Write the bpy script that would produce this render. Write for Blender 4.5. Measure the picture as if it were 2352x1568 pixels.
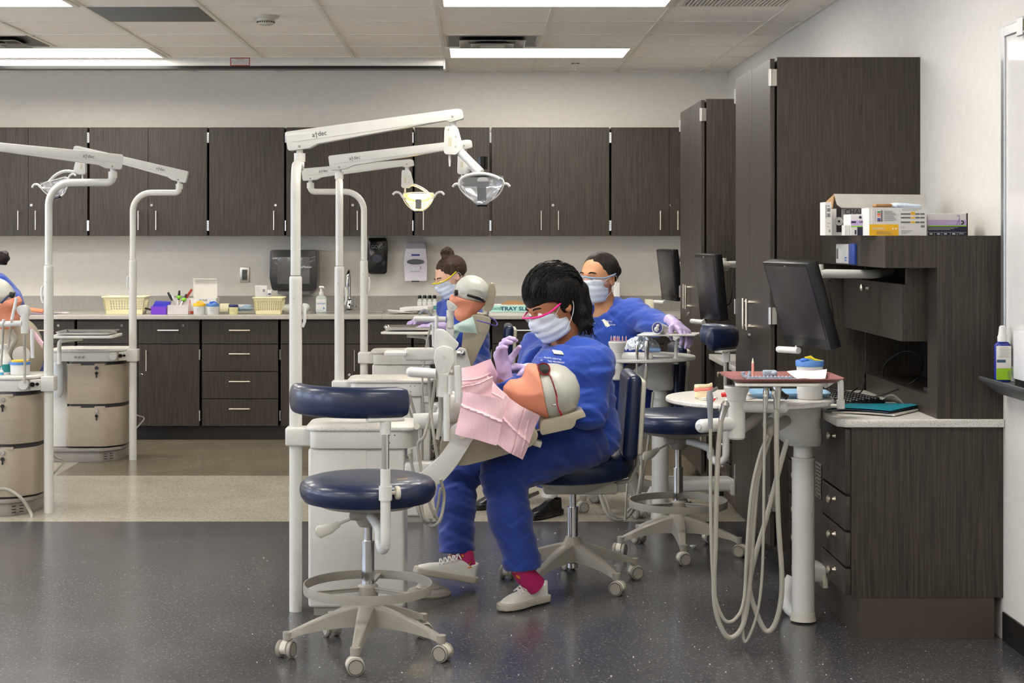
import bpy, bmesh, math, random
import numpy as np
from mathutils import Vector, Matrix, Euler, noise as mnoise
random.seed(7)
PI = math.pi
scene = bpy.context.scene
for _o in list(bpy.data.objects):
    bpy.data.objects.remove(_o)

# ------------------------------------------------------------------ camera
F = 3797.0            # focal length in pixels of the 2352 px wide frame
CX, CY, CH = 1092.0, 541.0, 1.40
cam_d = bpy.data.cameras.new('camera')
cam = bpy.data.objects.new('camera', cam_d)
scene.collection.objects.link(cam)
cam.location = (0, 0, CH)
cam.rotation_euler = (PI/2, 0, 0)
cam_d.sensor_width = 36.0
cam_d.lens = 36.0*F/2352.0
cam_d.shift_x = (1176-CX)/2352.0
cam_d.shift_y = -(784-CY)/2352.0
cam_d.clip_start = 0.05
cam_d.clip_end = 60
scene.camera = cam

# ------------------------------------------------------------------ colour and world
vs = scene.view_settings
vs.view_transform = 'Standard'
vs.look = 'None'
vs.exposure = 1.13
vs.gamma = 1.0
vs.use_curve_mapping = False
world = bpy.data.worlds.new('world')
scene.world = world
world.use_nodes = True
world.node_tree.nodes['Background'].inputs[0].default_value = (0.62, 0.75, 1.0, 1)
world.node_tree.nodes['Background'].inputs[1].default_value = 5.0
FIX_EMIT = 9.0        # emission strength of the ceiling light diffusers

# ------------------------------------------------------------------ helpers
def at(px, py, Y):
    return Vector(((px-CX)*Y/F, Y, CH-(py-CY)*Y/F))
def X_(px, Y): return (px-CX)*Y/F
def Z_(py, Y): return CH-(py-CY)*Y/F
def lin(c):
    r = []
    for v in c[:3]:
        v = v/255.0
        r.append(v/12.92 if v <= 0.04045 else ((v+0.055)/1.055)**2.4)
    return (*r, 1.0)

class MB:
    """collects shapes in one bmesh"""
    def __init__(self):
        self.bm = bmesh.new()
    def raw(self, verts, faces):
        vv = [self.bm.verts.new(v) for v in verts]
        for f in faces:
            try: self.bm.faces.new([vv[i] for i in f])
            except ValueError: pass
        return vv
    def box(self, x0, x1, y0, y1, z0, z1, b=0.0, seg=2, M=None):
        if x0 > x1: x0, x1 = x1, x0
        if y0 > y1: y0, y1 = y1, y0
        if z0 > z1: z0, z1 = z1, z0
        t = bmesh.new()
        bmesh.ops.create_cube(t, size=1.0)
        for v in t.verts:
            v.co = Vector((x0+(v.co.x+.5)*(x1-x0), y0+(v.co.y+.5)*(y1-y0), z0+(v.co.z+.5)*(z1-z0)))
        if b > 0:
            b = min(b, .49*min(x1-x0, y1-y0, z1-z0))
            bmesh.ops.bevel(t, geom=t.edges[:], offset=b, segments=seg, profile=.5, affect='EDGES')
        self._merge(t, M)
        return self
    def cbox(self, c, s, b=0.0, rot=None, seg=2):
        """box by centre, size and optional rotation (Euler tuple or Matrix)"""
        R = Matrix.Identity(4) if rot is None else (rot.to_4x4() if isinstance(rot, Matrix) else Euler(rot).to_matrix().to_4x4())
        return self.box(-s[0]/2, s[0]/2, -s[1]/2, s[1]/2, -s[2]/2, s[2]/2, b, seg, Matrix.Translation(Vector(c)) @ R)
    def _merge(self, t, M=None):
        if M is not None: t.transform(M)
        t.verts.index_update()
        vv = [self.bm.verts.new(v.co) for v in t.verts]
        for f in t.faces:
            try: self.bm.faces.new([vv[v.index] for v in f.verts])
            except ValueError: pass
        t.free()
    def cyl(self, p0, p1, r0, r1=None, n=20, cap=True):
        if r1 is None: r1 = r0
        return self.tube([p0, p1], [r0, r1], n, cap=cap)
    def tube(self, pts, r, n=14, cap=True, closed=False, flat=1.0, up=None):
        """tube along points; r number or list; flat squashes the second axis"""
        pts = [Vector(p) for p in pts]
        m = len(pts)
        rs = list(r) if isinstance(r, (list, tuple)) else [r]*m
        T = []
        for i in range(m):
            if closed: d = pts[(i+1) % m]-pts[i-1]
            elif i == 0: d = pts[1]-pts[0]
            elif i == m-1: d = pts[-1]-pts[-2]
            else: d = (pts[i+1]-pts[i]).normalized()+(pts[i]-pts[i-1]).normalized()
            if d.length < 1e-9: d = Vector((0, 0, 1))
            T.append(d.normalized())
        a = Vector(up) if up else (Vector((0, 0, 1)) if abs(T[0].z) < .9 else Vector((0, 1, 0)))
        u = (a-T[0]*a.dot(T[0])).normalized()
        rings = []
        for i in range(m):
            u = u-T[i]*u.dot(T[i])
            if u.length < 1e-6: u = T[i].orthogonal()
            u.normalize()
            w = T[i].cross(u)
            rings.append([self.bm.verts.new(pts[i]+(u*math.cos(2*PI*k/n)+w*flat*math.sin(2*PI*k/n))*rs[i]) for k in range(n)])
        rng = range(m) if closed else range(m-1)
        for i in rng:
            A, B = rings[i], rings[(i+1) % m]
            for k in range(n):
                self.bm.faces.new([A[k], A[(k+1) % n], B[(k+1) % n], B[k]])
        if cap and not closed:
            self.bm.faces.new(list(reversed(rings[0])))
            self.bm.faces.new(rings[-1])
        return self
    def lathe(self, prof, c=(0, 0, 0), n=32, M=None, sx=1.0, sy=1.0):
        """profile of (r, z) from bottom to top around z"""
        t = bmesh.new()
        rings = []
        for (r, z) in prof:
            if r < 1e-6: rings.append([t.verts.new((0, 0, z))])
            else: rings.append([t.verts.new((r*sx*math.cos(2*PI*k/n), r*sy*math.sin(2*PI*k/n), z)) for k in range(n)])
        for A, B in zip(rings, rings[1:]):
            for k in range(n):
                if len(A) == 1 and len(B) == 1: continue
                if len(A) == 1: t.faces.new([A[0], B[(k+1) % n], B[k]])
                elif len(B) == 1: t.faces.new([A[k], A[(k+1) % n], B[0]])
                else: t.faces.new([A[k], A[(k+1) % n], B[(k+1) % n], B[k]])
        if tuple(prof[0]) != tuple(prof[-1]):
            if len(rings[0]) > 1: t.faces.new(list(reversed(rings[0])))
            if len(rings[-1]) > 1: t.faces.new(rings[-1])
        else: bmesh.ops.remove_doubles(t, verts=rings[0]+rings[-1] if len(rings[0]) > 1 else [], dist=1e-7)
        MM = Matrix.Translation(Vector(c))
        if M is not None: MM = MM @ M
        self._merge(t, MM)
        return self
    def prism(self, poly, M, h, b=0.0, seg=2):
        """polygon (x, y) in the plane of matrix M, extruded from 0 to h along its z"""
        t = bmesh.new()
        A = [t.verts.new((p[0], p[1], 0)) for p in poly]
        B = [t.verts.new((p[0], p[1], h)) for p in poly]
        n = len(poly)
        t.faces.new(list(reversed(A)))
        t.faces.new(B)
        for k in range(n):
            t.faces.new([A[k], A[(k+1) % n], B[(k+1) % n], B[k]])
        bmesh.ops.recalc_face_normals(t, faces=t.faces[:])
        if b > 0:
            bmesh.ops.bevel(t, geom=t.edges[:], offset=b, segments=seg, profile=.5, affect='EDGES', clamp_overlap=True)
        self._merge(t, M)
        return self
    def ball(self, c, r, n=20, m=12, M=None):
        if not isinstance(r, (tuple, list)): r = (r, r, r)
        prof = [(math.sin(PI*i/m), -math.cos(PI*i/m)) for i in range(m+1)]
        prof[0] = (0, -1); prof[-1] = (0, 1)
        S = Matrix.Diagonal((*r, 1))
        return self.lathe(prof, c, n, (M @ S) if M is not None else S)
    def sheet(self, fn, nu, nv, thick=0.0):
        """surface fn(u, v) with u, v in 0..1"""
        g = [[self.bm.verts.new(fn(i/nu, j/nv)) for j in range(nv+1)] for i in range(nu+1)]
        fs = []
        for i in range(nu):
            for j in range(nv):
                fs.append(self.bm.faces.new([g[i][j], g[i+1][j], g[i+1][j+1], g[i][j+1]]))
        if thick:
            for f in fs: f.normal_update()
            bmesh.ops.solidify(self.bm, geom=fs, thickness=thick)
        return self
    def text(self, s, M, size, depth=0.0004, align='CENTER', bold=0.0, sx=1.0):
        cu = bpy.data.curves.new('t', 'FONT')
        cu.body = s; cu.size = size; cu.align_x = align; cu.align_y = 'CENTER'
        cu.extrude = depth; cu.offset = bold; cu.resolution_u = 3
        ob = bpy.data.objects.new('t', cu)
        me = bpy.data.meshes.new_from_object(ob)
        t = bmesh.new(); t.from_mesh(me)
        t.transform(Matrix.Diagonal((sx, 1, 1, 1)))
        self._merge(t, M)
        bpy.data.objects.remove(ob); bpy.data.curves.remove(cu); bpy.data.meshes.remove(me)
        return self
    def xf(self, M):
        self.bm.transform(M); return self

FRONT = Matrix(((1, 0, 0, 0), (0, 0, 1, 0), (0, 1, 0, 0), (0, 0, 0, 1)))   # (x, y) -> (x, z); z -> y
def face_m(c, rx=0.0, rz=0.0):
    """writing plane facing -Y at c, optionally turned: rz about the world vertical, rx roll in its own plane"""
    return Matrix.Translation(Vector(c)) @ Matrix.Rotation(rz, 4, 'Z') @ Matrix.Rotation(PI/2, 4, 'X') @ Matrix.Rotation(rx, 4, 'Z')

def link(o):
    scene.collection.objects.link(o)
    return o
def thing(name, label, cat, loc=(0, 0, 0), rotz=0.0, group=None):
    o = bpy.data.objects.new(name, None)
    o.empty_display_size = .05
    link(o)
    o.location = loc; o.rotation_euler = (0, 0, rotz)
    o['label'] = label; o['category'] = cat
    if group: o['group'] = group
    return o
def tag(o, label, cat, group=None, kind=None):
    o['label'] = label; o['category'] = cat
    if group: o['group'] = group
    if kind: o['kind'] = kind
    return o
def Mworld(o):
    M = Matrix.Translation(o.location) @ o.rotation_euler.to_matrix().to_4x4()
    if o.parent: M = Mworld(o.parent) @ M
    return M
def obj(name, mb, m, parent=None, world=True, smooth=35, label=None, keepn=False):
    """one mesh object; vertices in world space (world=True) or in the parent's space"""
    me = bpy.data.meshes.new(name)
    bm = mb.bm
    if parent is not None and world:
        bm.transform(Mworld(parent).inverted())
    loc = Vector((0, 0, 0))
    if parent is None and len(bm.verts):
        xs = [v.co for v in bm.verts]
        loc = Vector(((min(c.x for c in xs)+max(c.x for c in xs))/2, (min(c.y for c in xs)+max(c.y for c in xs))/2, min(c.z for c in xs)))
        bm.transform(Matrix.Translation(-loc))
    if not keepn:
        bmesh.ops.recalc_face_normals(bm, faces=bm.faces[:])
    bm.to_mesh(me); bm.free()
    if smooth:
        me.polygons.foreach_set('use_smooth', [True]*len(me.polygons))
        me.set_sharp_from_angle(angle=math.radians(smooth))
    me.materials.append(m)
    o = bpy.data.objects.new(name, me)
    link(o)
    if parent is not None: o.parent = parent
    o.location = loc
    if label: o['label'] = label
    return o
def struct(name, mb, m, parent=None, smooth=35):
    o = obj(name, mb, m, parent, smooth=smooth)
    if parent is None: o['kind'] = 'structure'
    return o
def kids(o):
    return [c for c in scene.collection.objects if c.parent == o]
def dup(root, loc, rotz, label, group=None):
    r = root.copy(); link(r)
    r.location = loc; r.rotation_euler = (0, 0, rotz); r['label'] = label
    if group: r['group'] = group
    for ch in kids(root):
        c = ch.copy(); link(c); c.parent = r
        for g in kids(ch):
            d = g.copy(); link(d); d.parent = c
    return r
def arc(c, r, a0, a1, n, ax=(1, 0, 0), ay=(0, 0, 1)):
    c = Vector(c); ax = Vector(ax); ay = Vector(ay)
    return [c+ax*r*math.cos(a0+(a1-a0)*i/n)+ay*r*math.sin(a0+(a1-a0)*i/n) for i in range(n+1)]
def smooth_path(pts, n=8):
    """Catmull-Rom through the points"""
    P = [Vector(p) for p in pts]
    P = [P[0]*2-P[1]]+P+[P[-1]*2-P[-2]]
    out = []
    for i in range(1, len(P)-2):
        p0, p1, p2, p3 = P[i-1:i+3]
        for k in range(n):
            t = k/n
            out.append(.5*((2*p1)+(p2-p0)*t+(2*p0-5*p1+4*p2-p3)*t*t+(3*p1-p0-3*p2+p3)*t*t*t))
    out.append(P[-2])
    return out
def round_poly(poly, r, n=5):
    """round the corners of a 2-D polygon; r number or list"""
    out = []
    m = len(poly)
    for i in range(m):
        p, a, b = Vector(poly[i]), Vector(poly[i-1]), Vector(poly[(i+1) % m])
        rr = r[i] if isinstance(r, (list, tuple)) else r
        if rr <= 0: out.append(tuple(p)); continue
        da, db = (a-p), (b-p)
        rr = min(rr, da.length*.45, db.length*.45)
        A, B = p+da.normalized()*rr, p+db.normalized()*rr
        for k in range(n+1):
            t = k/n
            q = A*(1-t)**2+p*2*t*(1-t)+B*t*t
            out.append((q.x, q.y))
    return out

# ------------------------------------------------------------------ materials
MATS = {}
def nodes_of(m):
    nt = m.node_tree
    return nt, nt.nodes, nt.links
def mat(name, col, rough=.5, metal=0.0, bump=0.0, bscale=60.0, coat=0.0, spec=.5, alpha=1.0, trans=0.0, emit=None, estr=0.0, var=0.0, vscale=20.0, stretch=None, sheen=0.0, ior=1.45):
    m = bpy.data.materials.new(name); m.use_nodes = True
    nt, N, L = nodes_of(m)
    b = N['Principled BSDF']
    c = lin(col)
    b.inputs['Base Color'].default_value = c
    b.inputs['Roughness'].default_value = rough
    b.inputs['Metallic'].default_value = metal
    b.inputs['Specular IOR Level'].default_value = spec
    b.inputs['Coat Weight'].default_value = coat
    b.inputs['Transmission Weight'].default_value = trans
    b.inputs['Alpha'].default_value = alpha
    b.inputs['IOR'].default_value = ior
    b.inputs['Sheen Weight'].default_value = sheen
    if emit is not None:
        b.inputs['Emission Color'].default_value = lin(emit)
        b.inputs['Emission Strength'].default_value = estr
    tc = N.new('ShaderNodeTexCoord')
    mp = N.new('ShaderNodeMapping')
    L.new(tc.outputs['Object'], mp.inputs[0])
    if stretch: mp.inputs['Scale'].default_value = stretch
    # a faint procedural variation on every surface
    nz = N.new('ShaderNodeTexNoise'); nz.inputs['Scale'].default_value = vscale; nz.inputs['Detail'].default_value = 4
    L.new(mp.outputs[0], nz.inputs['Vector'])
    rp = N.new('ShaderNodeValToRGB')
    v = var if var else .03
    rp.color_ramp.elements[0].position = .3; rp.color_ramp.elements[1].position = .7
    rp.color_ramp.elements[0].color = (*[max(0, x*(1-v)) for x in c[:3]], 1)
    rp.color_ramp.elements[1].color = (*[min(1, x*(1+v)) for x in c[:3]], 1)
    L.new(nz.outputs['Fac'], rp.inputs[0])
    L.new(rp.outputs[0], b.inputs['Base Color'])
    if bump:
        n2 = N.new('ShaderNodeTexNoise'); n2.inputs['Scale'].default_value = bscale; n2.inputs['Detail'].default_value = 3
        L.new(mp.outputs[0], n2.inputs['Vector'])
        bp = N.new('ShaderNodeBump'); bp.inputs['Strength'].default_value = bump; bp.inputs['Distance'].default_value = .01
        L.new(n2.outputs['Fac'], bp.inputs['Height']); L.new(bp.outputs[0], b.inputs['Normal'])
    MATS[name] = m
    return m

def wood_mat(name, c0, c1, rough=.42):
    """dark laminate with fine vertical grain"""
    m = bpy.data.materials.new(name); m.use_nodes = True
    nt, N, L = nodes_of(m); b = N['Principled BSDF']
    ge = N.new('ShaderNodeNewGeometry')
    mp = N.new('ShaderNodeMapping'); mp.inputs['Scale'].default_value = (210, 210, 4)
    L.new(ge.outputs['Position'], mp.inputs[0])
    nz = N.new('ShaderNodeTexNoise'); nz.inputs['Scale'].default_value = 1.0; nz.inputs['Detail'].default_value = 6; nz.inputs['Roughness'].default_value = .65
    L.new(mp.outputs[0], nz.inputs['Vector'])
    mp2 = N.new('ShaderNodeMapping'); mp2.inputs['Scale'].default_value = (420, 420, 9)
    L.new(ge.outputs['Position'], mp2.inputs[0])
    n2 = N.new('ShaderNodeTexNoise'); n2.inputs['Scale'].default_value = 1.0; n2.inputs['Detail'].default_value = 3
    L.new(mp2.outputs[0], n2.inputs['Vector'])
    mx = N.new('ShaderNodeMath'); mx.operation = 'ADD'
    L.new(nz.outputs['Fac'], mx.inputs[0])
    m2 = N.new('ShaderNodeMath'); m2.operation = 'MULTIPLY'; m2.inputs[1].default_value = .45
    L.new(n2.outputs['Fac'], m2.inputs[0]); L.new(m2.outputs[0], mx.inputs[1])
    rp = N.new('ShaderNodeValToRGB')
    rp.color_ramp.elements[0].position = .52; rp.color_ramp.elements[0].color = lin(c0)
    rp.color_ramp.elements[1].position = .95; rp.color_ramp.elements[1].color = lin(c1)
    L.new(mx.outputs[0], rp.inputs[0]); L.new(rp.outputs[0], b.inputs['Base Color'])
    b.inputs['Specular IOR Level'].default_value = .35
    bp = N.new('ShaderNodeBump'); bp.inputs['Strength'].default_value = .12; bp.inputs['Distance'].default_value = .001
    L.new(mx.outputs[0], bp.inputs['Height']); L.new(bp.outputs[0], b.inputs['Normal'])
    b.inputs['Roughness'].default_value = rough
    MATS[name] = m
    return m

def speckle_mat(name, base, dark, light, scale=260, rough=.3, amt=.5, blot=None, bump=0.0):
    """speckled vinyl or solid-surface material"""
    m = bpy.data.materials.new(name); m.use_nodes = True
    nt, N, L = nodes_of(m); b = N['Principled BSDF']
    ge = N.new('ShaderNodeNewGeometry')
    v = N.new('ShaderNodeTexVoronoi'); v.inputs['Scale'].default_value = scale
    L.new(ge.outputs['Position'], v.inputs['Vector'])
    sp = N.new('ShaderNodeSeparateColor'); L.new(v.outputs['Color'], sp.inputs[0])
    rp = N.new('ShaderNodeValToRGB'); rp.color_ramp.interpolation = 'CONSTANT'
    e = rp.color_ramp.elements
    e[0].position = 0; e[0].color = lin(dark)
    e[1].position = .16*amt*2; e[1].color = lin(base)
    e2 = e.new(1-.10*amt); e2.color = lin(light)
    L.new(sp.outputs[0], rp.inputs[0])
    nz = N.new('ShaderNodeTexNoise'); nz.inputs['Scale'].default_value = 3; nz.inputs['Detail'].default_value = 3
    mpn = N.new('ShaderNodeMapping')
    L.new(ge.outputs['Position'], mpn.inputs[0]); L.new(mpn.outputs[0], nz.inputs['Vector'])
    mr = N.new('ShaderNodeMapRange'); mr.inputs[1].default_value = .3; mr.inputs[2].default_value = .7; mr.inputs[3].default_value = .93; mr.inputs[4].default_value = 1.07
    L.new(nz.outputs['Fac'], mr.inputs[0])
    mx = N.new('ShaderNodeVectorMath'); mx.operation = 'SCALE'
    L.new(rp.outputs[0], mx.inputs[0]); L.new(mr.outputs[0], mx.inputs['Scale'])
    L.new(mx.outputs[0], b.inputs['Base Color'])
    mr2 = N.new('ShaderNodeMapRange'); mr2.inputs[3].default_value = rough*.8; mr2.inputs[4].default_value = rough*1.3
    L.new(nz.outputs['Fac'], mr2.inputs[0]); L.new(mr2.outputs[0], b.inputs['Roughness'])
    MATS[name] = m
    return m

WOOD = wood_mat('dark_laminate', (37, 33, 29), (74, 66, 58))
TOE = mat('toe_kick_black', (30, 28, 27), .4)
TOEB = mat('toe_kick_brown', (72, 64, 55), .38)
EDGE = mat('niche_shade_black', (14, 12, 11), .7)  # near-black that paints the shade inside the hutch niches
WALLM = mat('wall_paint', (223, 218, 207), .75, bump=.03, bscale=300)
WALLR = mat('wall_paint_right', (214, 211, 204), .7, bump=.03, bscale=300)
FL_D = speckle_mat('floor_charcoal', (76, 76, 79), (44, 44, 46), (112, 110, 105), 210, .2, .5)
FL_L = speckle_mat('floor_light_grey', (172, 165, 150), (140, 132, 117), (186, 180, 165), 190, .2, .5)
FL_T = speckle_mat('floor_taupe', (122, 112, 94), (95, 86, 71), (140, 131, 112), 190, .2, .5)
COUNTER = speckle_mat('counter_grey', (178, 173, 163), (160, 154, 144), (196, 191, 182), 500, .35, .5)
SPLASH = speckle_mat('backsplash_grey', (150, 146, 139), (128, 124, 117), (176, 172, 166), 500, .4, .6)
TOPM = speckle_mat('white_speckled_top', (214, 211, 204), (150, 146, 138), (230, 228, 222), 600, .32, .35)
CHROME = mat('chrome', (208, 208, 208), .12, 1.0)
STEEL = mat('brushed_steel', (196, 193, 186), .3, 1.0)
NICKEL = mat('satin_nickel', (216, 208, 190), .34, 1.0)
WHITE = mat('dental_white', (207, 206, 199), .34, coat=.2)
WHITE2 = mat('dental_white_cool', (206, 206, 201), .32, coat=.2)
CREAM = mat('cream_plastic', (198, 194, 180), .4)
BEIGE = mat('beige_drawer', (163, 151, 134), .38)
BEIGEU = mat('beige_upholstery', (164, 155, 135), .45, bump=.05, bscale=200)
GREYP = mat('warm_grey_metal', (148, 143, 133), .38)
GREYD = mat('grey_rubber_hose', (160, 156, 145), .42)
GREYH = mat('grey_hose_cool', (140, 142, 146), .4)
NAVY = mat('navy_vinyl', (19, 33, 64), .32, bump=.04, bscale=350, coat=.15, spec=.55)
BLACK = mat('black_plastic', (20, 20, 21), .35)
BLACKG = mat('black_gloss', (14, 14, 16), .1)
DGREY = mat('dark_grey_plastic', (58, 58, 58), .35)
RUBBER = mat('black_rubber', (30, 30, 30), .7)
PAPER = mat('white_paper', (216, 214, 209), .7)
CARD = mat('brown_card', (160, 124, 84), .8)
PLW = mat('white_plastic', (212, 212, 209), .35)
# ------------------------------------------------------------------ the room
XW, YB, ZC = 1.83, 11.95, 2.59
XL, YF = -6.4, -2.2
def build_room():
    m = MB().box(XL-.1, XW+.1, YF-.1, 8.10, -.1, 0)
    struct('floor', m, FL_D)
    m = MB().box(XL-.1, XW+.1, 8.10, 9.65, -.1, 0); m.box(XL-.1, -2.45, 9.65, YB+.1, -.1, 0)
    struct('floor', m, FL_L)
    m = MB().box(-2.45, XW+.1, 9.65, YB+.1, -.1, 0)
    struct('floor', m, FL_T)
    struct('wall_back', MB().box(XL-.1, XW+.1, YB, YB+.1, 0, ZC+.1), WALLM)
    struct('wall_right', MB().box(XW, XW+.1, YF-.1, YB, 0, ZC+.1), WALLR)
    struct('wall_front', MB().box(XL-.1, XW+.1, YF-.1, YF, 0, ZC+.1), WALLM)
    # left wall with a row of windows
    m = MB(); m.box(XL-.1, XL, YF, YB, 0, .9); m.box(XL-.1, XL, YF, YB, 2.2, ZC+.1)
    wy = [YF, .2, 1.8, 2.6, 4.2, 5.0, 6.6, 7.4, 9.0, YB]
    for a, b in zip(wy[0::2], wy[1::2]):
        m.box(XL-.1, XL, a, b, .9, 2.2)
    struct('wall_left', m, WALLM)
    k = 0
    for a, b in zip(wy[1:-1:2], wy[2:-1:2]):
        k += 1
        f = MB()
        f.box(XL-.08, XL-.02, a, a+.05, .9, 2.2); f.box(XL-.08, XL-.02, b-.05, b, .9, 2.2)
        f.box(XL-.08, XL-.02, a+.05, b-.05, .9, .95); f.box(XL-.08, XL-.02, a+.05, b-.05, 2.15, 2.2)
        f.box(XL-.08, XL-.02, (a+b)/2-.025, (a+b)/2+.025, .95, 2.15)
        w = struct('window_%d' % k, f, GREYP)
        g = MB().box(XL-.055, XL-.05, a+.04, b-.04, .94, 2.16)
        obj('window_glass', g, GLASS, w)
    # ceiling slab and its tee grid
    m = MB().box(XL-.1, XW+.1, YF-.1, YB+.1, ZC, ZC+.1)
    struct('ceiling', m, TILE)
    g = MB()
    x = -.203
    xs = [x+.61*i for i in range(-10, 4)]
    ys = [8.557+.61*i for i in range(-17, 6)]
    for x in xs:
        if XL < x < XW-.02: g.box(x-.012, x+.012, YF, YB, ZC-.006, ZC+.01)
    for y in ys:
        if YF < y < YB-.02: g.box(XL, XW, y-.012, y+.012, ZC-.005, ZC+.01)
    g.box(XW-.022, XW, YF, YB, ZC-.006, ZC+.01)
    g.box(XL, XW, YB-.022, YB, ZC-.006, ZC+.01)
    struct('trim_1', g, TEE)
    # baseboards
    struct('baseboard_right', MB().box(XW-.008, XW, YF, 5.72, 0, .1, .002), TOE)
    struct('baseboard_back', MB().box(XL, -4.5, YB-.008, YB, 0, .1, .002), TOE)

def tile_mat():
    m = bpy.data.materials.new('ceiling_tile'); m.use_nodes = True
    nt, N, L = nodes_of(m); b = N['Principled BSDF']
    ge = N.new('ShaderNodeNewGeometry')
    nz = N.new('ShaderNodeTexNoise'); nz.inputs['Scale'].default_value = 240; nz.inputs['Detail'].default_value = 3
    L.new(ge.outputs['Position'], nz.inputs['Vector'])
    rp = N.new('ShaderNodeValToRGB')
    rp.color_ramp.elements[0].position = .3; rp.color_ramp.elements[0].color = lin((232, 226, 216))
    rp.color_ramp.elements[1].position = .6; rp.color_ramp.elements[1].color = lin((244, 239, 231))
    L.new(nz.outputs['Fac'], rp.inputs[0]); L.new(rp.outputs[0], b.inputs['Base Color'])
    bp = N.new('ShaderNodeBump'); bp.inputs['Strength'].default_value = .1; bp.inputs['Distance'].default_value = .002
    L.new(nz.outputs['Fac'], bp.inputs['Height']); L.new(bp.outputs[0], b.inputs['Normal'])
    b.inputs['Roughness'].default_value = .85
    return m
TILE = tile_mat()
TEE = mat('tee_bar', (226, 221, 210), .5)
GLASS = mat('clear_glass', (240, 245, 245), .02, alpha=.08)
DIFFU = mat('lit_diffuser', (250, 248, 240), .5, emit=(255, 249, 240), estr=FIX_EMIT)
SILVER = mat('silver_vent', (176, 176, 174), .35, .6)
build_room()

def ceiling_light(x0, y0, label):
    """2x4 ft troffer"""
    t = thing('ceiling_light', label, 'ceiling light', ((x0+.61), y0+.305, ZC-.012), 0, 'recessed ceiling lights')
    f = MB()
    a, b, c, d = x0+.012, x0+1.208, y0+.012, y0+.598
    z0, z1 = ZC-.012, ZC+.004
    f.box(a, b, c, c+.03, z0, z1, .002); f.box(a, b, d-.03, d, z0, z1, .002)
    f.box(a, a+.03, c+.03, d-.03, z0, z1, .002); f.box(b-.03, b, c+.03, d-.03, z0, z1, .002)
    obj('frame', f, TEE, t)
    g = MB().box(a+.03, b-.03, c+.03, d-.03, ZC-.008, ZC+.002)
    g.box(a+.03, b-.03, (c+d)/2-.02, (c+d)/2+.02, ZC-.011, ZC-.007)
    obj('diffuser', g, DIFFU, t)
    return t
fx = [(-.203, 10.387, 'bright rectangular ceiling light in front of the back wall, right of the projector screen case'),
      (-.203, 7.947, 'bright rectangular ceiling light cut by the top edge of the picture, nearer than the others'),
      (-3.253, 10.387, 'bright rectangular ceiling light at the upper left before the screen case'),
      (-3.253, 7.947, 'bright rectangular ceiling light in the top left corner of the picture')]
for a in fx: ceiling_light(*a)
for xx in (-.203, -3.253, -5.7):
    for yy in (5.507, 3.067, .627, -1.4):
        ceiling_light(xx, yy, 'bright rectangular ceiling light behind the camera side of the room')
for yy in (10.387, 7.947):
    ceiling_light(-5.7, yy, 'bright rectangular ceiling light far left of the picture')

def diffuser_vent(x0, y0, label):
    t = thing('ceiling_vent', label, 'air vent', (x0+.305, y0+.305, ZC-.03))
    cx, cy = x0+.305, y0+.305
    m = MB()
    for (s, z) in ((.28, ZC-.004), (.2, ZC-.022), (.13, ZC-.034)):
        # a square louvre ring, sloping outwards
        o, i = s, s-.055
        P = []
        for (r, zz) in ((o, z), (i, z+.022), (i-.004, z+.022), (o-.004, z-.003)):
            P.append([Vector((cx+sx*r, cy+sy*r, zz)) for sx, sy in ((-1, -1), (1, -1), (1, 1), (-1, 1))])
        vv = [[m.bm.verts.new(p) for p in ring] for ring in P]
        for a in range(4):
            A, B = vv[a], vv[(a+1) % 4]
            for k in range(4):
                m.bm.faces.new([A[k], A[(k+1) % 4], B[(k+1) % 4], B[k]])
    obj('louvres', m, SILVER, t)
    m = MB().box(cx-.075, cx+.075, cy-.075, cy+.075, ZC-.04, ZC-.034)
    obj('centre_plate', m, SILVER, t)
    m = MB().box(cx-.28, cx+.28, cy-.28, cy+.28, ZC-.002, ZC+.004)
    obj('back_plate', m, DGREY, t)
diffuser_vent(-.203, 9.777, 'square louvred ceiling vent in front of the middle ceiling light')
diffuser_vent(-3.253, 9.777, 'square louvred ceiling vent at the left edge of the picture')
# return air grille
t = thing('ceiling_vent', 'slotted return air grille cut by the top edge, near the right wall', 'air vent', (1.32, 8.25, ZC-.01))
m = MB(); x0, x1, y0, y1 = 1.03, 1.615, 7.96, 8.545
m.box(x0, x1, y0, y0+.03, ZC-.01, ZC, .001); m.box(x0, x1, y1-.03, y1, ZC-.01, ZC, .001); m.box(x0, x0+.03, y0+.03, y1-.03, ZC-.01, ZC); m.box(x1-.03, x1, y0+.03, y1-.03, ZC-.01, ZC)
obj('frame', m, TEE, t)
m = MB()
for i in range(26):
    xx = x0+.04+i*(x1-x0-.08)/25
    m.box(xx-.005, xx+.005, y0+.03, y1-.03, ZC-.009, ZC-.001)
obj('slats', m, TEE, t)
obj('back_plate', MB().box(x0+.03, x1-.03, y0+.03, y1-.03, ZC-.0008, ZC+.003), DGREY, t)
# grey ceiling access panel
tag(obj('ceiling_panel', MB().box(-2.021, -1.435, 8.569, 9.155, ZC-.006, ZC+.002, .002), mat('grey_panel', (112, 114, 114), .6)), 'flat grey ceiling panel among the white tiles, upper left', 'ceiling panel')
# smoke detector
t = thing('smoke_detector', 'round white smoke detector on the ceiling', 'smoke detector', (-1.135, 8.95, ZC-.05))
m = MB().lathe([(0, -.052), (.03, -.052), (.045, -.044), (.048, -.03), (.048, -.018), (.066, -.014), (.074, -.006), (.074, 0), (0, 0)], (-1.135, 8.95, ZC), 32)
obj('housing', m, CREAM, t)
m = MB()
for i in range(24):
    a = 2*PI*i/24
    m.cbox((-1.135+.0465*math.cos(a), 8.95+.0465*math.sin(a), ZC-.036), (.006, .006, .009), .0005, (0, 0, a))
obj('vent_slots', m, DGREY, t)
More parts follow.
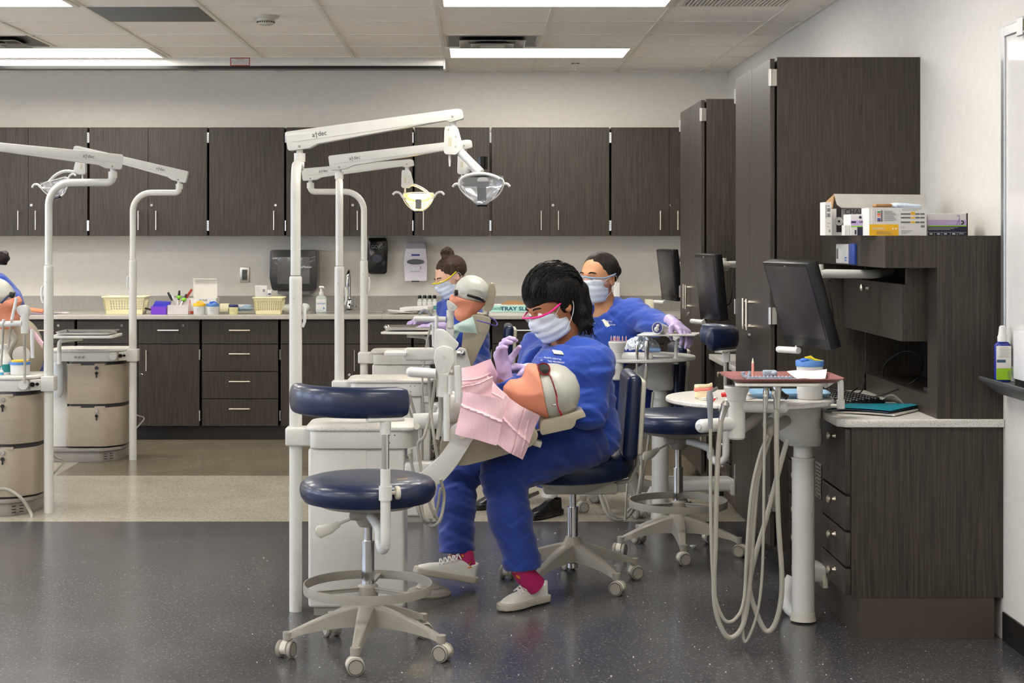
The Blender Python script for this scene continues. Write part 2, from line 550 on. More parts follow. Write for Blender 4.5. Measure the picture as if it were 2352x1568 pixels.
# sprinkler
t = thing('sprinkler', 'small sprinkler head on the ceiling close to the back wall', 'sprinkler', (.69, 11.42, ZC-.05))
obj('escutcheon', MB().lathe([(0, -.006), (.028, -.006), (.036, 0), (0, 0)], (.69, 11.42, ZC), 24), CHROME, t)
m = MB()
m.tube([(.678, 11.42, ZC-.006), (.672, 11.42, ZC-.025), (.688, 11.42, ZC-.042)], .0025, 8)
m.tube([(.702, 11.42, ZC-.006), (.708, 11.42, ZC-.025), (.692, 11.42, ZC-.042)], .0025, 8)
m.cyl((.69, 11.42, ZC-.046), (.69, 11.42, ZC-.042), .014, n=16); m.cyl((.69, 11.42, ZC-.03), (.69, 11.42, ZC-.006), .003, n=8)
obj('head', m, STEEL, t)
# projector screen case across the ceiling
t = thing('projector_screen_case', 'long white projector screen case under the ceiling at the upper left', 'projector screen', (-2.6, 11.05, ZC-.08))
m = MB().box(-5.2, -.208, 11.03, 11.15, 2.532, ZC, .003)
obj('case', m, mat('case_white', (222, 220, 214), .18, coat=.4), t)
m = MB().box(-5.2, -.214, 11.028, 11.15, 2.513, 2.532)
obj('slot', m, BLACK, t)
m = MB().box(-.214, -.203, 11.026, 11.152, 2.512, ZC-.002, .002)
obj('end_cap', m, PLW, t)
m = MB().box(X_(529, 11.03), X_(574, 11.03), 11.0285, 11.031, Z_(151.5, 11.03), Z_(132.5, 11.03))
lb = obj('warning_label', m, mat('label_red', (160, 40, 45), .5), t, label='white warning label with a red border')
m = MB().box(X_(531, 11.03), X_(572, 11.03), 11.0275, 11.029, Z_(149.5, 11.03), Z_(134.5, 11.03))
w = obj('paper_face', m, mat('label_grey', (206, 206, 206), .5), lb)
m = MB()
for i, s in enumerate(('WARNING', 'do not pull the screen past', 'the marked line. use the handle', 'to lower and raise slowly')):
    m.text(s, face_m((X_(551.5, 11.03), 11.0272, Z_(137+3.6*i, 11.03))), .0095 if i else .011, .0001)
obj('print', m, mat('print_red', (150, 50, 50), .6), lb)
# ------------------------------------------------------------------ cabinets along the back wall
UY0, UY1 = 11.62, 11.945
def bar_handle(m, c, length, vertical=True, out=.03, r=.0045, axis='y'):
    """bar pull standing off a face at c (face point), pointing towards -Y (or -X)"""
    c = Vector(c)
    d = Vector((0, -out, 0)) if axis == 'y' else Vector((-out, 0, 0))
    e = Vector((0, 0, length/2)) if vertical else (Vector((length/2, 0, 0)) if axis == 'y' else Vector((0, length/2, 0)))
    m.cyl(c+d-e, c+d+e, r, n=10)
    for s in (-.78, .78):
        m.cyl(c+e*s+d*.0, c+e*s+d, r*.8, n=8)
def hinge(m, x, y, z0, z1):
    n = 5
    for i in range(n):
        a, b = z0+(z1-z0)*i/n, z0+(z1-z0)*(i+1)/n
        m.cyl((x, y, a+.0008), (x, y, b-.0008), .0065, n=10)
def lock(m, x, y, z):
    m.lathe([(0, 0), (.011, 0), (.011, .004), (.0085, .0065), (0, .0065)], (x, y, z), 16, Matrix.Rotation(PI/2, 4, 'X'))
    m.box(x-.0012, x+.0012, y-.0075, y-.006, z-.005, z+.005)
SK = F/UY0
def uX(px): return (px-CX)*UY0/F
def upper(xa, xb, seam, handles, lockpx, hg, label):
    """wall cabinet; px bounds"""
    X0, X1 = uX(xa), uX(xb)
    z0, z1 = 1.398, Z_(292, UY0)
    t = thing('wall_cabinet', label, 'cabinet', ((X0+X1)/2, (UY0+UY1)/2, z0), 0, 'dark wall cabinets')
    obj('body', MB().box(X0+.008, X1-.008, UY0+.021, UY1, z0+.0015, z1), WOOD, t)
    doors = [(X0+.008, X1-.008)] if seam is None else [(X0+.008, uX(seam)-.001), (uX(seam)+.001, X1-.008)]
    dl = []
    for i, (a, b) in enumerate(doors):
        d = obj('door', MB().box(a, b, UY0, UY0+.019, z0, z1-.003, .0012, 1), WOOD, t)
        dl.append(d)
        h = MB(); hx = uX(handles[i])
        bar_handle(h, (hx, UY0, Z_(506, UY0)), .135)
        obj('handle', h, NICKEL, d)
        hxx = (a-.0045) if hg[i] == 'L' else (b+.0045)
        for zz in ((304, 328), (506, 530)):
            hm = MB(); hinge(hm, hxx, UY0-.003, Z_(zz[1], UY0), Z_(zz[0], UY0)); obj('hinge', hm, CHROME, d)
    lm = MB(); lock(lm, uX(lockpx), UY0, Z_(471, UY0))
    obj('lock', lm, CHROME, dl[-1])
    return t
upper(-348, -73, -210, (-231, -190), -200, 'LR', 'dark wall cabinet beyond the left edge of the picture')
upper(-73, 203, 65, (44, 84), 72, 'LR', 'dark two-door wall cabinet at the left edge, behind the leftmost lamp arm')
upper(203, 478, 340, (319.5, 360), 348, 'LR', 'dark two-door wall cabinet second from the left, behind the far left curved pole')
upper(478, 655, None, (630,), 633, 'L', 'dark single-door wall cabinet with no lamp arm in front of it')
upper(655, 950, 803, (784, 821.5), 810, 'LR', 'dark two-door wall cabinet behind the two nearest lamp poles')
upper(950, 1127, None, (973,), 970, 'R', 'dark single-door wall cabinet behind the lamp head glowing yellow')
upper(1127, 1402, 1263, (1243, 1282.5), 1270, 'LR', 'dark two-door wall cabinet right of the lamp heads')
upper(1402, 1677, 1537, (1516, 1556), 1542, 'LR', 'dark two-door wall cabinet in the corner beside the tall cabinets')

BY = 11.31
def bX(px): return (px-CX)*BY/F
BXS = [-4.43, -3.58, -2.735, -1.881, -1.342, -.432, .106, .949, 1.825]
BL = ['dark base cabinet under the counter beyond the left edge',
      'dark base cabinet under the counter at the left edge behind the seated manikin',
      'dark base cabinet behind the cart with beige drawers on the aisle side',
      'dark base cabinet with four equal drawers',
      'dark base cabinet under the sink behind the white lamp poles',
      'dark four-drawer base cabinet behind the upright manikin',
      'dark base cabinet with a drawer behind the seated student in front',
      'dark base cabinet in the far right corner behind the standing tables']
def base_cab(i):
    X0, X1 = BXS[i], BXS[i+1]
    t = thing('base_cabinet', BL[i], 'cabinet', ((X0+X1)/2, 11.6, 0), 0, 'dark base cabinets under the counter')
    obj('body', MB().box(X0+.008, X1-.008, BY+.02, 11.94, .095, .829), WOOD, t)
    obj('toe_kick', MB().box(X0, X1, BY+.06, BY+.08, 0, .1), TOE, t)
    zt, zb = .822, .097
    fr = i in (3, 5)
    def drawer(a, b, z0, z1, lockx=None, hasp=True):
        d = obj('drawer', MB().box(a, b, BY, BY+.019, z0, z1, .0012, 1), WOOD, t)
        if hasp:
            h = MB(); bar_handle(h, ((a+b)/2, BY, z1-.063 if z1 > .8 else (z1+z0)/2+.028), .143, False)
            obj('handle', h, NICKEL, d)
        if lockx is not None:
            l = MB(); lock(l, lockx, BY, z1-.03); obj('lock', l, CHROME, d)
    if fr:
        for (p, q) in ((737, 789), (791, 852), (854.5, 915), (917, 978)):
            drawer(X0+.01, X1-.008, Z_(q, BY), Z_(p, BY))
    else:
        mid = (X0+X1)/2
        for k, (a, b) in enumerate(((X0+.01, mid-.0015), (mid+.0015, X1-.008))):
            drawer(a, b, Z_(789, BY), Z_(737, BY), None if i == 4 else (b-.11), hasp=(i != 4))
            d = obj('door', MB().box(a, b, BY, BY+.019, Z_(978, BY), Z_(791, BY), .0012, 1), WOOD, t)
            h = MB(); hx = (b-.063) if k == 0 else (a+.06)
            bar_handle(h, (hx, BY, Z_(827, BY)), .143); obj('handle', h, NICKEL, d)
            hxx = a-.004 if k == 0 else b+.003
            for zz in ((802, 826), (942, 966)):
                hm = MB(); hinge(hm, hxx, BY-.002, Z_(zz[1], BY), Z_(zz[0], BY)); obj('hinge', hm, CHROME, d)
            if k == 1:
                l = MB(); lock(l, a+.022, BY, Z_(861, BY)); obj('lock', l, CHROME, d)
for i in range(8): base_cab(i)
# worktop with a hole for the sink
CT = .857
SX0, SX1, SY0, SY1 = X_(712, 11.5), X_(884, 11.5), 11.38, 11.78
m = MB()
m.box(-4.43, SX0+.01, 11.27, 11.93, .829, CT, .003, 1); m.box(SX1-.01, XW-.002, 11.27, 11.93, .829, CT, .003, 1)
m.box(SX0+.01, SX1-.01, 11.27, SY0+.01, .829, CT, .003, 1); m.box(SX0+.01, SX1-.01, SY1-.01, 11.93, .829, CT, .003, 1)
w = tag(obj('worktop', m, COUNTER), 'long light grey worktop along the back wall', 'worktop')
w2 = obj('backsplash', MB().box(-4.43, XW-.002, 11.925, 11.947, CT-.001, .965, .002, 1), SPLASH, w)

# ------------------------------------------------------------------ tall cabinets on the right wall
def tall(y0, y1, label, lk):
    t = thing('tall_cabinet', label, 'cabinet', (1.54, (y0+y1)/2, 0), 0, 'tall dark cabinets along the right wall')
    zt = 2.134
    m = MB(); m.box(1.241, XW-.001, y0, y1, .1, zt)
    obj('body', m, WOOD, t)
    obj('toe_kick', MB().box(1.30, XW-.001, y0+.01, y1-.01, 0, .1), TOE, t)
    ym = (y0+y1)/2-.01
    for k, (a, b) in enumerate(((y0+.002, ym-.0015), (ym+.0015, y1-.002))):
        d = obj('door', MB().box(1.212, 1.232, a, b, .12, zt-.006, .0015, 1), WOOD, t)
        h = MB(); yy = (b-.045) if k == 0 else (a+.045)
        bar_handle(h, (1.212, yy, Z_(722, 7.2)), .135, out=.032, r=.006, axis='x')
        obj('handle', h, NICKEL, d)
        ye = a if k == 0 else b
        for z in (2.05, 1.07, .3):
            hm = MB()
            hm.box(1.205, 1.240, ye-.0045 if k == 0 else ye, ye if k == 0 else ye+.0045, z-.035, z+.035, .001, 1)
            hm.cyl((1.214, ye+(-.005 if k == 0 else .005), z-.035), (1.214, ye+(-.005 if k == 0 else .005), z+.035), .006, n=10)
            obj('hinge', hm, STEEL, d)
        if k == lk:
            l = MB(); l.lathe([(0, 0), (.01, 0), (.01, .006), (0, .006)], (1.212, yy+.03, Z_(775, 7.2)), 14, Matrix.Rotation(-PI/2, 4, 'Y'))
            obj('lock', l, CHROME, d)
tall(6.80, 7.70, 'nearest tall dark two-door cabinet on the right wall', 1)
tall(8.88, 9.78, 'farther tall dark two-door cabinet, behind the nearest tall one', 1)

# ------------------------------------------------------------------ workstations between them
def knob(m, x, y, z):
    m.lathe([(0, 0), (.009, 0), (.007, .004), (.0055, .012), (.009, .016), (.0145, .022), (.0145, .027), (.009, .031), (0, .032)], (x, y, z), 18, Matrix.Rotation(-PI/2, 4, 'Y'))
XF = 1.283
def workstation(y0, y1, first, lab):
    dy = y0-5.73
    t = thing('desk_cabinet', 'dark low desk cabinet with round knobs, '+lab, 'cabinet', (1.55, (y0+y1)/2, 0), 0, 'desk cabinets on the right wall')
    zt = .738
    m = MB()
    m.box(XF+.02, XW-.001, y0, y0+.41, .146, zt)                     # drawer pedestal
    m.box(XF+.03, XW-.001, y0+.41, y0+.62, .146, zt)                  # recessed utility bay
    m.box(XF+.02, XW-.001, y0+.62, y1-.002, .146, zt)
    obj('body', m, WOOD, t)
    obj('toe_kick', MB().box(1.332, XW-.03, y0+.004, y1-.002, 0, .146), TOEB, t, label='brown plinth')
    for (a, b) in ((y0+.003, y0+.39), (y0+.65, y1-.004)):
        top = a < y0+.1
        rows = ((.4905, .726), (.356, .487), (.2455, .3525), (.15, .242)) if not top else ((Z_(1099.5, 6.10), .732), (.376, Z_(1103, 6.10)), (.250, .372), (.150, .246))
        for (p, q) in rows:
            d = obj('drawer', MB().box(XF, XF+.019, a, b, p+.002, q-.002, .0025, 2), WOOD, t)
            k = MB(); knob(k, XF, a+(b-a)*.42, q-.036 if q-p < .2 else q-.045); obj('knob', k, NICKEL, d)
    obj('utility_panel', MB().box(XF+.008, XF+.03, y0+.413, y0+.618, .15, zt-.004), WOOD, t)
    g = MB(); yc = y0+.475; zc = .482; gx = XF+.007
    g.box(gx-.004, gx+.002, yc-.055, yc-.045, zc-.062, zc+.062); g.box(gx-.004, gx+.002, yc+.045, yc+.055, zc-.062, zc+.062)
    for i in range(10):
        z = zc-.062+.124*i/9
        g.box(gx-.004, gx+.002, yc-.055, yc+.055, z-.0032, z+.0032)
    obj('vent_grille', g, STEEL, t)
    obj('grille_back', MB().box(gx, gx+.0025, yc-.05, yc+.05, zc-.061, zc+.061), BLACK, t)
    # worktop with a clipped front corner
    poly = [(XF-.03, y1-.001), (XF-.03, y0+.005), (XF-.005, y0-.02), (XW-.002, y0-.02), (XW-.002, y1-.001)]
    w = obj('desk_worktop', MB().prism(poly, Matrix.Translation((0, 0, .738)), .027, .002, 1), TOPM)
    tag(w, 'speckled off-white desk worktop, '+lab, 'worktop', 'desk worktops on the right wall')
    # hutch
    h = thing('desk_hutch', 'dark hutch with open niche, '+lab, 'cabinet', (1.7, (y0+y1)/2, .766), 0, 'desk hutches on the right wall')
    m = MB()
    m.box(1.60, XW-.001, y0, y0+.12, .766, 1.288)                    # front side panel, a solid stile
    m.box(1.60, 1.62, y0+.12, y1, .766, .836)                        # rail under the niche
    m.box(XW-.012, XW-.001, y0+.12, y1, .766, 1.288)                 # back
    m.box(1.60, XW-.012, y1-.02, y1-.001, .766, 1.288)
    m.box(1.62, XW-.012, y0+.12, y1-.02, .81, .828)                  # niche floor
    obj('side_panels', m, WOOD, h)
    m = MB()
    m.box(1.42, 1.44, y0+.02, y1-.002, 1.288, 1.40); m.box(1.42, XW-.001, y0, y0+.02, 1.288, 1.40); m.box(1.44, XW-.001, y0+.02, y1-.002, 1.38, 1.40)
    m.box(1.4185, 1.42, y0+.004, y1-.004, 1.378, 1.381)
    obj('shelf_top', m, WOOD, h)
    d = obj('drop_box', MB().box(1.508, 1.526, y0+.12, y1-.03, 1.026, 1.228, .001, 1).box(1.526, 1.60, y0+.12, y0+.14, 1.026, 1.288).box(1.526, XW-.02, y0+.14, y1-.03, 1.026, 1.04), WOOD, h)
    k = MB(); knob(k, 1.508, y0+.62, 1.20); obj('knob', k, NICKEL, d)
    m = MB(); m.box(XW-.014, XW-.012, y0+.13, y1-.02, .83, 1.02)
    obj('niche_shade', m, EDGE, h)  # dark sheet over the wood back, painted shade of the niche
    return h
H1 = workstation(5.73, 6.795, True, 'in the right foreground')
H2 = workstation(7.705, 8.875, False, 'between the two tall cabinets')
H3 = workstation(9.785, 11.24, False, 'in the far corner past the tall cabinets')
g = MB()
for z in (.905, .94): g.lathe([(0, 0), (.009, 0), (.009, .004), (0, .004)], (XW-.016, 6.55, z), 16, Matrix.Rotation(-PI/2, 4, 'Y'))
obj('cable_plug', g, PLW, H1)

# whiteboard on the right wall
t = thing('whiteboard', 'whiteboard in a grey aluminium frame at the right edge', 'whiteboard', (XW-.02, 5.0, .76))
ALU = mat('aluminium', (178, 180, 182), .35, .85)
y1, zt, zb = 5.69, 2.115, .93
m = MB()
m.box(XW-.022, XW-.001, y1-.035, y1, zb, zt, .002, 1); m.box(XW-.022, XW-.001, 2.6, y1-.035, zt-.035, zt, .002, 1); m.box(XW-.022, XW-.001, 2.6, y1-.035, zb, zb+.03, .002, 1)
obj('frame', m, ALU, t)
obj('board', MB().box(XW-.014, XW-.003, 2.6, y1-.034, zb+.03, zt-.034), mat('board_white', (226, 224, 220), .12, coat=.5), t)
m = MB().box(XW-.034, XW-.02, 5.43, 5.49, zt-.055, zt+.006, .002, 1); m.box(XW-.032, XW-.022, 2.6, 5.43, zt-.004, zt+.004, .001); m.box(XW-.032, XW-.022, 2.6, 5.43, zt-.05, zt-.042, .001)
obj('map_rail', m, ALU, t)
obj('cork_strip', MB().box(XW-.028, XW-.021, 2.6, 5.428, zt-.042, zt-.004), mat('cork', (176, 146, 96), .9), t)
# marker tray
m = MB()
poly = [(-.001, .905), (-.085, .905), (-.093, .918), (-.099, .916), (-.097, .905), (-.03, .857), (-.001, .857)]
PT = Matrix(((1, 0, 0, XW), (0, 0, -1, 5.69), (0, 1, 0, 0), (0, 0, 0, 1)))
m.prism(poly, PT, 3.0, .0008, 1)
obj('tray', m, mat('tray_grey', (120, 122, 125), .4, .7), t)
# ------------------------------------------------------------------ implicit-surface modelling (smooth bodies, heads, hands, shoes)
def surface_nets(fn, lo, hi, h):
    lo = np.array(lo, dtype=np.float64); hi = np.array(hi, dtype=np.float64)
    n = np.maximum(4, np.ceil((hi-lo)/h).astype(int)+1)
    ax = [lo[i]+h*np.arange(n[i]) for i in range(3)]
    G = np.empty(tuple(n), dtype=np.float32)
    step = max(1, int(400000//(n[1]*n[2])))
    for i in range(0, n[0], step):
        xs = ax[0][i:i+step]
        P = np.stack(np.meshgrid(xs, ax[1], ax[2], indexing='ij'), -1).reshape(-1, 3)
        G[i:i+step] = fn(P).reshape(len(xs), n[1], n[2])
    G[0, :, :] = np.maximum(G[0, :, :], 1e-3); G[-1, :, :] = np.maximum(G[-1, :, :], 1e-3)
    G[:, 0, :] = np.maximum(G[:, 0, :], 1e-3); G[:, -1, :] = np.maximum(G[:, -1, :], 1e-3)
    G[:, :, 0] = np.maximum(G[:, :, 0], 1e-3); G[:, :, -1] = np.maximum(G[:, :, -1], 1e-3)
    S = G < 0
    c = [S[a:a+n[0]-1, b:b+n[1]-1, d:d+n[2]-1] for a in (0, 1) for b in (0, 1) for d in (0, 1)]
    cnt = sum(x.astype(np.int8) for x in c)
    act = (cnt > 0) & (cnt < 8)
    I = np.argwhere(act)
    if len(I) == 0: return [], []
    idx = -np.ones(act.shape, dtype=np.int64)
    idx[act] = np.arange(len(I))
    acc = np.zeros((len(I), 3)); w = np.zeros(len(I))
    off = [(a, b, d) for a in (0, 1) for b in (0, 1) for d in (0, 1)]
    for p in range(8):
        for q in range(p+1, 8):
            dlt = [off[q][k]-off[p][k] for k in range(3)]
            if sum(abs(x) for x in dlt) != 1: continue
            gp = G[I[:, 0]+off[p][0], I[:, 1]+off[p][1], I[:, 2]+off[p][2]]
            gq = G[I[:, 0]+off[q][0], I[:, 1]+off[q][1], I[:, 2]+off[q][2]]
            m = (gp < 0) != (gq < 0)
            t = np.where(m, gp/np.where(m, gp-gq, 1), 0)
            pos = np.array(off[p])[None, :]+t[:, None]*np.array(dlt)[None, :]
            acc[m] += pos[m]; w[m] += 1
    V = lo+h*(I+acc/w[:, None])
    faces = []
    for a in range(3):
        b, d = (a+1) % 3, (a+2) % 3
        sl0 = [slice(None)]*3; sl1 = [slice(None)]*3
        sl0[a] = slice(0, n[a]-1); sl1[a] = slice(1, n[a])
        s0, s1 = S[tuple(sl0)], S[tuple(sl1)]
        E = np.argwhere(s0 != s1)
        E = E[(E[:, b] > 0) & (E[:, d] > 0) & (E[:, b] < n[b]-1) & (E[:, d] < n[d]-1)]
        def cell(db, dd):
            K = E.copy(); K[:, b] += db; K[:, d] += dd
            return idx[K[:, 0], K[:, 1], K[:, 2]]
        q = np.stack([cell(-1, -1), cell(0, -1), cell(0, 0), cell(-1, 0)], 1)
        fl = s0[E[:, 0], E[:, 1], E[:, 2]]
        q[~fl] = q[~fl][:, ::-1]
        faces.append(q)
    Fc = np.concatenate(faces)
    Fc = Fc[(Fc >= 0).all(1)]
    return V, Fc

def sdf_obj(name, fn, lo, hi, h, m, parent=None, label=None, relax=1):
    V, Fc = surface_nets(fn, lo, hi, h)
    me = bpy.data.meshes.new(name)
    V = np.array(V)
    # light relaxation for smooth shading
    if relax and len(V):
        e = np.concatenate([Fc[:, [0, 1]], Fc[:, [1, 2]], Fc[:, [2, 3]], Fc[:, [3, 0]]])
        for _ in range(relax):
            s = np.zeros_like(V); k = np.zeros(len(V))
            np.add.at(s, e[:, 0], V[e[:, 1]]); np.add.at(s, e[:, 1], V[e[:, 0]])
            np.add.at(k, e[:, 0], 1); np.add.at(k, e[:, 1], 1)
            V = .5*V+.5*s/np.maximum(k, 1)[:, None]
    loc = np.zeros(3)
    if parent is not None:
        Mi = np.array(Mworld(parent).inverted())
        V = V @ Mi[:3, :3].T+Mi[:3, 3]
    else:
        loc = np.array([(V[:, 0].min()+V[:, 0].max())/2, (V[:, 1].min()+V[:, 1].max())/2, V[:, 2].min()]); V = V-loc
    me.vertices.add(len(V)); me.vertices.foreach_set('co', V.ravel())
    me.loops.add(len(Fc)*4); me.loops.foreach_set('vertex_index', Fc.ravel())
    me.polygons.add(len(Fc)); me.polygons.foreach_set('loop_start', np.arange(0, len(Fc)*4, 4))
    me.polygons.foreach_set('use_smooth', [True]*len(Fc))
    me.update(calc_edges=True); me.validate()
    me.materials.append(m)
    o = bpy.data.objects.new(name, me); link(o)
    if parent is not None: o.parent = parent
    o.location = loc
    if label: o['label'] = label
    return o

def smin(a, b, k):
    if k <= 0: return np.minimum(a, b)
    h = np.clip(.5+.5*(b-a)/k, 0, 1)
    return b*(1-h)+a*h-k*h*(1-h)
def smax(a, b, k): return -smin(-a, -b, k)
def cone(P, a, b, ra, rb):
    a = np.array(a, float); b = np.array(b, float)
    d = b-a; L2 = max(1e-9, d @ d)
    t = np.clip(((P-a) @ d)/L2, 0, 1)
    return np.linalg.norm(P-a-t[:, None]*d, axis=1)-(ra+(rb-ra)*t)
def ell(P, c, r, R=None):
    Q = P-np.array(c, float)
    if R is not None: Q = Q @ np.array(R)          # columns of R are the axes
    r = np.array(r, float)
    k0 = np.linalg.norm(Q/r, axis=1); k1 = np.linalg.norm(Q/(r*r), axis=1)
    return k0*(k0-1)/np.maximum(k1, 1e-6)
def rbox(P, c, s, r, R=None):
    Q = P-np.array(c, float)
    if R is not None: Q = Q @ np.array(R)
    q = np.abs(Q)-(np.array(s, float)/2-r)
    return np.linalg.norm(np.maximum(q, 0), axis=1)+np.minimum(q.max(1), 0)-r
def poly2(x, y, poly):
    """signed distance to a polygon"""
    poly = np.array(poly, float); n = len(poly)
    d = np.full(x.shape, 1e9); s = np.ones(x.shape)
    for i in range(n):
        a, b = poly[i], poly[i-1]
        ex, ey = b[0]-a[0], b[1]-a[1]
        wx, wy = x-a[0], y-a[1]
        t = np.clip((wx*ex+wy*ey)/(ex*ex+ey*ey+1e-12), 0, 1)
        bx, by = wx-ex*t, wy-ey*t
        d = np.minimum(d, bx*bx+by*by)
        c1 = y >= a[1]; c2 = y < b[1]; c3 = ex*wy > ey*wx
        s = np.where((c1 & c2 & c3) | (~c1 & ~c2 & ~c3), -s, s)
    return s*np.sqrt(d)
def wob(P, amp, f, seed=0, ax=(1, 1, 1)):
    """cheap layered waves for cloth folds"""
    x, y, z = [P[:, i]*f*ax[i] for i in range(3)]
    s = seed*1.7
    return amp*(np.sin(x+1.7*np.sin(y*.8+s)+1.1*np.sin(z*.9+s*2))*.6+np.sin(y*1.3+2.1*np.sin(z*.7-s)+x*.5)*.4+np.sin(z*1.7+1.5*np.sin(x*1.1+s*3))*.35)
def bone(P, pts, rs, k=.03):
    d = None
    for a, b, ra, rb in zip(pts, pts[1:], rs, rs[1:]):
        e = cone(P, a, b, ra, rb)
        d = e if d is None else smin(d, e, k)
    return d
def bbox(pts, pad):
    A = np.array([list(p) for p in pts])
    return A.min(0)-pad, A.max(0)+pad
# ------------------------------------------------------------------ operator stools
def caster(parent, x, y, ang, roll):
    """twin-wheel caster under a base leg; local coordinates"""
    M = Matrix.Translation((x, y, 0)) @ Matrix.Rotation(roll, 4, 'Z')
    c = MB()
    # hood between the wheels
    pr = [(.03*math.cos(a), .0285+.03*math.sin(a)) for a in [PI*.02+PI*.96*i/12 for i in range(13)]]
    pr = [(p[0], p[1]) for p in pr]+[(-.02, .015), (.02, .015)]
    c.prism(pr, Matrix(((1, 0, 0, 0), (0, 0, -1, .011), (0, 1, 0, 0), (0, 0, 0, 1))), .022, .002, 1)
    c.cyl((0, 0, .05), (0, 0, .075), .010, .009, 14)
    c.xf(M); co = obj('caster', c, CREAM, parent, world=False)
    for s in (-1, 1):
        w = MB(); w.lathe([(0, 0), (.020, 0), (.026, .002), (.0285, .006), (.0285, .014), (.026, .0165), (0, .0165)], (0, s*.0105, .0285), 26, Matrix.Rotation(-s*PI/2, 4, 'X'))
        w.xf(M); obj('wheel', w, GREYP, co, world=False)
    for s in (-1, 1):
        r = MB(); r.tube([(0+.0235*math.cos(t), s*.0272, .0285+.0235*math.sin(t)) for t in [2*PI*i/28 for i in range(28)]], .0011, 6, closed=True)
        r.xf(M); obj('wheel_groove', r, RUBBER, co, world=False)
def star_base(t, a0, R=.275, rolls=None):
    hub = MB().lathe([(0, .085), (.03, .085), (.045, .10), (.05, .14), (.04, .165), (.028, .19), (0, .19)], n=28)
    obj('hub', hub, GREYP, t, world=False)
    for k in range(5):
        a = a0+2*PI*k/5
        m = MB()
        # arched leg: top and bottom outline swept with tapering width
        N = 14; rows = []
        for i in range(N+1):
            s = i/N; r = .02+(R-.02)*s
            zt = .165-.085*s**1.35
            hgt = .055*(1-s)**1.2+.018
            zb = zt-hgt if s < .9 else zt-.022
            wt = .016*(1-s)+.011; wb = .021*(1-s)+.014
            rows.append([(r, -wb, zb), (r, wb, zb), (r, wt, zt-.004), (r, wt*.7, zt), (r, -wt*.7, zt), (r, -wt, zt-.004)])
        V = [v for row in rows for v in row]; Fs = []
        for i in range(N):
            for j in range(6):
                Fs.append([i*6+j, i*6+(j+1) % 6, (i+1)*6+(j+1) % 6, (i+1)*6+j])
        Fs.append([5, 4, 3, 2, 1, 0]); Fs.append([N*6+j for j in range(6)])
        m.raw(V, Fs)
        m.cyl((R-.006, 0, .06), (R-.006, 0, .085), .016, .017, 14)
        m.xf(Matrix.Rotation(a, 4, 'Z')); obj('base_leg', m, GREYP, t, world=False)
        caster(t, R*math.cos(a)+.0, R*math.sin(a), a, (rolls or [.3, 2.1, 1.2, .2, 2.7])[k])
def cushion(m, r, z, th, sag=0.0):
    prof = [(0, z-th*.45), (r*.8, z-th*.5), (r*.93, z-th*.42), (r*.985, z-th*.2), (r, z+th*.02), (r*.985, z+th*.24), (r*.93, z+th*.4), (r*.8, z+th*.5), (r*.5, z+th*.54), (0, z+th*.5-sag)]
    m.lathe(prof, n=56)
def arc_pad(m, R, z, hh, wd, a0, a1):
    """curved armrest / backrest pad with rounded ends"""
    N = 30; n = 22; rings = []
    for i in range(N+1):
        s = i/N; a = a0+(a1-a0)*s
        e = min(s, 1-s)*abs(a1-a0)*R/.035
        k = 1.0 if e >= 1 else math.sqrt(max(0, 1-(1-e)**2))
        k = max(k, .02)*1.0
        kk = .35+.65*k if 0 < i < N else .3
        ring = []
        for j in range(n):
            b = 2*PI*j/n
            cb, sb = math.cos(b), math.sin(b)
            p = .72
            rx = wd/2*kk*math.copysign(abs(cb)**p, cb); rz = hh/2*(.25+.75*k if 0 < i < N else .5*.5)*math.copysign(abs(sb)**p, sb)
            rr = R+rx
            ring.append((rr*math.cos(a), rr*math.sin(a), z+rz))
        rings.append(ring)
    V = [v for r in rings for v in r]; Fs = []
    for i in range(N):
        for j in range(n):
            Fs.append([i*n+j, i*n+(j+1) % n, (i+1)*n+(j+1) % n, (i+1)*n+j])
    Fs.append(list(range(n))[::-1]); Fs.append([N*n+j for j in range(n)])
    m.raw(V, Fs)
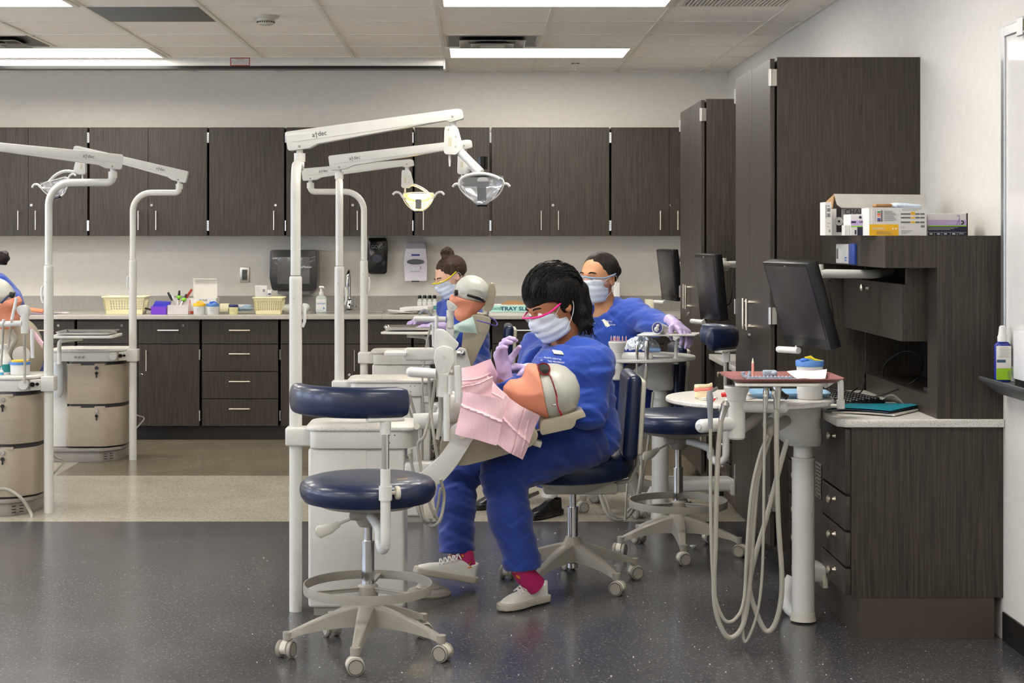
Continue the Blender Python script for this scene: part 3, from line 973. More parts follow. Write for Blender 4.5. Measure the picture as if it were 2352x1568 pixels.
def assistant_stool(name, loc, label, seatz, base_a, pad0, pad1, tube_a, padz, lever=2.9):
    t = thing(name, label, 'stool', loc, 0, 'navy stools with a foot ring')
    s = MB(); cushion(s, .229, seatz, .085); obj('seat', s, NAVY, t, world=False)
    u = MB().lathe([(0, seatz-.075), (.05, seatz-.075), (.09, seatz-.067), (.155, seatz-.055), (.19, seatz-.04), (.19, seatz-.034), (0, seatz-.034)], n=48)
    obj('seat_shell', u, GREYP, t, world=False)
    h = MB().lathe([(0, seatz-.125), (.03, seatz-.125), (.045, seatz-.1), (.05, seatz-.07), (0, seatz-.07)], n=28)
    h.cbox((0, 0, seatz-.085), (.12, .09, .03), .01)
    obj('swivel_housing', h, GREYP, t, world=False)
    g = MB(); g.cyl((0, 0, .37), (0, 0, seatz-.1), .0145, n=24); g.cyl((0, 0, .19), (0, 0, .372), .0215, n=28)
    g.cyl((0, 0, .372), (0, 0, .378), .0225, n=28)
    obj('gas_lift', g, CHROME, t, world=False)
    # foot ring
    m = MB(); R = .216
    m.lathe([(R-.004, .206), (R, .206), (R+.001, .22), (R, .236), (R-.004, .236), (R-.005, .22), (R-.004, .206)], n=72)
    ring = obj('foot_ring', m, GREYP, t, world=False)
    m = MB()
    for a in (base_a+.6, base_a+.6+2.09, base_a+.6+4.19):
        d = Vector((math.cos(a), math.sin(a), 0))
        m.cbox(d*.115+Vector((0, 0, .215)), (.19, .006, .014), .001, (0, 0, a)); m.cbox(d*.115+Vector((0, 0, .2225)), (.19, .016, .003), .001, (0, 0, a))
    m.lathe([(0, .192), (.034, .192), (.034, .225), (.028, .232), (0, .232)], n=28)
    obj('ring_spokes', m, GREYP, ring, world=False)
    star_base(t, base_a)
    # backrest arm: J tube, sleeve, knob
    ta = tube_a; ra = .245
    P = lambda r, z: Vector((r*math.cos(ta), r*math.sin(ta), z))
    m = MB()
    zb = seatz-.145
    pts = [P(.02, seatz-.085), P(.07, seatz-.088), P(.13, seatz-.10), P(.165, zb+.03)]+[P(.205-.04*math.cos(a), zb+.02-.04*math.sin(a)*1.0) for a in [PI*i/8 for i in range(1, 8)]]+[P(ra, zb+.03), P(ra, seatz+.1)]
    m.tube(smooth_path(pts, 4), .0165, 18)
    m.cyl(P(ra, seatz+.0), P(ra, seatz+.045), .0215, n=22)
    arm = obj('backrest_arm', m, WHITE2, t, world=False)
    k = MB(); tn = Vector((-math.sin(ta), math.cos(ta), 0))
    kc = P(ra, seatz+.022)
    k.cyl(kc+tn*.02, kc+tn*.034, .006, n=10)
    for i in range(1):
        k.lathe([(0, 0), (.02, 0), (.022, .003), (.022, .011), (.02, .014), (0, .014)], kc+tn*.033, 10, tn.to_track_quat('Z', 'Y').to_matrix().to_4x4())
    obj('clamp_knob', k, CREAM, arm, world=False)
    c = MB(); c.cyl(P(ra, seatz+.1), P(ra, padz-.075), .012, n=18); obj('inner_post', c, CHROME, arm, world=False)
    b = MB(); b.cyl(P(ra, padz-.1), P(ra, padz-.052), .018, n=20)
    b.cbox(P(ra-.002, padz-.053), (.12, .04, .012), .004, (0, 0, ta+PI/2))
    obj('pad_bracket', b, WHITE2, t, world=False)
    p = MB(); arc_pad(p, .235, padz, .1, .062, pad0, pad1); obj('backrest', p, NAVY, t, world=False)
    if lever is not None:
        l = MB(); d = Vector((math.cos(lever), math.sin(lever), 0))
        l.tube([d*.03+Vector((0, 0, seatz-.09)), d*.09+Vector((0, 0, seatz-.115)), d*.12+Vector((0, 0, seatz-.13))], .005, 10)
        l.tube([d*.10+Vector((0, 0, seatz-.12)), d*.13+Vector((0, 0, seatz-.137)), d*.17+Vector((0, 0, seatz-.15)), d*.18+Vector((0, 0, seatz-.152))], [.01, .017, .022, .012], 16, flat=.35)
        obj('height_lever', l, CREAM, t, world=False)
    return t
R_ = math.radians
assistant_stool('stool', (-.361, 5.55, 0), 'navy stool with foot ring and curved armrest, standing alone nearest the camera', .55, R_(49), R_(-52), R_(-172), R_(-73), .862, lever=R_(170))
assistant_stool('stool', (.895, 7.30, 0), 'navy stool with foot ring, half hidden behind the round instrument table', .583, R_(52), R_(-66), R_(58), R_(-40), .955, lever=R_(205))

def doctor_stool(loc, label, seatz, base_a, face, back=True):
    """low stool with a tall back; face = direction the sitter faces"""
    t = thing('stool', label, 'stool', loc, 0, 'navy stools with a backrest')
    s = MB(); cushion(s, .236, 0, .105); s.xf(Matrix.Translation((.012, 0, seatz)) @ Matrix.Rotation(-.05, 4, 'Y')); obj('seat', s, NAVY, t, world=False)
    u = MB().lathe([(0, seatz-.1), (.08, seatz-.1), (.14, seatz-.075), (.2, seatz-.045), (.2, seatz-.036), (0, seatz-.036)], n=48)
    u.cbox((.03, 0, seatz-.085), (.3, .11, .05), .015)
    obj('seat_shell', u, CREAM, t, world=False)
    g = MB(); g.cyl((0, 0, .30), (0, 0, seatz-.09), .0145, n=24); g.cyl((0, 0, .065), (0, 0, .302), .0225, n=28)
    g.cyl((0, 0, .302), (0, 0, .308), .0235, n=28)
    obj('gas_lift', g, CHROME, t, world=False)
    star_base(t, base_a)
    if back:
        d = Vector((-math.cos(face), -math.sin(face), 0))
        M = Matrix.Translation(d*.225+Vector((0, 0, seatz+.21))) @ Matrix.Rotation(math.atan2(d.y, d.x), 4, 'Z') @ Matrix.Rotation(.06, 4, 'Y')
        p = MB(); p.cbox((0, 0, 0), (.06, .36, .34), .028, seg=5); p.xf(M); obj('backrest', p, NAVY, t, world=False)
        q = MB(); q.cbox((.036, 0, .0), (.028, .30, .30), .013, seg=4); q.tube([(.03, 0, -.1), (.05, 0, -.2), (.02, 0, -.27), (-.08, 0, -.29)], .016, 14, flat=.6)
        q.xf(M); obj('backrest_shell', q, CREAM, t, world=False)
    l = MB(); l.tube([(-.14, -.05, seatz-.1), (-.19, -.09, seatz-.115), (-.23, -.12, seatz-.125)], [.008, .01, .006], 12, flat=.6)
    obj('height_lever', l, GREYP, t, world=False)
    return t
doctor_stool((.392, 6.66, 0), 'navy stool with backrest under the seated student in front', .474, R_(18), PI)
# ------------------------------------------------------------------ simulator carts, light poles, lamp heads
INK = mat('black_print', (28, 28, 30), .6)
def slab(m, pts2, Yc, w, b=.006):
    """outline in the XZ plane (world x, z) given thickness w around Yc"""
    M = Matrix(((1, 0, 0, 0), (0, 0, -1, Yc+w/2), (0, 1, 0, 0), (0, 0, 0, 1)))
    m.prism(pts2, M, w, b, 3)
REFL = mat('lamp_reflector', (214, 214, 218), .1, .95)
REFLY = mat('lamp_reflector_lit', (238, 222, 180), .12, .8, emit=(255, 214, 120), estr=.3)
YGLOW = mat('lamp_bulb_glow', (255, 226, 150), .4, emit=(255, 222, 140), estr=12.0)
CLEARP = mat('clear_plastic', (232, 236, 238), .06, alpha=.12, spec=.8)

def light_unit(label, px, py_foot, stub, end, sgn, armY, head):
    """pole with a rotating arm. stub = world XY of the upper stub; end = far pivot of the arm (Vector)"""
    X, Y = px, py_foot
    t = thing('lamp_pole', label, 'dental lamp', (X, Y, 0), 0, 'white lamp poles')
    m = MB(); m.cyl((X, Y, 0), (X, Y, 1.235), .0238, n=28)
    m.lathe([(.0238, 0), (.0235, .008), (.0205, .014), (0, .014)], (X, Y, 1.235), 28)
    m.cyl((X, Y, 1.19), (X, Y, 1.1915), .0242, n=28)
    obj('pole', m, WHITE, t)
    sx, sy = stub
    d = Vector((sx-X, sy-Y, 0)); L = d.length; d.normalize()
    B = Vector((X, Y, 0)); zt = 1.668; r = .115
    pts = [B+Vector((0, 0, 1.252)), B+Vector((0, 0, zt-r))]
    for i in range(1, 9):
        a = PI/2*i/8
        pts.append(B+d*(r-r*math.cos(a))+Vector((0, 0, zt-r+r*math.sin(a))))
    pts.append(B+d*(L-.03)+Vector((0, 0, zt)))
    for i in range(1, 6):
        a = PI/2*i/5
        pts.append(B+d*(L-.03+.03*math.sin(a))+Vector((0, 0, zt+.03-.03*math.cos(a))))
    pts.append(B+d*L+Vector((0, 0, zt+.05)))
    m = MB().tube(pts, .0188, 24)
    m.cyl(B+d*L+Vector((0, 0, zt+.022)), B+d*L+Vector((0, 0, zt+.055)), .0225, n=24)
    obj('upper_tube', m, WHITE, t)
    P0 = B+d*L+Vector((0, 0, zt+.098))
    m = MB().cyl(B+d*L+Vector((0, 0, zt+.05)), P0, .0135, n=20); obj('pivot_post', m, WHITE2, t)
    m = MB(); m.tube([(X+sgn*.028, Y-.004, 1.145), (X+sgn*.034, Y-.006, 1.13), (X+sgn*.034, Y-.006, 1.08), (X+sgn*.026, Y-.004, 1.06)], .006, 10)
    obj('hose_hook', m, PLW, t)
    scr = MB(); scr.cyl((X-.004, Y-.0245, 1.165), (X-.004, Y-.022, 1.165), .004, n=12); obj('set_screw', scr, STEEL, t)
    # tapered box arm
    P1 = Vector(end); ax = (P1-P0); LL = ax.length; ux = ax.normalized()
    uy = Vector((0, 0, 1)).cross(ux).normalized(); uz = ux.cross(uy)
    side = -1 if uy.y > 0 else 1                              # which side faces the camera
    AM = Matrix((( *ux, 0), (*uz, 0), (*(uy*-1.0), 0), (0, 0, 0, 1))).transposed()
    AM.translation = P0
    out = [(-.048, -.028), (-.048, .048), (LL+.02, .030), (LL+.042, .024), (LL+.042, -.012), (LL-.012, -.018), (LL-.03, -.008), (.07, -.018), (.035, -.03)]
    out = round_poly(out, [.012, .012, .004, .01, .008, .004, .004, .006, .006], 4)
    m = MB(); m.prism(out, AM @ Matrix.Translation((0, 0, -.027)), .054, .007, 3)
    arm = obj('arm', m, WHITE, t)
    FM = AM @ Matrix.Translation((0, 0, .0274)) if (uy*-1.0).y < 0 else AM @ Matrix.Translation((0, 0, -.0274)) @ Matrix.Rotation(PI, 4, 'Y')
    fs = 1 if (uy*-1.0).y < 0 else -1
    m = MB(); m.text('a\u2020dec', FM @ Matrix.Translation((fs*(.085 if fs > 0 else .12), .018, 0)), .026, .0002, sx=.95)
    obj('maker_mark', m, INK, arm)
    m = MB(); m.cyl(FM @ Vector((fs*0, -.018, -.002)), FM @ Vector((fs*0, -.018, .0008)), .0055, n=14); m.cyl(FM @ Vector((fs*LL, .002, -.002)), FM @ Vector((fs*LL, .002, .0008)), .0045, n=14)
    obj('screws', m, GREYP, arm)
    m = MB(); m.cbox((0, 0, 0), (LL+.03, .0009, .0006)); m.xf(FM @ Matrix.Translation((fs*(LL/2-.01), -.003, .0001)) @ Matrix.Rotation(-fs*.02, 4, 'Z')); obj('seam_line', m, GREYD, arm)
    head(t, P1, AM)
    return t

def frame(f, up=(0, 0, 1)):
    """matrix with x = f, z close to up"""
    f = Vector(f).normalized(); u = Vector(up); l = u.cross(f).normalized(); u = f.cross(l)
    return Matrix(((f.x, l.x, u.x, 0), (f.y, l.y, u.y, 0), (f.z, l.z, u.z, 0), (0, 0, 0, 1)))
def lamp_head(t, c, f, lit=False, handle='top', up=(0, 0, 1), s=1.0, blk=True):
    """dish reflector facing f at centre c; dish is wider than tall and comes to a blunt point below"""
    H = Matrix.Translation(Vector(c)) @ frame(f, up) @ Matrix.Diagonal((s, s, s, 1))
    h = obj('lamp_head', MB().cbox((-.035, 0, .035), (.03, .05, .03), .008, seg=3).xf(H), WHITE2, t)
    def fn(u, v):
        a = -1+2*u
        zz = .048-.105*v
        w = .086*(1-max(0, v-.25)/.8)**.6
        y = a*w
        x = .012+.035*a*a*(1-.3*v)-.045*(1-a*a)+.018*math.sin(v*PI*.9)
        x = .03*(a*a)-.038*(1-abs(v-.45)*1.1)
        return Vector((x, y, zz))
    m = MB(); m.sheet(fn, 26, 18, .0025); m.xf(H)
    obj('reflector', m, REFLY if lit else REFL, h, smooth=75)
    # front shield and rim
    rim = [Vector((.032*(abs(y)/.085)**2+.001, y, z)) for y, z in [(-.085, .04), (-.05, .05), (0, .053), (.05, .05), (.085, .04), (.086, .015), (.066, -.02), (.036, -.046), (0, -.06), (-.036, -.046), (-.066, -.02), (-.086, .015)]]
    m = MB(); m.tube(smooth_path(rim+[rim[0]], 3)[:-1], .0026, 8, closed=True); m.xf(H); obj('rim', m, PLW, h)
    def fs(u, v):
        a = -1+2*u; zz = .05-.108*v
        w = .086*(1-max(0, v-.25)/.8)**.6
        return Vector((.036+.0*a, a*w, zz))
    m = MB(); m.sheet(lambda u, v: fs(u, v)+Vector((-.004*(1-(2*u-1)**2), 0, 0)), 14, 10, .0012); m.xf(H); obj('front_shield', m, CLEARP, h)
    m = MB(); m.cbox((.024, 0, -.016), (.016, .036, .056), .006, seg=3); m.cbox((.02, 0, -.06), (.022, .04, .014), .003); m.xf(H)
    obj('bulb_holder', m, BLACKG, h)
    if lit:
        m = MB(); m.ball((.002, 0, .026), (.012, .05, .017)); m.xf(H); obj('bulb', m, YGLOW, h)
    m = MB()
    if handle == 'top':
        m.tube(smooth_path([(.04, -.078, .02), (.048, -.07, .05), (.052, -.03, .066), (.052, .02, .067), (.048, .06, .055), (.044, .072, .045)], 5), .006, 12)
    else:
        for sg in (-1, 1):
            if sg > 0: m.xf(H); obj('handle', m, PLW, h); m = MB()
            m.tube(smooth_path([(.02, sg*.07, .015), (.03, sg*.088, .022), (.03, sg*.105, .045), (.03, sg*.13, .05), (.03, sg*.145, .036)], 5), .0065, 12)
    m.xf(H); obj('handle', m, PLW, h)
    return h
LABEL = mat('cream_label', (226, 220, 196), .6)
def link_block(t, P1, Z0, dirx, plane_y):
    """tapered pivot housing hanging under the arm end"""
    X, Y = P1.x, P1.y
    s = dirx
    m = MB(); m.cyl((X, Y, P1.z), (X, Y, Z0), .0135, n=18); obj('drop_post', m, WHITE2, t)
    o = [(X-s*.03, Z0), (X-s*.033, Z0-.02), (X-s*.035, Z0-.1), (X-s*.028, Z0-.108), (X+s*.012, Z0-.11), (X+s*.038, Z0-.086), (X+s*.038, Z0-.07), (X+s*.022, Z0-.01), (X+s*.014, Z0)]
    o = round_poly(o, .006, 3)
    m = MB(); slab(m, o, Y, .042, .005); b = obj('head_link', m, WHITE2, t)
    m = MB().box(X-s*.018, X-s*.002, Y-.0218, Y-.0205, Z0-.08, Z0-.04); l = obj('rating_label', m, LABEL, b)
    m = MB()
    for k in range(6): m.box(X-s*.016+s*.0022*k, X-s*.0155+s*.0022*k, Y-.0222, Y-.0216, Z0-.077, Z0-.043)
    obj('label_print', m, INK, l)
    m = MB()
    for (dx, dz) in ((-.016, -.012), (.012, -.04), (.012, -.078)): m.cyl((X+s*dx, Y-.0225, Z0+dz), (X+s*dx, Y-.02, Z0+dz), .0045, n=12)
    obj('screws', m, STEEL, b)
    m = MB(); m.tube([(X-s*.012, Y, Z0-.105), (X-s*.012, Y, Z0-.125), (X-s*.012, Y, Z0-.155)], [.004, .0055, .003], 10); obj('pull_switch', m, PLW, b)
    return b

# right-hand row
def head_r1(t, P1, AM):
    link_block(t, P1, P1.z-.036, 1, 0)
    e = at(1105, 397, 6.40)
    m = MB(); m.tube(smooth_path([(P1.x+.02, P1.y, P1.z-.125), tuple(at(1080, 372, 6.44)), tuple(e)], 6), [.017]*13, 16, flat=.8); obj('curved_arm', m, WHITE2, t)
    lamp_head(t, at(1108, 432, 6.36), (-.15, -1, -.25), s=1.0)
light_unit('nearest white lamp pole, with the topmost arm, beside the front stool', -.671, 6.17, (-.690, 6.49), at(1040, 270, 6.47), 1, 0, head_r1)
def head_r2(t, P1, AM):
    link_block(t, P1, P1.z-.034, 1, 0)
    m = MB(); m.tube(smooth_path([(P1.x+.02, P1.y, P1.z-.12), tuple(at(1085, 385, 8.40)), tuple(at(1106, 425, 8.38))], 6), .014, 14); obj('curved_arm', m, WHITE2, t)
    m = MB(); c = at(1108, 380, 8.42); m.cyl(c-Vector((0, 0, .02)), c+Vector((0, 0, .045)), .028, n=24); obj('motor_cap', m, BLACKG, t, label='black gloss cap')
    lamp_head(t, at(1108, 440, 8.36), (-.15, -1, -.35), s=1.0, handle='side')
light_unit('second white lamp pole, its arm just under the nearest one', -.671, 8.15, (X_(779, 8.45), 8.45), at(1066, 336, 8.45), 1, 0, head_r2)
def head_r3(t, P1, AM):
    link_block(t, P1, P1.z-.034, 1, 0)
    m = MB(); m.tube(smooth_path([(P1.x+.01, P1.y, P1.z-.125), tuple(at(955, 426, 10.1)), tuple(at(980, 440, 10.1)), tuple(at(992, 458, 10.1))], 6), .0085, 12, flat=1.4); obj('curved_arm', m, WHITE2, t)
    lamp_head(t, at(962, 463, 10.08), (-.05, -1, .1), lit=True, handle='side', s=1.08)
light_unit('third white lamp pole with the lamp head glowing yellow', X_(836, 10.13), 10.13, (X_(713, 10.10), 10.10), at(935, 378, 10.10), 1, 0, head_r3)
# left-hand row
def head_l1(t, P1, AM):
    link_block(t, P1, P1.z-.034, -1, 0)
    lamp_head(t, P1+Vector((-.1, -.02, -.24)), (-.2, -1, -.3), handle='side')
light_unit('white lamp pole at the left edge, its arm running out of the picture', -2.158, 8.36, (X_(259, 8.34), 8.34), at(-60, 336, 8.2), -1, 0, head_l1)
def head_l2(t, P1, AM):
    link_block(t, P1, P1.z-.034, -1, 0)
    m = MB(); m.tube(smooth_path([(P1.x-.01, P1.y, P1.z-.13), tuple(at(150, 393, 10.3)), tuple(at(128, 402, 10.3)), tuple(at(112, 418, 10.3))], 6), .0095, 12, flat=1.4); obj('curved_arm', m, WHITE2, t)
    lamp_head(t, at(132, 432, 10.26), (-.25, -1, .1), handle='side', s=1.05, up=(-.25, 0, 1))
light_unit('farther left white lamp pole with its arm sloping up to the left', -2.143, 10.34, (X_(412, 10.32), 10.32), at(185, 348, 10.30), -1, 0, head_l2)

# carts
def cart_r(X0, Yf, label, front=False):
    """cream cabinet cart clamped to the pole on its left"""
    t = thing('simulator_cart', label, 'dental cart', (X0+.2, Yf+.18, 0), 0, 'cream carts beside the lamp poles')
    m = MB(); x0, x1 = X0+.075, X0+.43
    m.box(x0-.02, x1-.02, Yf+.03, Yf+.31, .03, .618, .012, 3); m.box(x0-.0, x1-.16, Yf+.028, Yf+.04, .06, .612, .001)
    obj('cabinet', m, WHITE, t)
    m = MB(); m.box(x0+.0, x1-.02, Yf+.045, Yf+.3, 0, .03); obj('plinth', m, GREYP, t)
    top = round_poly([(x0-.03, Yf), (x1+.02, Yf), (x1+.05, Yf+.12), (x1+.02, Yf+.33), (x0-.03, Yf+.33)], [.06, .05, .03, .06, .08], 6)
    m = MB(); m.prism([(a*1.0, b) for a, b in [(p[0], p[1]) for p in round_poly([(x0-.015, Yf+.012), (x1, Yf+.012), (x1+.03, Yf+.12), (x1, Yf+.31), (x0-.015, Yf+.31)], [.04, .05, .03, .05, .06], 6)]], Matrix.Translation((0, 0, .618)), .066, .004, 2)
    obj('deck_frame', m, WHITE, t)
    m = MB(); m.prism(top, Matrix.Translation((0, 0, .684)), .014, .004, 2); obj('deck_top', m, TOPM, t)
    m = MB(); m.box(X0-.035, X0+.062, Yf+.075, Yf+.155, .619, .688, .008, 3); obj('pole_clamp', m, WHITE, t)
    m = MB()
    for (dx, dz) in ((-.075, .668), (-.055, .668), (-.075, .64)): m.cyl((x1+dx, Yf+.0105, dz), (x1+dx, Yf+.0135, dz), .0025, n=10)
    obj('screw_holes', m, BLACK, t)
    m = MB(); m.cyl((x1-.03, Yf+.13, .55), (x1+.015, Yf+.13, .55), .026, n=20); obj('hose_port', m, WHITE2, t)
    return t
# the clamp sits round the pole: pole passes at Yf+.115
cart_r(-.671, 6.055, 'cream cart with speckled top clamped to the nearest lamp pole, behind the front stool')
cart_r(-.671, 8.035, 'cream cart in the middle of the right row, under a chrome hose holder')
cart_r(X_(836, 10.13), 10.015, 'cream cart farthest back in the right row')

def cart_l(X0, Yf, label):
    t = thing('drawer_cart', label, 'dental cart', (X0-.26, Yf+.2, 0), 0, 'carts with beige drawers')
    def outline(w, dd, x0, y0, inset=0.0):
        return round_poly([(x0+inset, y0+inset), (x0+w-.10-inset, y0+inset), (x0+w-inset, y0+.12), (x0+w-inset, y0+dd-inset), (x0+inset, y0+dd-inset)], [.02, .05, .06, .03, .02], 7)
    x0 = X0-.39; 
    m = MB(); m.prism(outline(.345, .36, x0, Yf, .012), Matrix.Translation((0, 0, .09)), .53, .002); obj('carcass', m, DGREY, t)
    for k, (z0, z1) in enumerate(((.095, .348), (.358, .612))):
        m = MB(); m.prism(outline(.345, .36, x0, Yf), Matrix.Translation((0, 0, z0)), z1-z0-.014, .004, 2)
        m.prism(outline(.345, .36, x0, Yf-.001), Matrix.Translation((0, 0, z0+.118)), .0025, .0005, 1)
        # lip with a finger slot
        m.box(x0+.003, x0+.09, Yf+.001, Yf+.014, z1-.02, z1-.004, .002); m.box(x0+.175, x0+.24, Yf+.001, Yf+.014, z1-.02, z1-.004, .002)
        d = obj('drawer', m, BEIGE, t)
        l = MB(); l.cyl((x0+.19, Yf-.01, z1-.03), (x0+.19, Yf+.004, z1-.03), .011, n=16); obj('drawer_lock', l, CHROME, d)
        l = MB(); l.cyl((x0+.19, Yf-.014, z1-.062), (x0+.19, Yf-.006, z1-.062), .0095, n=14); l.box(x0+.186, x0+.194, Yf-.012, Yf-.008, z1-.09, z1-.06, .001); obj('key', l, BLACK, d)
    m = MB(); m.prism(outline(.42, .36, X0-.48, Yf-.02, 0), Matrix.Translation((0, 0, .066)), .018, .003); m.prism(outline(.41, .35, X0-.475, Yf-.012, .006), Matrix.Translation((0, 0, 0)), .066, .003)
    b = obj('plinth', m, mat('plinth_grey', (142, 136, 128), .45) if 'plinth_grey' not in MATS else MATS['plinth_grey'], t)
    m = MB()
    for i in range(3):
        for j in range(2): m.cbox((X0-.145+.03*j+.012*0, Yf+.008+.03*j-.012, .02+.015*i), (.02, .008, .004), .001, (0, 0, .75))
    obj('vent_slots', m, BLACK, b)
    m = MB(); m.box(x0-.095, x0-.004, Yf+.05, Yf+.2, .085, .62, .01, 2); obj('side_column', m, WHITE, t)
    m = MB(); m.prism(round_poly([(x0-.11, Yf+.01), (x0+.28, Yf+.01), (x0+.345, Yf+.1), (x0+.345, Yf+.34), (x0-.11, Yf+.34)], [.03, .05, .05, .04, .04], 6), Matrix.Translation((0, 0, .62)), .06, .005, 2)
    df = obj('deck_frame', m, WHITE, t)
    m = MB(); m.prism(round_poly([(x0-.12, Yf-.005), (x0+.28, Yf-.005), (x0+.36, Yf+.1), (x0+.36, Yf+.36), (x0-.12, Yf+.36)], [.06, .09, .09, .08, .08], 7), Matrix.Translation((0, 0, .68)), .014, .004, 2); obj('deck_top', m, TOPM, t)
    m = MB(); m.cyl((x0+.29, Yf+.0, .655), (x0+.29, Yf+.035, .655), .024, n=20); m.cbox((x0+.335, Yf+.07, .65), (.07, .03, .055), .006, (0, 0, .7)); m.box(X0-.032, X0+.036, Yf+.07, Yf+.15, .615, .692, .006, 2)
    obj('pole_clamp', m, WHITE, t)
    m = MB()
    for i in range(3): m.cyl((x0+.055+.025*i, Yf-.004, .647-.001*i), (x0+.055+.025*i, Yf+.012, .65), .005, n=10)
    obj('toggle_switches', m, GREYP, df)
    m = MB(); m.cyl((x0+.325, Yf+.03, .655), (x0+.333, Yf+.022, .655), .012, n=14); m.cyl((x0+.345, Yf+.05, .655), (x0+.352, Yf+.043, .655), .008, n=12); obj('dark_sockets', m, BLACK, df)
    m = MB(); m.lathe([(0, 0), (.022, 0), (.028, .012), (.036, .03), (.037, .2), (.032, .215), (.02, .22), (0, .22)], (x0-.055, Yf+.0, .40), 26); obj('water_bottle', m, mat('milky_bottle', (206, 212, 214), .3, trans=.15) if 'milky_bottle' not in MATS else MATS['milky_bottle'], t)
    m = MB(); m.tube(smooth_path([(X0-.02, Yf+.16, .35), (X0+.0, Yf+.22, .27), (X0+.04, Yf+.26, .24), (X0+.0, Yf+.2, .18), (X0-.03, Yf+.2, .12)], 6), .005, 8); obj('supply_hose', m, GREYD, t)
    return t
c1 = cart_l(-2.143, 10.23, 'cart with two beige drawers, right of a white side column, at the far left pole')
c2 = dup(c1, (-2.158-.26, 8.25+.2, 0), 0, 'cart with beige drawers cut off by the left edge of the picture')
# ------------------------------------------------------------------ training manikins on the simulator carts
SHELL = mat('manikin_shell', (182, 183, 173), .38, coat=.15)
RUBF = mat('manikin_rubber', (216, 140, 112), .55, var=.04, vscale=9)
BIBP = mat('pink_bib', (232, 194, 203), .8, bump=.35, bscale=220, stretch=(1, 1, .15))
BIBG = mat('green_bib', (196, 220, 214), .8, bump=.3, bscale=220, stretch=(1, 1, .15))
REDG = mat('red_glasses', (110, 14, 22), .18, coat=.5)
REDB = mat('red_strap', (186, 26, 44), .4)
LENSD = mat('dark_lens', (40, 36, 36), .05, alpha=.75, spec=.8)
LENSC = mat('clear_lens', (225, 230, 232), .03, alpha=.18, spec=.9)
FACE = [(.140, -.052), (.143, -.092), (.127, -.105), (.108, -.108), (.090, -.115), (.083, -.135), (.082, -.158), (.078, -.165), (.055, -.187), (.035, -.188), (.010, -.178), (-.012, -.165), (-.062, -.020), (-.085, .04), (.03, .06), (.14, .0)]
HELM = [(.136, -.060), (.142, -.02), (.140, .02), (.128, .052), (.098, .084), (.06, .100), (.02, .102), (-.02, .09), (-.045, .065), (-.062, .02), (-.064, -.016)]
def manikin(label, M, bolt_side, s=1.0):
    """M: local frame to world, x forward (face), y left, z crown; outline data in metres"""
    t = thing('manikin_head', label, 'manikin', tuple(M.to_translation()))
    Mi = np.array(M.inverted()); R = Mi[:3, :3]; T = Mi[:3, 3]
    def loc(P): return (P @ R.T+T)
    def fh(P):
        Q = loc(P)
        d = poly2(Q[:, 0], Q[:, 2], HELM)
        g = d+(Q[:, 1]**2)*6.4
        e = ell(Q, (.036, 0, .0), (.104, .104, .108))
        return smin(np.maximum(g*.8, e-.01), np.maximum(e, d), .01)*s
    def ff(P):
        Q = loc(P)
        d = poly2(Q[:, 0], Q[:, 2], FACE)
        w = .092+.22*np.clip(Q[:, 2]+.06, -.13, 0)
        g = d+.055*np.abs(Q[:, 1]/w)**4.5
        # open mouth: a cavity cut in from the front
        cav = ell(Q, (.105, 0, -.128), (.040, .024, .016))
        g = np.maximum(g*.7, (Q[:, 0]-.136)*.215+(Q[:, 2]+.060)*.977-.001)
        return smax(g, -cav, .004)*s
    c = M.to_translation(); 
    corners = [M @ Vector((x, y, z)) for x in (-.09, .17) for y in (-.12, .12) for z in (-.21, .12)]
    lo, hi = bbox(corners, .01)
    hs = sdf_obj('skull_shell', fh, lo, hi, .0042*s, SHELL, t, relax=2)
    fc = sdf_obj('rubber_face', ff, lo, hi, .0034*s, RUBF, t, relax=6)
    # dental arches in the mouth
    m = MB()
    for zz, sg in ((-.120, 1), (-.136, -1)):
        for i in range(-3, 4):
            a = i*.3
            m.cbox((.072+.014*math.cos(a)-.01, .018*math.sin(a), zz), (.006, .0065, .009), .0015, (0, 0, a))
    m.xf(M); obj('teeth', m, mat('ivory_teeth', (232, 224, 200), .3) if 'ivory_teeth' not in MATS else MATS['ivory_teeth'], fc)
    m = MB()
    for sg in bolt_side:
        m.lathe([(0, 0), (.010, 0), (.010, .003), (.0075, .006), (.004, .004), (0, .003)], (0, sg*.092, 0), 22, Matrix.Rotation(-sg*PI/2, 4, 'X'))
    m.xf(M); obj('side_bolt', m, CHROME, hs)
    return t

# nearest manikin, lying on its back with the crown to the right
C1 = at(1269, 921, 6.12)
M1 = Matrix.Translation(C1) @ Matrix(((0, 0, 1, 0), (0, 1, 0, 0), (1, 0, 0, 0), (0, 0, 0, 1)))
# x_local -> +Z, z_local -> +X, y_local -> +Y (mirrored hand is harmless for a symmetric head)
S1 = .975
M1 = M1 @ Matrix.Diagonal((S1, S1, S1, 1))
man1 = manikin('peach and grey manikin head lying on the headrest in front of the student', M1, (-1,))
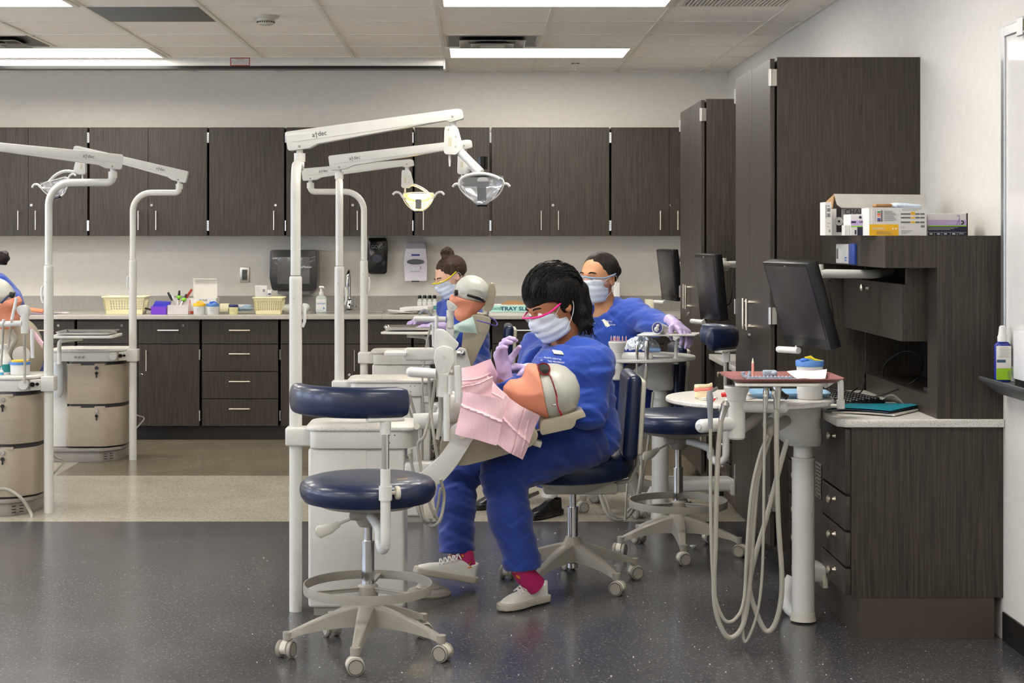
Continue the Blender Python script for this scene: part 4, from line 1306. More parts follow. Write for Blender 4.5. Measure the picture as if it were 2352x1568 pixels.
# red safety glasses over its brow
t = thing('safety_glasses', 'dark red wraparound glasses on the manikin head lying nearest', 'glasses', tuple(at(1255, 860, 6.02)))
def g1(px, py, Y): return at(px, py, Y)
m = MB()
for sg in (-1, 1):
    yo = 6.12+sg*.055
    ring = [at(1236, 838, yo), at(1247, 834, yo), at(1259, 838, yo+sg*.01), at(1263, 850, yo+sg*.02), at(1256, 860, yo+sg*.022), at(1246, 859, yo+sg*.02), at(1238, 850, yo+sg*.01)]
    m.tube(smooth_path(ring+[ring[0]], 4)[:-1], .0028, 8, closed=True)
m.tube([at(1236, 838, 6.09), at(1234, 836, 6.12), at(1236, 838, 6.15)], .003, 8)
fr = obj('frame', m, REDG, t)
for sg in (-1, 1):
    m = MB(); yo = 6.12+sg*.055
    ring = [at(1236, 838, yo), at(1247, 834, yo), at(1259, 838, yo+sg*.01), at(1263, 850, yo+sg*.02), at(1256, 860, yo+sg*.022), at(1246, 859, yo+sg*.02), at(1238, 850, yo+sg*.01)]
    r2 = smooth_path(ring+[ring[0]], 4)[:-1]
    vv = [m.bm.verts.new(p) for p in r2]; m.bm.faces.new(vv)
    bmesh.ops.solidify(m.bm, geom=m.bm.faces[:], thickness=.0015)
    obj('lens', m, LENSD, t)
    m = MB()
    m.tube(smooth_path([at(1259, 858, 6.12+sg*.078), at(1266, 868, 6.12+sg*.094), at(1275, 895, 6.12+sg*.105), at(1279, 912, 6.12+sg*.108)], 5), .0042, 10, flat=.5)
    obj('temple', m, REDG, t)
    m = MB()
    m.tube(smooth_path([at(1278, 908, 6.12+sg*.1085), at(1280, 925, 6.12+sg*.105), at(1283, 940, 6.12+sg*.093), at(1289, 950, 6.12+sg*.076), at(1289, 955, 6.12+sg*.06)], 5), [.0045]*12+[.0055]*4+[.007]*5, 10, flat=.5)
    obj('temple_sleeve', m, REDB, t)
# headrest and backrest of the first simulator
t = thing('simulator_chair', 'beige padded backrest with headrest carrying the lying manikin and pink bibs', 'dental chair', tuple(at(1150, 1040, 6.12)))
m = MB()
hp = [(1240, 966), (1245, 959), (1262, 956), (1325, 940), (1338, 939), (1343, 951), (1320, 958), (1318, 970), (1310, 978), (1243, 993), (1238, 985)]
hp = [(X_(a, 6.12), Z_(b, 6.12)) for a, b in hp]
slab(m, round_poly(hp, .006, 3), 6.12, .17, .008); obj('headrest', m, BEIGEU, t)
m = MB(); 
for yy in (6.08, 6.16): m.tube([at(1244, 985, yy), at(1225, 990, yy), at(1200, 996, yy)], .0045, 10)
m.tube([at(1224, 988, 6.06), at(1226, 1000, 6.06), at(1228, 1010, 6.06)], .003, 8)
obj('headrest_posts', m, STEEL, t)
bp_ = [(1010, 1010), (1030, 975), (1060, 960), (1215, 960), (1235, 985), (1222, 1010), (1190, 1022), (1110, 1045), (1066, 1056), (1020, 1052)]
m = MB(); slab(m, round_poly([(X_(a, 6.2), Z_(b, 6.2)) for a, b in bp_], .02, 5), 6.2, .34, .02); obj('back_pad', m, BEIGEU, t)
m = MB(); m.cbox(at(1228, 1015, 6.1), (.05, .06, .022), .003, (0, .3, 0)); obj('end_block', m, CREAM, t)
# crescent-shaped white arm from cart to backrest
def crescent(pts_out, pts_in, Y, w):
    a = smooth_path([(X_(x, Y), 0, Z_(y, Y)) for x, y in pts_out], 5); b = smooth_path([(X_(x, Y), 0, Z_(y, Y)) for x, y in pts_in], 5)
    return [(p.x, p.z) for p in a]+[(p.x, p.z) for p in reversed(b)]
m = MB(); pl = crescent([(958, 1098), (1004, 1112), (1040, 1080), (1066, 1042), (1088, 1006)], [(955, 1090), (975, 1076), (1010, 1045), (1032, 1012), (1034, 985), (1052, 968)], 5.98, .03)
slab(m, pl, 5.98, .03, .004); obj('crescent_arm', m, WHITE, t)
m = MB(); m.cyl(at(1062, 1001, 5.96), at(1062, 1001, 6.0), .0115, n=20); obj('pivot_bolt', m, STEEL, t)
m = MB(); m.box(X_(930, 6.1), X_(1010, 6.1), 6.06, 6.14, Z_(1110, 6.1), Z_(1060, 6.1), .008); m.ball(at(1035, 965, 6.15), (.06, .09, .075)); m.ball(at(1030, 935, 6.2), (.035, .05, .05)); obj('pivot_housing', m, WHITE2, t)

# pink paper bibs: creased sheets draped over the torso
def bib(name, label, q, Y, m_, folds, curl, seed, par=None, bow=.03, grp='pink paper bibs'):
    """q: four corners (px, py) TL, TR, BR, BL with individual depths"""
    P = [at(a, b, y) for (a, b, y) in q]
    rnd = random.Random(seed); ph = [rnd.uniform(0, 6) for _ in range(6)]
    def fn(u, v):
        p = P[0]*(1-u)*(1-v)+P[1]*u*(1-v)+P[2]*u*v+P[3]*(1-u)*v
        n = -bow*math.sin(PI*u)*(1-.4*v)
        w = 0
        for (ua, va, ub, vb, am) in folds:
            # crease line: distance in uv
            dx, dy = ub-ua, vb-va; L2 = dx*dx+dy*dy
            t_ = max(0, min(1, ((u-ua)*dx+(v-va)*dy)/L2)); dd = math.hypot(u-ua-dx*t_, v-va-dy*t_)
            w += am*.55*math.exp(-(dd/.022)**2)
        w += curl*math.sin(6*u+ph[0]+3*v)*math.sin(5*v+ph[1])
        p = p+Vector((.0015*math.sin(7*v+ph[2])*u, n+w, .0012*math.sin(8*u+ph[3])))
        return p
    m = MB(); m.sheet(fn, 44, 40, .0008)
    return tag(obj(name, m, m_, par, smooth=30), label, 'paper bib', grp)
bib('paper_bib', 'pink paper bib pleated across, spread farthest up behind the hands', [(1060, 846, 6.12), (1128, 824, 6.30), (1160, 905, 6.34), (1062, 892, 6.05)], 6.2, BIBP, [(0, .62, .8, .4, -.012), (.8, .4, .83, 1, -.01)], .003, 1)
bib('paper_bib', 'pink paper bib hanging beside the white instrument arm, under the first bib', [(1060, 884, 5.99), (1131, 864, 6.02), (1130, 914, 6.02), (1064, 912, 5.97)], 6.2, BIBP, [(0, .2, 1, .05, -.008)], .003, 2)
bib('paper_bib', 'pink paper bib draped nearest the camera, square-cornered with one long crease', [(1066, 898, 5.94), (1166, 918, 5.94), (1140, 1022, 5.92), (1045, 996, 5.92)], 6.1, BIBP, [(0, .33, 1, .48, -.014), (.0, .33, 1, .48, -.004)], .004, 3, bow=.02)
bib('paper_bib', 'pink paper bib with a pointed corner hanging lowest, under the manikin chin', [(1160, 908, 5.97), (1240, 955, 6.0), (1200, 1056, 5.98), (1135, 1016, 5.955)], 6.1, BIBP, [(.05, .45, 1, .62, -.012), (.55, 0, .62, 1, .010), (.78, .2, .9, .9, -.008)], .006, 4, bow=.03)
bib('paper_bib', 'pink paper bib spread under the manikin chin, partly covered by the lower bibs', [(1120, 862, 6.08), (1163, 905, 6.04), (1200, 955, 6.03), (1110, 930, 5.99)], 6.1, BIBP, [(0, .5, 1, .4, -.008)], .003, 5)

# second manikin, upright
S2 = .82
C2 = at(1096, 677, 8.20)
fx2 = Vector((-math.cos(.42), -.25, math.sin(.42)-.02)).normalized()
M2 = Matrix.Translation(C2) @ frame(fx2, Vector((math.sin(.42), 0, math.cos(.42)))) @ Matrix.Diagonal((S2, S2*1.1, S2, 1))
man2 = manikin('peach and grey manikin head sitting upright with its mouth open', M2, (-1, 1))
t = thing('safety_glasses', 'clear and black safety glasses on the upright manikin head', 'glasses', tuple(at(1060, 678, 8.1)))
m = MB(); m.tube(smooth_path([at(1046, 668, 8.23), at(1044, 672, 8.14), at(1050, 676, 8.09)], 5), .004, 8); m.cbox(at(1048, 672, 8.09), (.018, .012, .03), .004); obj('frame', m, BLACK, t)
m = MB(); m.tube(smooth_path([at(1050, 671, 8.09), at(1062, 676, 8.085), at(1074, 680, 8.085)], 5), .006, 10, flat=.4); obj('temple', m, CLEARP, t)
m = MB(); m.tube(smooth_path([at(1073, 677, 8.083), at(1090, 682, 8.083), at(1106, 688, 8.10), at(1112, 693, 8.13)], 5), .0068, 10, flat=.4); obj('temple_sleeve', m, BLACK, t)
t = thing('simulator_chair', 'beige upright backrest with a tall headrest behind the upright manikin', 'dental chair', tuple(at(1090, 850, 8.3)))
m = MB(); slab(m, round_poly([(X_(a, 8.25), Z_(b, 8.25)) for a, b in ((1112, 706), (1122, 660), (1126, 649), (1135, 650), (1139, 668), (1134, 700), (1127, 713), (1115, 713))], .008, 3), 8.25, .2, .008); obj('headrest', m, BEIGEU, t)
m = MB(); slab(m, round_poly([(X_(a, 8.25), Z_(b, 8.25)) for a, b in ((1085, 718), (1112, 722), (1128, 728), (1124, 750), (1078, 850), (1068, 846), (1060, 800), (1064, 760))], .02, 4), 8.25, .34, .015); obj('back_pad', m, BEIGEU, t)
m = MB(); 
for yy in (8.2, 8.3): m.cyl(at(1121, 711, yy), at(1118, 730, yy), .005, n=10)
obj('headrest_posts', m, STEEL, t)
m = MB(); slab(m, crescent([(1030, 950), (1060, 930), (1074, 890), (1082, 845), (1070, 800)], [(1000, 930), (1020, 900), (1028, 860), (1036, 820), (1056, 796)], 8.08, .03), 8.05, .03, .004); obj('crescent_arm', m, WHITE, t)
m = MB(); m.box(X_(955, 8.15), X_(1010, 8.15), 8.1, 8.2, Z_(960, 8.15), Z_(925, 8.15), .008); obj('pivot_housing', m, WHITE2, t)
m = MB(); m.cyl(at(1046, 811, 8.02), at(1058, 811, 8.02), .011, n=16); m.ball(at(1062, 811, 8.02), .015); obj('tilt_knob', m, CHROME, t)
m = MB(); m.tube(smooth_path([at(1095, 735, 8.0), at(1120, 742, 8.0), at(1138, 748, 8.05), at(1142, 742, 8.1), at(1132, 732, 8.15), at(1118, 728, 8.2)], 6), .003, 8); obj('purple_cord', m, mat('purple_cord', (92, 72, 160), .4), t)
bib('paper_bib', 'pale green paper bib round the neck of the upright manikin', [(1086, 726, 8.06), (1096, 765, 8.06), (1048, 762, 8.0), (1030, 752, 7.98)], 8, BIBG, [], .003, 8, bow=.008, grp='pale green paper bibs')
bib('paper_bib', 'pale green paper bib hanging down the front of the upright manikin', [(1030, 748, 8.0), (1056, 760, 8.03), (1040, 800, 8.0), (1002, 806, 7.99)], 8, BIBG, [], .003, 9, bow=.008, grp='pale green paper bibs')

# third manikin at the left edge
S3 = .98
fx3 = Vector((.80, -.3, .52)).normalized()
M3 = Matrix.Translation(at(-24, 692, 8.55)) @ frame(fx3, Vector((-.52, 0, .80))) @ Matrix.Diagonal((S3, S3, S3, 1))
man3 = manikin('peach and grey manikin head cut by the left edge of the picture', M3, (-1, 1))
t = thing('safety_glasses', 'black safety glasses on the manikin head at the left edge', 'glasses', tuple(at(20, 680, 8.45)))
m = MB(); m.tube(smooth_path([at(-10, 708, 8.46), at(8, 690, 8.44), at(20, 679, 8.44)], 5), .007, 10, flat=.45); obj('temple', m, mat('navy_temple', (30, 44, 70), .4), t)
m = MB(); m.cbox(at(27, 677, 8.44), (.03, .02, .032), .008, (0, .4, 0)); m.tube([at(30, 672, 8.45), at(34, 672, 8.52), at(30, 668, 8.62)], .005, 8); obj('frame', m, BLACK, t)
t = thing('simulator_chair', 'beige round-backed simulator chair at the left edge behind the near cart', 'dental chair', tuple(at(40, 850, 8.8)))
m = MB(); m.ball(at(40, 810, 8.75), (.13, .2, .19), 32, 20); obj('back_pad', m, BEIGEU, t)
m = MB(); m.cyl(at(49, 815, 8.5), at(49, 815, 8.55), .045, n=30); obj('pivot_cover', m, WHITE2, t)
m = MB(); m.tube(smooth_path([at(25, 760, 8.5), at(35, 780, 8.5), at(25, 800, 8.5), at(22, 825, 8.5), at(45, 845, 8.52)], 6), .014, 12); obj('hose', m, GREYP, t)
bib('paper_bib', 'pink paper bib at the left edge behind the nearer pole', [(52, 742, 8.7), (78, 756, 8.62), (100, 785, 8.6), (98, 800, 8.6)], 8.6, BIBP, [], .002, 11, bow=.01)
# ------------------------------------------------------------------ instrument tables, holders, monitors
def hose(name, pts, r, parent, m_=None, n=8):
    m = MB(); m.tube(smooth_path(pts, n), r, 10); return obj(name, m, m_ or GREYD, parent)
def instrument_table(label, CX0, CY0, dX, dY, k, headpx, barpx, trayc, traysz, tag_, S=1.0):
    """column under a hopper, carrying a round table and an instrument head"""
    t = thing('instrument_table', label, 'dental delivery table', (CX0, CY0, 0), 0, 'white instrument tables on columns')
    m = MB(); m.cyl((CX0, CY0, .02), (CX0, CY0, .597), .041, n=40); m.lathe([(.041, 0), (.043, .004), (.043, .01), (.041, .012)], (CX0, CY0, .585), 40)
    m.lathe([(0, 0), (.036, 0), (.035, .02), (.035, .04), (.041, .058), (0, .058)], (CX0, CY0, .595), 40)
    obj('column', m, WHITE, t)
    m = MB(); m.lathe([(0, 0), (.047, 0), (.047, .004), (.042, .03), (0, .03)], (CX0, CY0, .006), 40, sy=1.0)
    obj('column_foot', m, CREAM, t)
    # hopper body
    m = MB(); hx = CX0-.04
    N = 36; prof = []
    for i in range(11):
        s = i/10; z = .642+.152*s
        rx = .062+.044*min(1, s*1.5)**.7; ry = .06+.05*min(1, s*1.4)**.7
        ox = CX0-.0-(.047)*min(1, s*1.6)
        prof.append([(ox+rx*math.copysign(abs(math.cos(a))**.75, math.cos(a)), CY0+ry*math.copysign(abs(math.sin(a))**.75, math.sin(a)), z) for a in [2*PI*j/N for j in range(N)]])
    V = [v for r in prof for v in r]; Fs = [[i*N+j, i*N+(j+1) % N, (i+1)*N+(j+1) % N, (i+1)*N+j] for i in range(10) for j in range(N)]
    Fs += [list(range(N))[::-1], [10*N+j for j in range(N)]]
    m.raw(V, Fs); obj('hopper', m, WHITE, t)
    m = MB(); m.lathe([(0, 0), (.296, 0), (.302, .004), (.302, .013), (.299, .017), (0, .017)], (dX, dY, .797), 72); obj('round_top', m, TOPM, t)
    # swing arm to the cabinet
    m = MB(); m.cbox(((CX0+1.30)/2, CY0+.13, .155), (max(.08, 1.30-CX0), .16, .06), .02, (0, 0, .12), 4); obj('wall_arm', m, WHITE2, t)
    m = MB(); m.box(1.272, 1.29, CY0+.05, CY0+.26, .11, .16, .002); obj('wall_bracket', m, CREAM, t)
    m = MB(); m.tube(smooth_path([(CX0-.01, CY0+.13, .13), (CX0-.03, CY0+.12, .09), (CX0-.03, CY0+.1, .03), (CX0-.0, CY0+.05, .012)], 5), .03, 16, flat=.8); obj('floor_link', m, WHITE2, t)
    # instrument head
    hx, hy = headpx[0], headpx[1]; zt = headpx[2]
    m = MB(); m.lathe([(0, 0), (.024, 0), (.029, .006), (.029, .13), (.031, .132), (.034, .15), (.042, .168), (.043, .178), (.04, .182), (0, .182)], (hx, hy, zt-.182), 36)
    for dz in (.035, .085): m.lathe([(.0292, 0), (.0294, .0006), (.0292, .0012)], (hx, hy, zt-.182+dz), 36)
    hd = obj('holder_post', m, WHITE, t)
    m = MB(); m.lathe([(0, 0), (.036, 0), (.036, .0015), (0, .0015)], (hx, hy, zt), 30); obj('membrane_pad', m, mat('pad_grey', (150, 152, 158), .3) if 'pad_grey' not in MATS else MATS['pad_grey'], hd)
    m = MB()
    m.cyl((hx, hy, zt-.07), (barpx[0], hy-.01, zt-.072), .0205, n=24); m.ball((barpx[0], hy-.01, zt-.072), .0205)
    m.tube([(hx, hy, zt-.128), (hx-.07, hy-.03, zt-.13), (barpx[1], hy-.055, zt-.131)], .0235, 24)
    m.ball((barpx[1], hy-.055, zt-.131), .0235)
    obj('holder_bar', m, PLW, t)
    m = MB(); m.cyl((barpx[1]-.014, hy-.076, zt-.131), (barpx[1]-.016, hy-.079, zt-.131), .010, n=16); obj('bar_end_bolt', m, STEEL, t)
    m = MB(); m.tube(smooth_path([(hx+.02, hy+.02, zt-.15), (hx+.09, hy+.1, zt-.12), (hx+.16, hy+.2, zt-.09)], 4), [.02]*9, 12, flat=.6); obj('support_arm', m, GREYP, t)
    return t
def handpiece(name, label, top, bot, r, t=None, cap=None, m_=None):
    """slim metal instrument hanging in the holder bar, top to bottom"""
    top, bot = Vector(top), Vector(bot); d = bot-top
    m = MB(); m.tube([top, top+d*.18, top+d*.3, top+d*.7, bot], [r*.75, r*1.15, r, r*.8, r*.7], 16)
    h = obj(name, m, m_ or STEEL, t)
    if label: h['label'] = label
    return h
Ya = 5.66
du1 = instrument_table('round speckled instrument table with hanging handpieces and hoses in the right foreground', 1.19, 6.0, .994, 6.0, None,
    (X_(1692, Ya), Ya, Z_(886, Ya)), (X_(1797, Ya), X_(1612, Ya-.05)), None, None, None)
hp1 = [((1630, 897), (1632, 985), .012, GREYH), ((1668, 922), (1656, 965), .015, STEEL), ((1760, 890), (1757, 945), .011, STEEL), ((1785, 880), (1784, 940), .016, STEEL)]
for i, (a, b, r, mm) in enumerate(hp1):
    y = Ya-.075 if i < 2 else Ya-.03
    h = handpiece('handpiece', None, at(*a, y), at(*b, y), r*.9, du1, m_=mm)
    m = MB()
    if i == 0: m.tube([at(1634, 899, y), at(1640, 895, y), at(1648, 890, y)], [.004, .006, .006], 10)
    elif i == 1: m.cyl(at(1666, 920, y), at(1669, 919.5, y), .006, n=12); m.cbox(at(1651, 938, y), (.006, .02, .015), .002)
    elif i == 2: m.cyl(at(1757, 908, y-.02), at(1757, 908, y-.008), .0055, n=14)
    else: m.cbox(at(1776, 905, y-.012), (.012, .01, .03), .003)
    obj('button', m, CHROME, h)
hs = [
 ([(1632, 985), (1632, 1100), (1633, 1200), (1636, 1300), (1644, 1375), (1665, 1424), (1690, 1420), (1709, 1375), (1716, 1250), (1726, 1130), (1745, 1045), (1764, 1000)], .0058, (-.08, -.02)),
 ([(1656, 965), (1650, 1030), (1646, 1120), (1643, 1250), (1640, 1340), (1645, 1405), (1664, 1455), (1686, 1462), (1708, 1430), (1721, 1350), (1731, 1200), (1742, 1090), (1767, 1004)], .0088, (-.08, .0)),
 ([(1757, 945), (1755, 1080), (1753, 1250), (1748, 1350), (1736, 1420), (1713, 1473), (1706, 1440), (1711, 1350), (1724, 1220), (1736, 1110), (1757, 1010)], .005, (-.05, -.02)),
 ([(1784, 940), (1784, 1050), (1788, 1200), (1796, 1325), (1791, 1395), (1776, 1440), (1757, 1446), (1735, 1400), (1722, 1345), (1735, 1275), (1760, 1190), (1785, 1095), (1808, 1010)], .0088, (-.05, .06))]
for pts, r, (ya, yb) in hs:
    n = len(pts)
    hose('hose', [at(a, b, Ya+ya+(yb-ya)*(i/(n-1))**2-.0*i) for i, (a, b) in enumerate(pts)], r, du1)
m = MB(); m.tube([at(1766, 1002, 5.68), at(1772, 985, 5.72), at(1790, 975, 5.84), at(1805, 965, 5.9)], [.011, .018, .02, .02], 16); m.ball(at(1768, 975, 5.78), .026); obj('hose_coupler', m, GREYP, du1)

# tray arm and holder of the near table
def tray_arm(par, A, B, C, D):
    m = MB(); m.tube(smooth_path([A, B, C, D], 6), .0075, 14); return obj('tray_arm', m, WHITE2, par)
m = MB()
m.cyl(at(1931, 938, 5.8), at(1931, 918, 5.8), .0145, n=20)
m.tube(smooth_path([at(1931, 920, 5.8), at(1931, 885, 5.8), at(1930, 876, 5.8), at(1924, 870, 5.79), at(1912, 874, 5.76), at(1896, 884, 5.70)], 5), .0105, 14)
m.tube([at(1895, 932, 5.88), at(1931, 932, 5.8)], .007, 12)
obj('tray_arm', m, WHITE2, du1)
m = MB(); z0 = .906
m.prism(round_poly([(X_(1683, 5.55), 5.50), (X_(1872, 5.55), 5.50), (X_(1893, 5.6), 5.56), (X_(1893, 5.6), 5.74), (X_(1700, 5.6), 5.74)], .012, 3), Matrix.Translation((0, 0, z0-.008)), .009, .002)
obj('tray_holder', m, WHITE, du1)
# mauve instrument tray
MAUVE = mat('mauve_tray', (150, 98, 96), .4)
def loop_tray(name, label, cat, cx, cy, z, w, d, h, flare, m_, rot=0.0, th=.0025, parent=None, rad=.02):
    m = MB(); R = Matrix.Translation((cx, cy, z)) @ Matrix.Rotation(rot, 4, 'Z')
    def ring(e, zz): return [Vector((p[0], p[1], zz)) for p in round_poly([(-w/2-e, -d/2-e), (w/2+e, -d/2-e), (w/2+e, d/2+e), (-w/2-e, d/2+e)], rad+max(0, e), 5)]
    rs = [ring(-.0, 0), ring(flare, h), ring(flare+.006, h+.001), ring(flare+.006, h-.002), ring(flare+th, h-.003), ring(th, -th)]
    n = len(rs[0]); V = [v for r in rs for v in r]
    Fs = [[i*n+j, i*n+(j+1) % n, (i+1)*n+(j+1) % n, (i+1)*n+j] for i in range(5) for j in range(n)]
    Fs += [list(range(n))[::-1], [5*n+j for j in range(n)]]
    m.raw(V, Fs); m.xf(R)
    o = obj(name, m, m_, parent)
    if parent is None: tag(o, label, cat)
    return o
tz = .910
loop_tray('instrument_tray', 'mauve plastic tray held above the near round table', 'tray', X_(1792, 5.66), 5.655, tz, .33, .25, .0125, .022, MAUVE)
m = MB(); m.sheet(lambda u, v: Vector((X_(1826-11*v+(64+29*v)*u, 5.6+.1*v), 5.56+.2*v, tz+.009+.009*v*v+.006*u*v+.002*math.sin(7*u))), 10, 8, .001)
tag(obj('paper_liner', m, mat('pink_paper', (236, 214, 214), .8)), 'pale pink paper sheet lying in the mauve tray', 'paper')
PUTTY = mat('blue_grey_putty', (150, 164, 178), .55, var=.06, vscale=60)
m = MB()
for i in range(12): m.cbox((X_(1722+8.6*i, 5.56), 5.565, tz+.0125), (.010, .02, .009), .002, (0, .5, 0))
m.box(X_(1716, 5.56), X_(1828, 5.56), 5.553, 5.578, tz+.001, tz+.010, .001)
tag(obj('ridged_strip', m, PUTTY), 'ridged blue-grey putty strip in the front of the mauve tray', 'dental putty')
m = MB(); m.cbox(at(1768, 857, 5.7), (.048, .03, .022), .006, seg=3); m.ball(at(1778, 857, 5.69), (.012, .014, .010))
tag(obj('putty_block', m, PUTTY), 'blue-grey putty block at the back of the mauve tray', 'dental putty')
m = MB(); m.tube(smooth_path([at(1706, 854, 5.68), at(1708, 862, 5.68), at(1715, 866, 5.67), at(1721, 861, 5.66), at(1723, 852, 5.66)], 4), [.007]*6+[.006]*11, 12)
tag(obj('putty_curl', m, PUTTY), 'curled blue-grey putty piece at the left end of the mauve tray', 'dental putty')
PINKT = mat('pink_applicator', (234, 160, 148), .45)
def point(px, py0, py1, Y, label, grp=None, par=None):
    t = thing('pointed_applicator', label, 'applicator', tuple(at(px, py1, Y)), 0, grp)
    a, b = at(px, py0, Y), at(px, py1, Y); s = (b-a).length
    obj('stick', MB().cyl(b, b+(a-b)*.72, .0042 if s > .04 else .0026, n=12), PINKT, t)
    obj('tip', MB().cyl(b+(a-b)*.72, a, .004 if s > .04 else .0024, .0008, 12), mat('ivory_tip', (240, 226, 206), .4) if 'ivory_tip' not in MATS else MATS['ivory_tip'], t)
    return t
point(1729, 822, 862, 5.64, 'pink applicator with a pale pointed tip standing in the mauve tray')

# things on the near round table
ZT = .8145
t = thing('putty_jar', 'white jar with a blue lid on the near round table, behind the mauve tray', 'jar', (X_(1860, 5.93), 5.93, ZT))
jx, jy = X_(1860, 5.93), 5.93
m = MB(); m.lathe([(0, 0), (.043, 0), (.0455, .003), (.047, .12), (0, .12)], (jx, jy, ZT), 40); obj('jar_body', m, PLW, t)
LIDB = mat('blue_lid', (84, 132, 200), .4)
m = MB(); m.lathe([(0, .118), (.049, .118), (.0505, .12), (.0505, .136), (.049, .139), (0, .139)], (jx, jy, ZT), 40); obj('lid', m, LIDB, t)
m = MB(); m.text('DIMPLED PUTTY', face_m((jx, jy-.0478, ZT+.098)), .0085, .0001); obj('lettering', m, INK, t)
t = thing('measuring_spoon', 'yellow and blue spoon lying on the blue jar lid', 'spoon', tuple(at(1850, 826, 5.9)))
m = MB(); m.tube([at(1849, 823, 5.9), at(1862, 820, 5.9), at(1870, 825, 5.9), at(1890, 829, 5.9)], [.006, .006, .004, .002], 10, flat=.4); obj('handle', m, mat('spoon_yellow', (228, 208, 40), .4), t)
m = MB(); m.ball(at(1848, 827, 5.9), (.017, .014, .008)); obj('bowl', m, mat('spoon_blue', (50, 110, 210), .4), t)
loop_tray('instrument_tray', 'pale blue plastic tray on the near round table', 'tray', X_(1815, 5.98), 6.02, ZT+.001, .24, .14, .018, .02, mat('pale_blue_tray', (138, 176, 206), .4), rot=-.05)
m = MB(); m.cbox(at(1795, 905, 5.86), (.05, .02, .02), .004, (0, .5, 0)); m.tube([at(1768, 893, 5.86), at(1785, 897, 5.86), at(1806, 912, 5.85)], [.006, .012, .009], 12)
tag(obj('dispensing_gun', m, BLACK), 'black pointed tool lying across the pale blue tray', 'dental tool')
# model of teeth
t = thing('teeth_model', 'cream and pink plaster teeth model on the left of the near round table', 'dental model', tuple(at(1617, 911, 5.98)))
m = MB(); m.prism(round_poly([(X_(1594, 5.95), 5.93), (X_(1630, 5.95), 5.93), (X_(1637, 6), 6.0), (X_(1600, 6), 6.02)], .006, 3), Matrix.Translation((0, 0, ZT)), .024, .003, 2); obj('plaster_base', m, mat('plaster', (238, 224, 184), .7), t)
m = MB(); pts = [at(1597, 895, 5.95), at(1605, 894, 5.935), at(1617, 894, 5.935), at(1629, 893, 5.94), at(1634, 891, 5.98)]
m.tube(smooth_path(pts, 4), .007, 12); obj('gum', m, mat('gum_pink', (226, 130, 120), .4), t)
for i, q in enumerate(smooth_path(pts, 3)[:13]):
    obj('tooth', MB().cbox(q+Vector((0, -.001, .0125)), (.0072, .0075, .013), .0022, (0, 0, .2*(i-6)/6)), mat('tooth_ivory', (238, 226, 190), .35) if 'tooth_ivory' not in MATS else MATS['tooth_ivory'], t)
t = thing('dental_pliers', 'steel pliers with red handles on the near round table', 'pliers', tuple(at(1650, 922, 5.86)))
m = MB(); m.tube([at(1596, 913, 5.88), at(1605, 916, 5.88), at(1625, 914, 5.86), at(1648, 914, 5.86)], [.0015, .002, .004, .0035], 8); m.tube([at(1610, 918, 5.86), at(1630, 918, 5.84), at(1645, 912, 5.84)], [.001, .004, .003], 8); obj('jaws', m, STEEL, t)
m = MB(); m.tube([at(1657, 907, 5.87), at(1668, 905, 5.87), at(1676, 909, 5.86)], [.008, .010, .007], 12); m.tube([at(1636, 922, 5.84), at(1643, 914, 5.84)], .0035, 8); obj('grips', m, mat('red_grip', (206, 34, 34), .35), t)
for i, (a, b) in enumerate((((1650, 923), (1690, 921)), ((1655, 927), (1688, 929)), ((1712, 918), (1738, 915)))):
    m = MB(); m.tube([at(*a, 5.84), at((a[0]+b[0])/2, (a[1]+b[1])/2, 5.84), at(*b, 5.84)], [.001, .0028, .002], 8)
    tag(obj('dental_probe', m, STEEL), ['thin steel probe beside the red-handled pliers', 'thin steel probe nearest the front edge of the round table', 'short steel probe beside the pale blue tray'][i], 'dental tool', 'steel probes on the near table')
m = MB(); m.cbox(at(1664, 929, 5.8), (.05, .05, .004), .002, (0, 0, .4)); tag(obj('gauze_pad', m, PAPER), 'crumpled white gauze on the near round table', 'gauze')

# second instrument table
Yb = 7.85
du2 = instrument_table('round instrument table farther back with seven pink-tipped sticks in its holder', X_(1516, 8.16), 8.16, X_(1455, 8.1), 8.1, None,
    (X_(1418, Yb), Yb, Z_(784, Yb)), (X_(1490, Yb), X_(1385, Yb-.05)), None, None, None)
for i, px in enumerate((1404, 1410, 1413, 1418, 1422, 1430, 1438)):
    point(px, 771, 785, Yb+.01*((i*5) % 3), 'pink-tipped stick standing in the holder of the farther table', 'seven pink-tipped sticks in the farther holder')
for i, (a, b, r) in enumerate((((1463, 792), (1463, 838), .008), ((1486, 782), (1485, 840), .012))):
    h = handpiece('handpiece', None, at(*a, Yb-.03), at(*b, Yb-.03), r, du2)
for pts, r in (([(1463, 838), (1462, 920), (1466, 1010), (1474, 1100), (1462, 1160), (1436, 1188), (1405, 1178), (1388, 1130)], .006),
               ([(1485, 840), (1478, 920), (1474, 1020), (1470, 1110), (1452, 1170), (1430, 1192), (1400, 1186), (1380, 1140), (1378, 1100)], .009),
               ([(1470, 900), (1455, 960), (1448, 1050), (1440, 1120), (1436, 1195)], .005),
               ([(1500, 900), (1490, 1000), (1478, 1090), (1460, 1150), (1440, 1175)], .006)):
    hose('hose', [at(a, b, Yb-.03+.01*(i % 3)) for i, (a, b) in enumerate(pts)], r, du2)
m = MB()
m.cyl(at(1552, 836, 7.9), at(1552, 820, 7.9), .0135, n=18); m.tube(smooth_path([at(1552, 822, 7.9), at(1553, 795, 7.9), at(1556, 783, 7.9), at(1566, 779, 7.92), at(1585, 776, 7.95), at(1600, 772, 7.98)], 5), .0085, 12)
m.tube([at(1535, 831, 7.98), at(1552, 831, 7.9)], .006, 10); obj('tray_arm', m, WHITE2, du2)
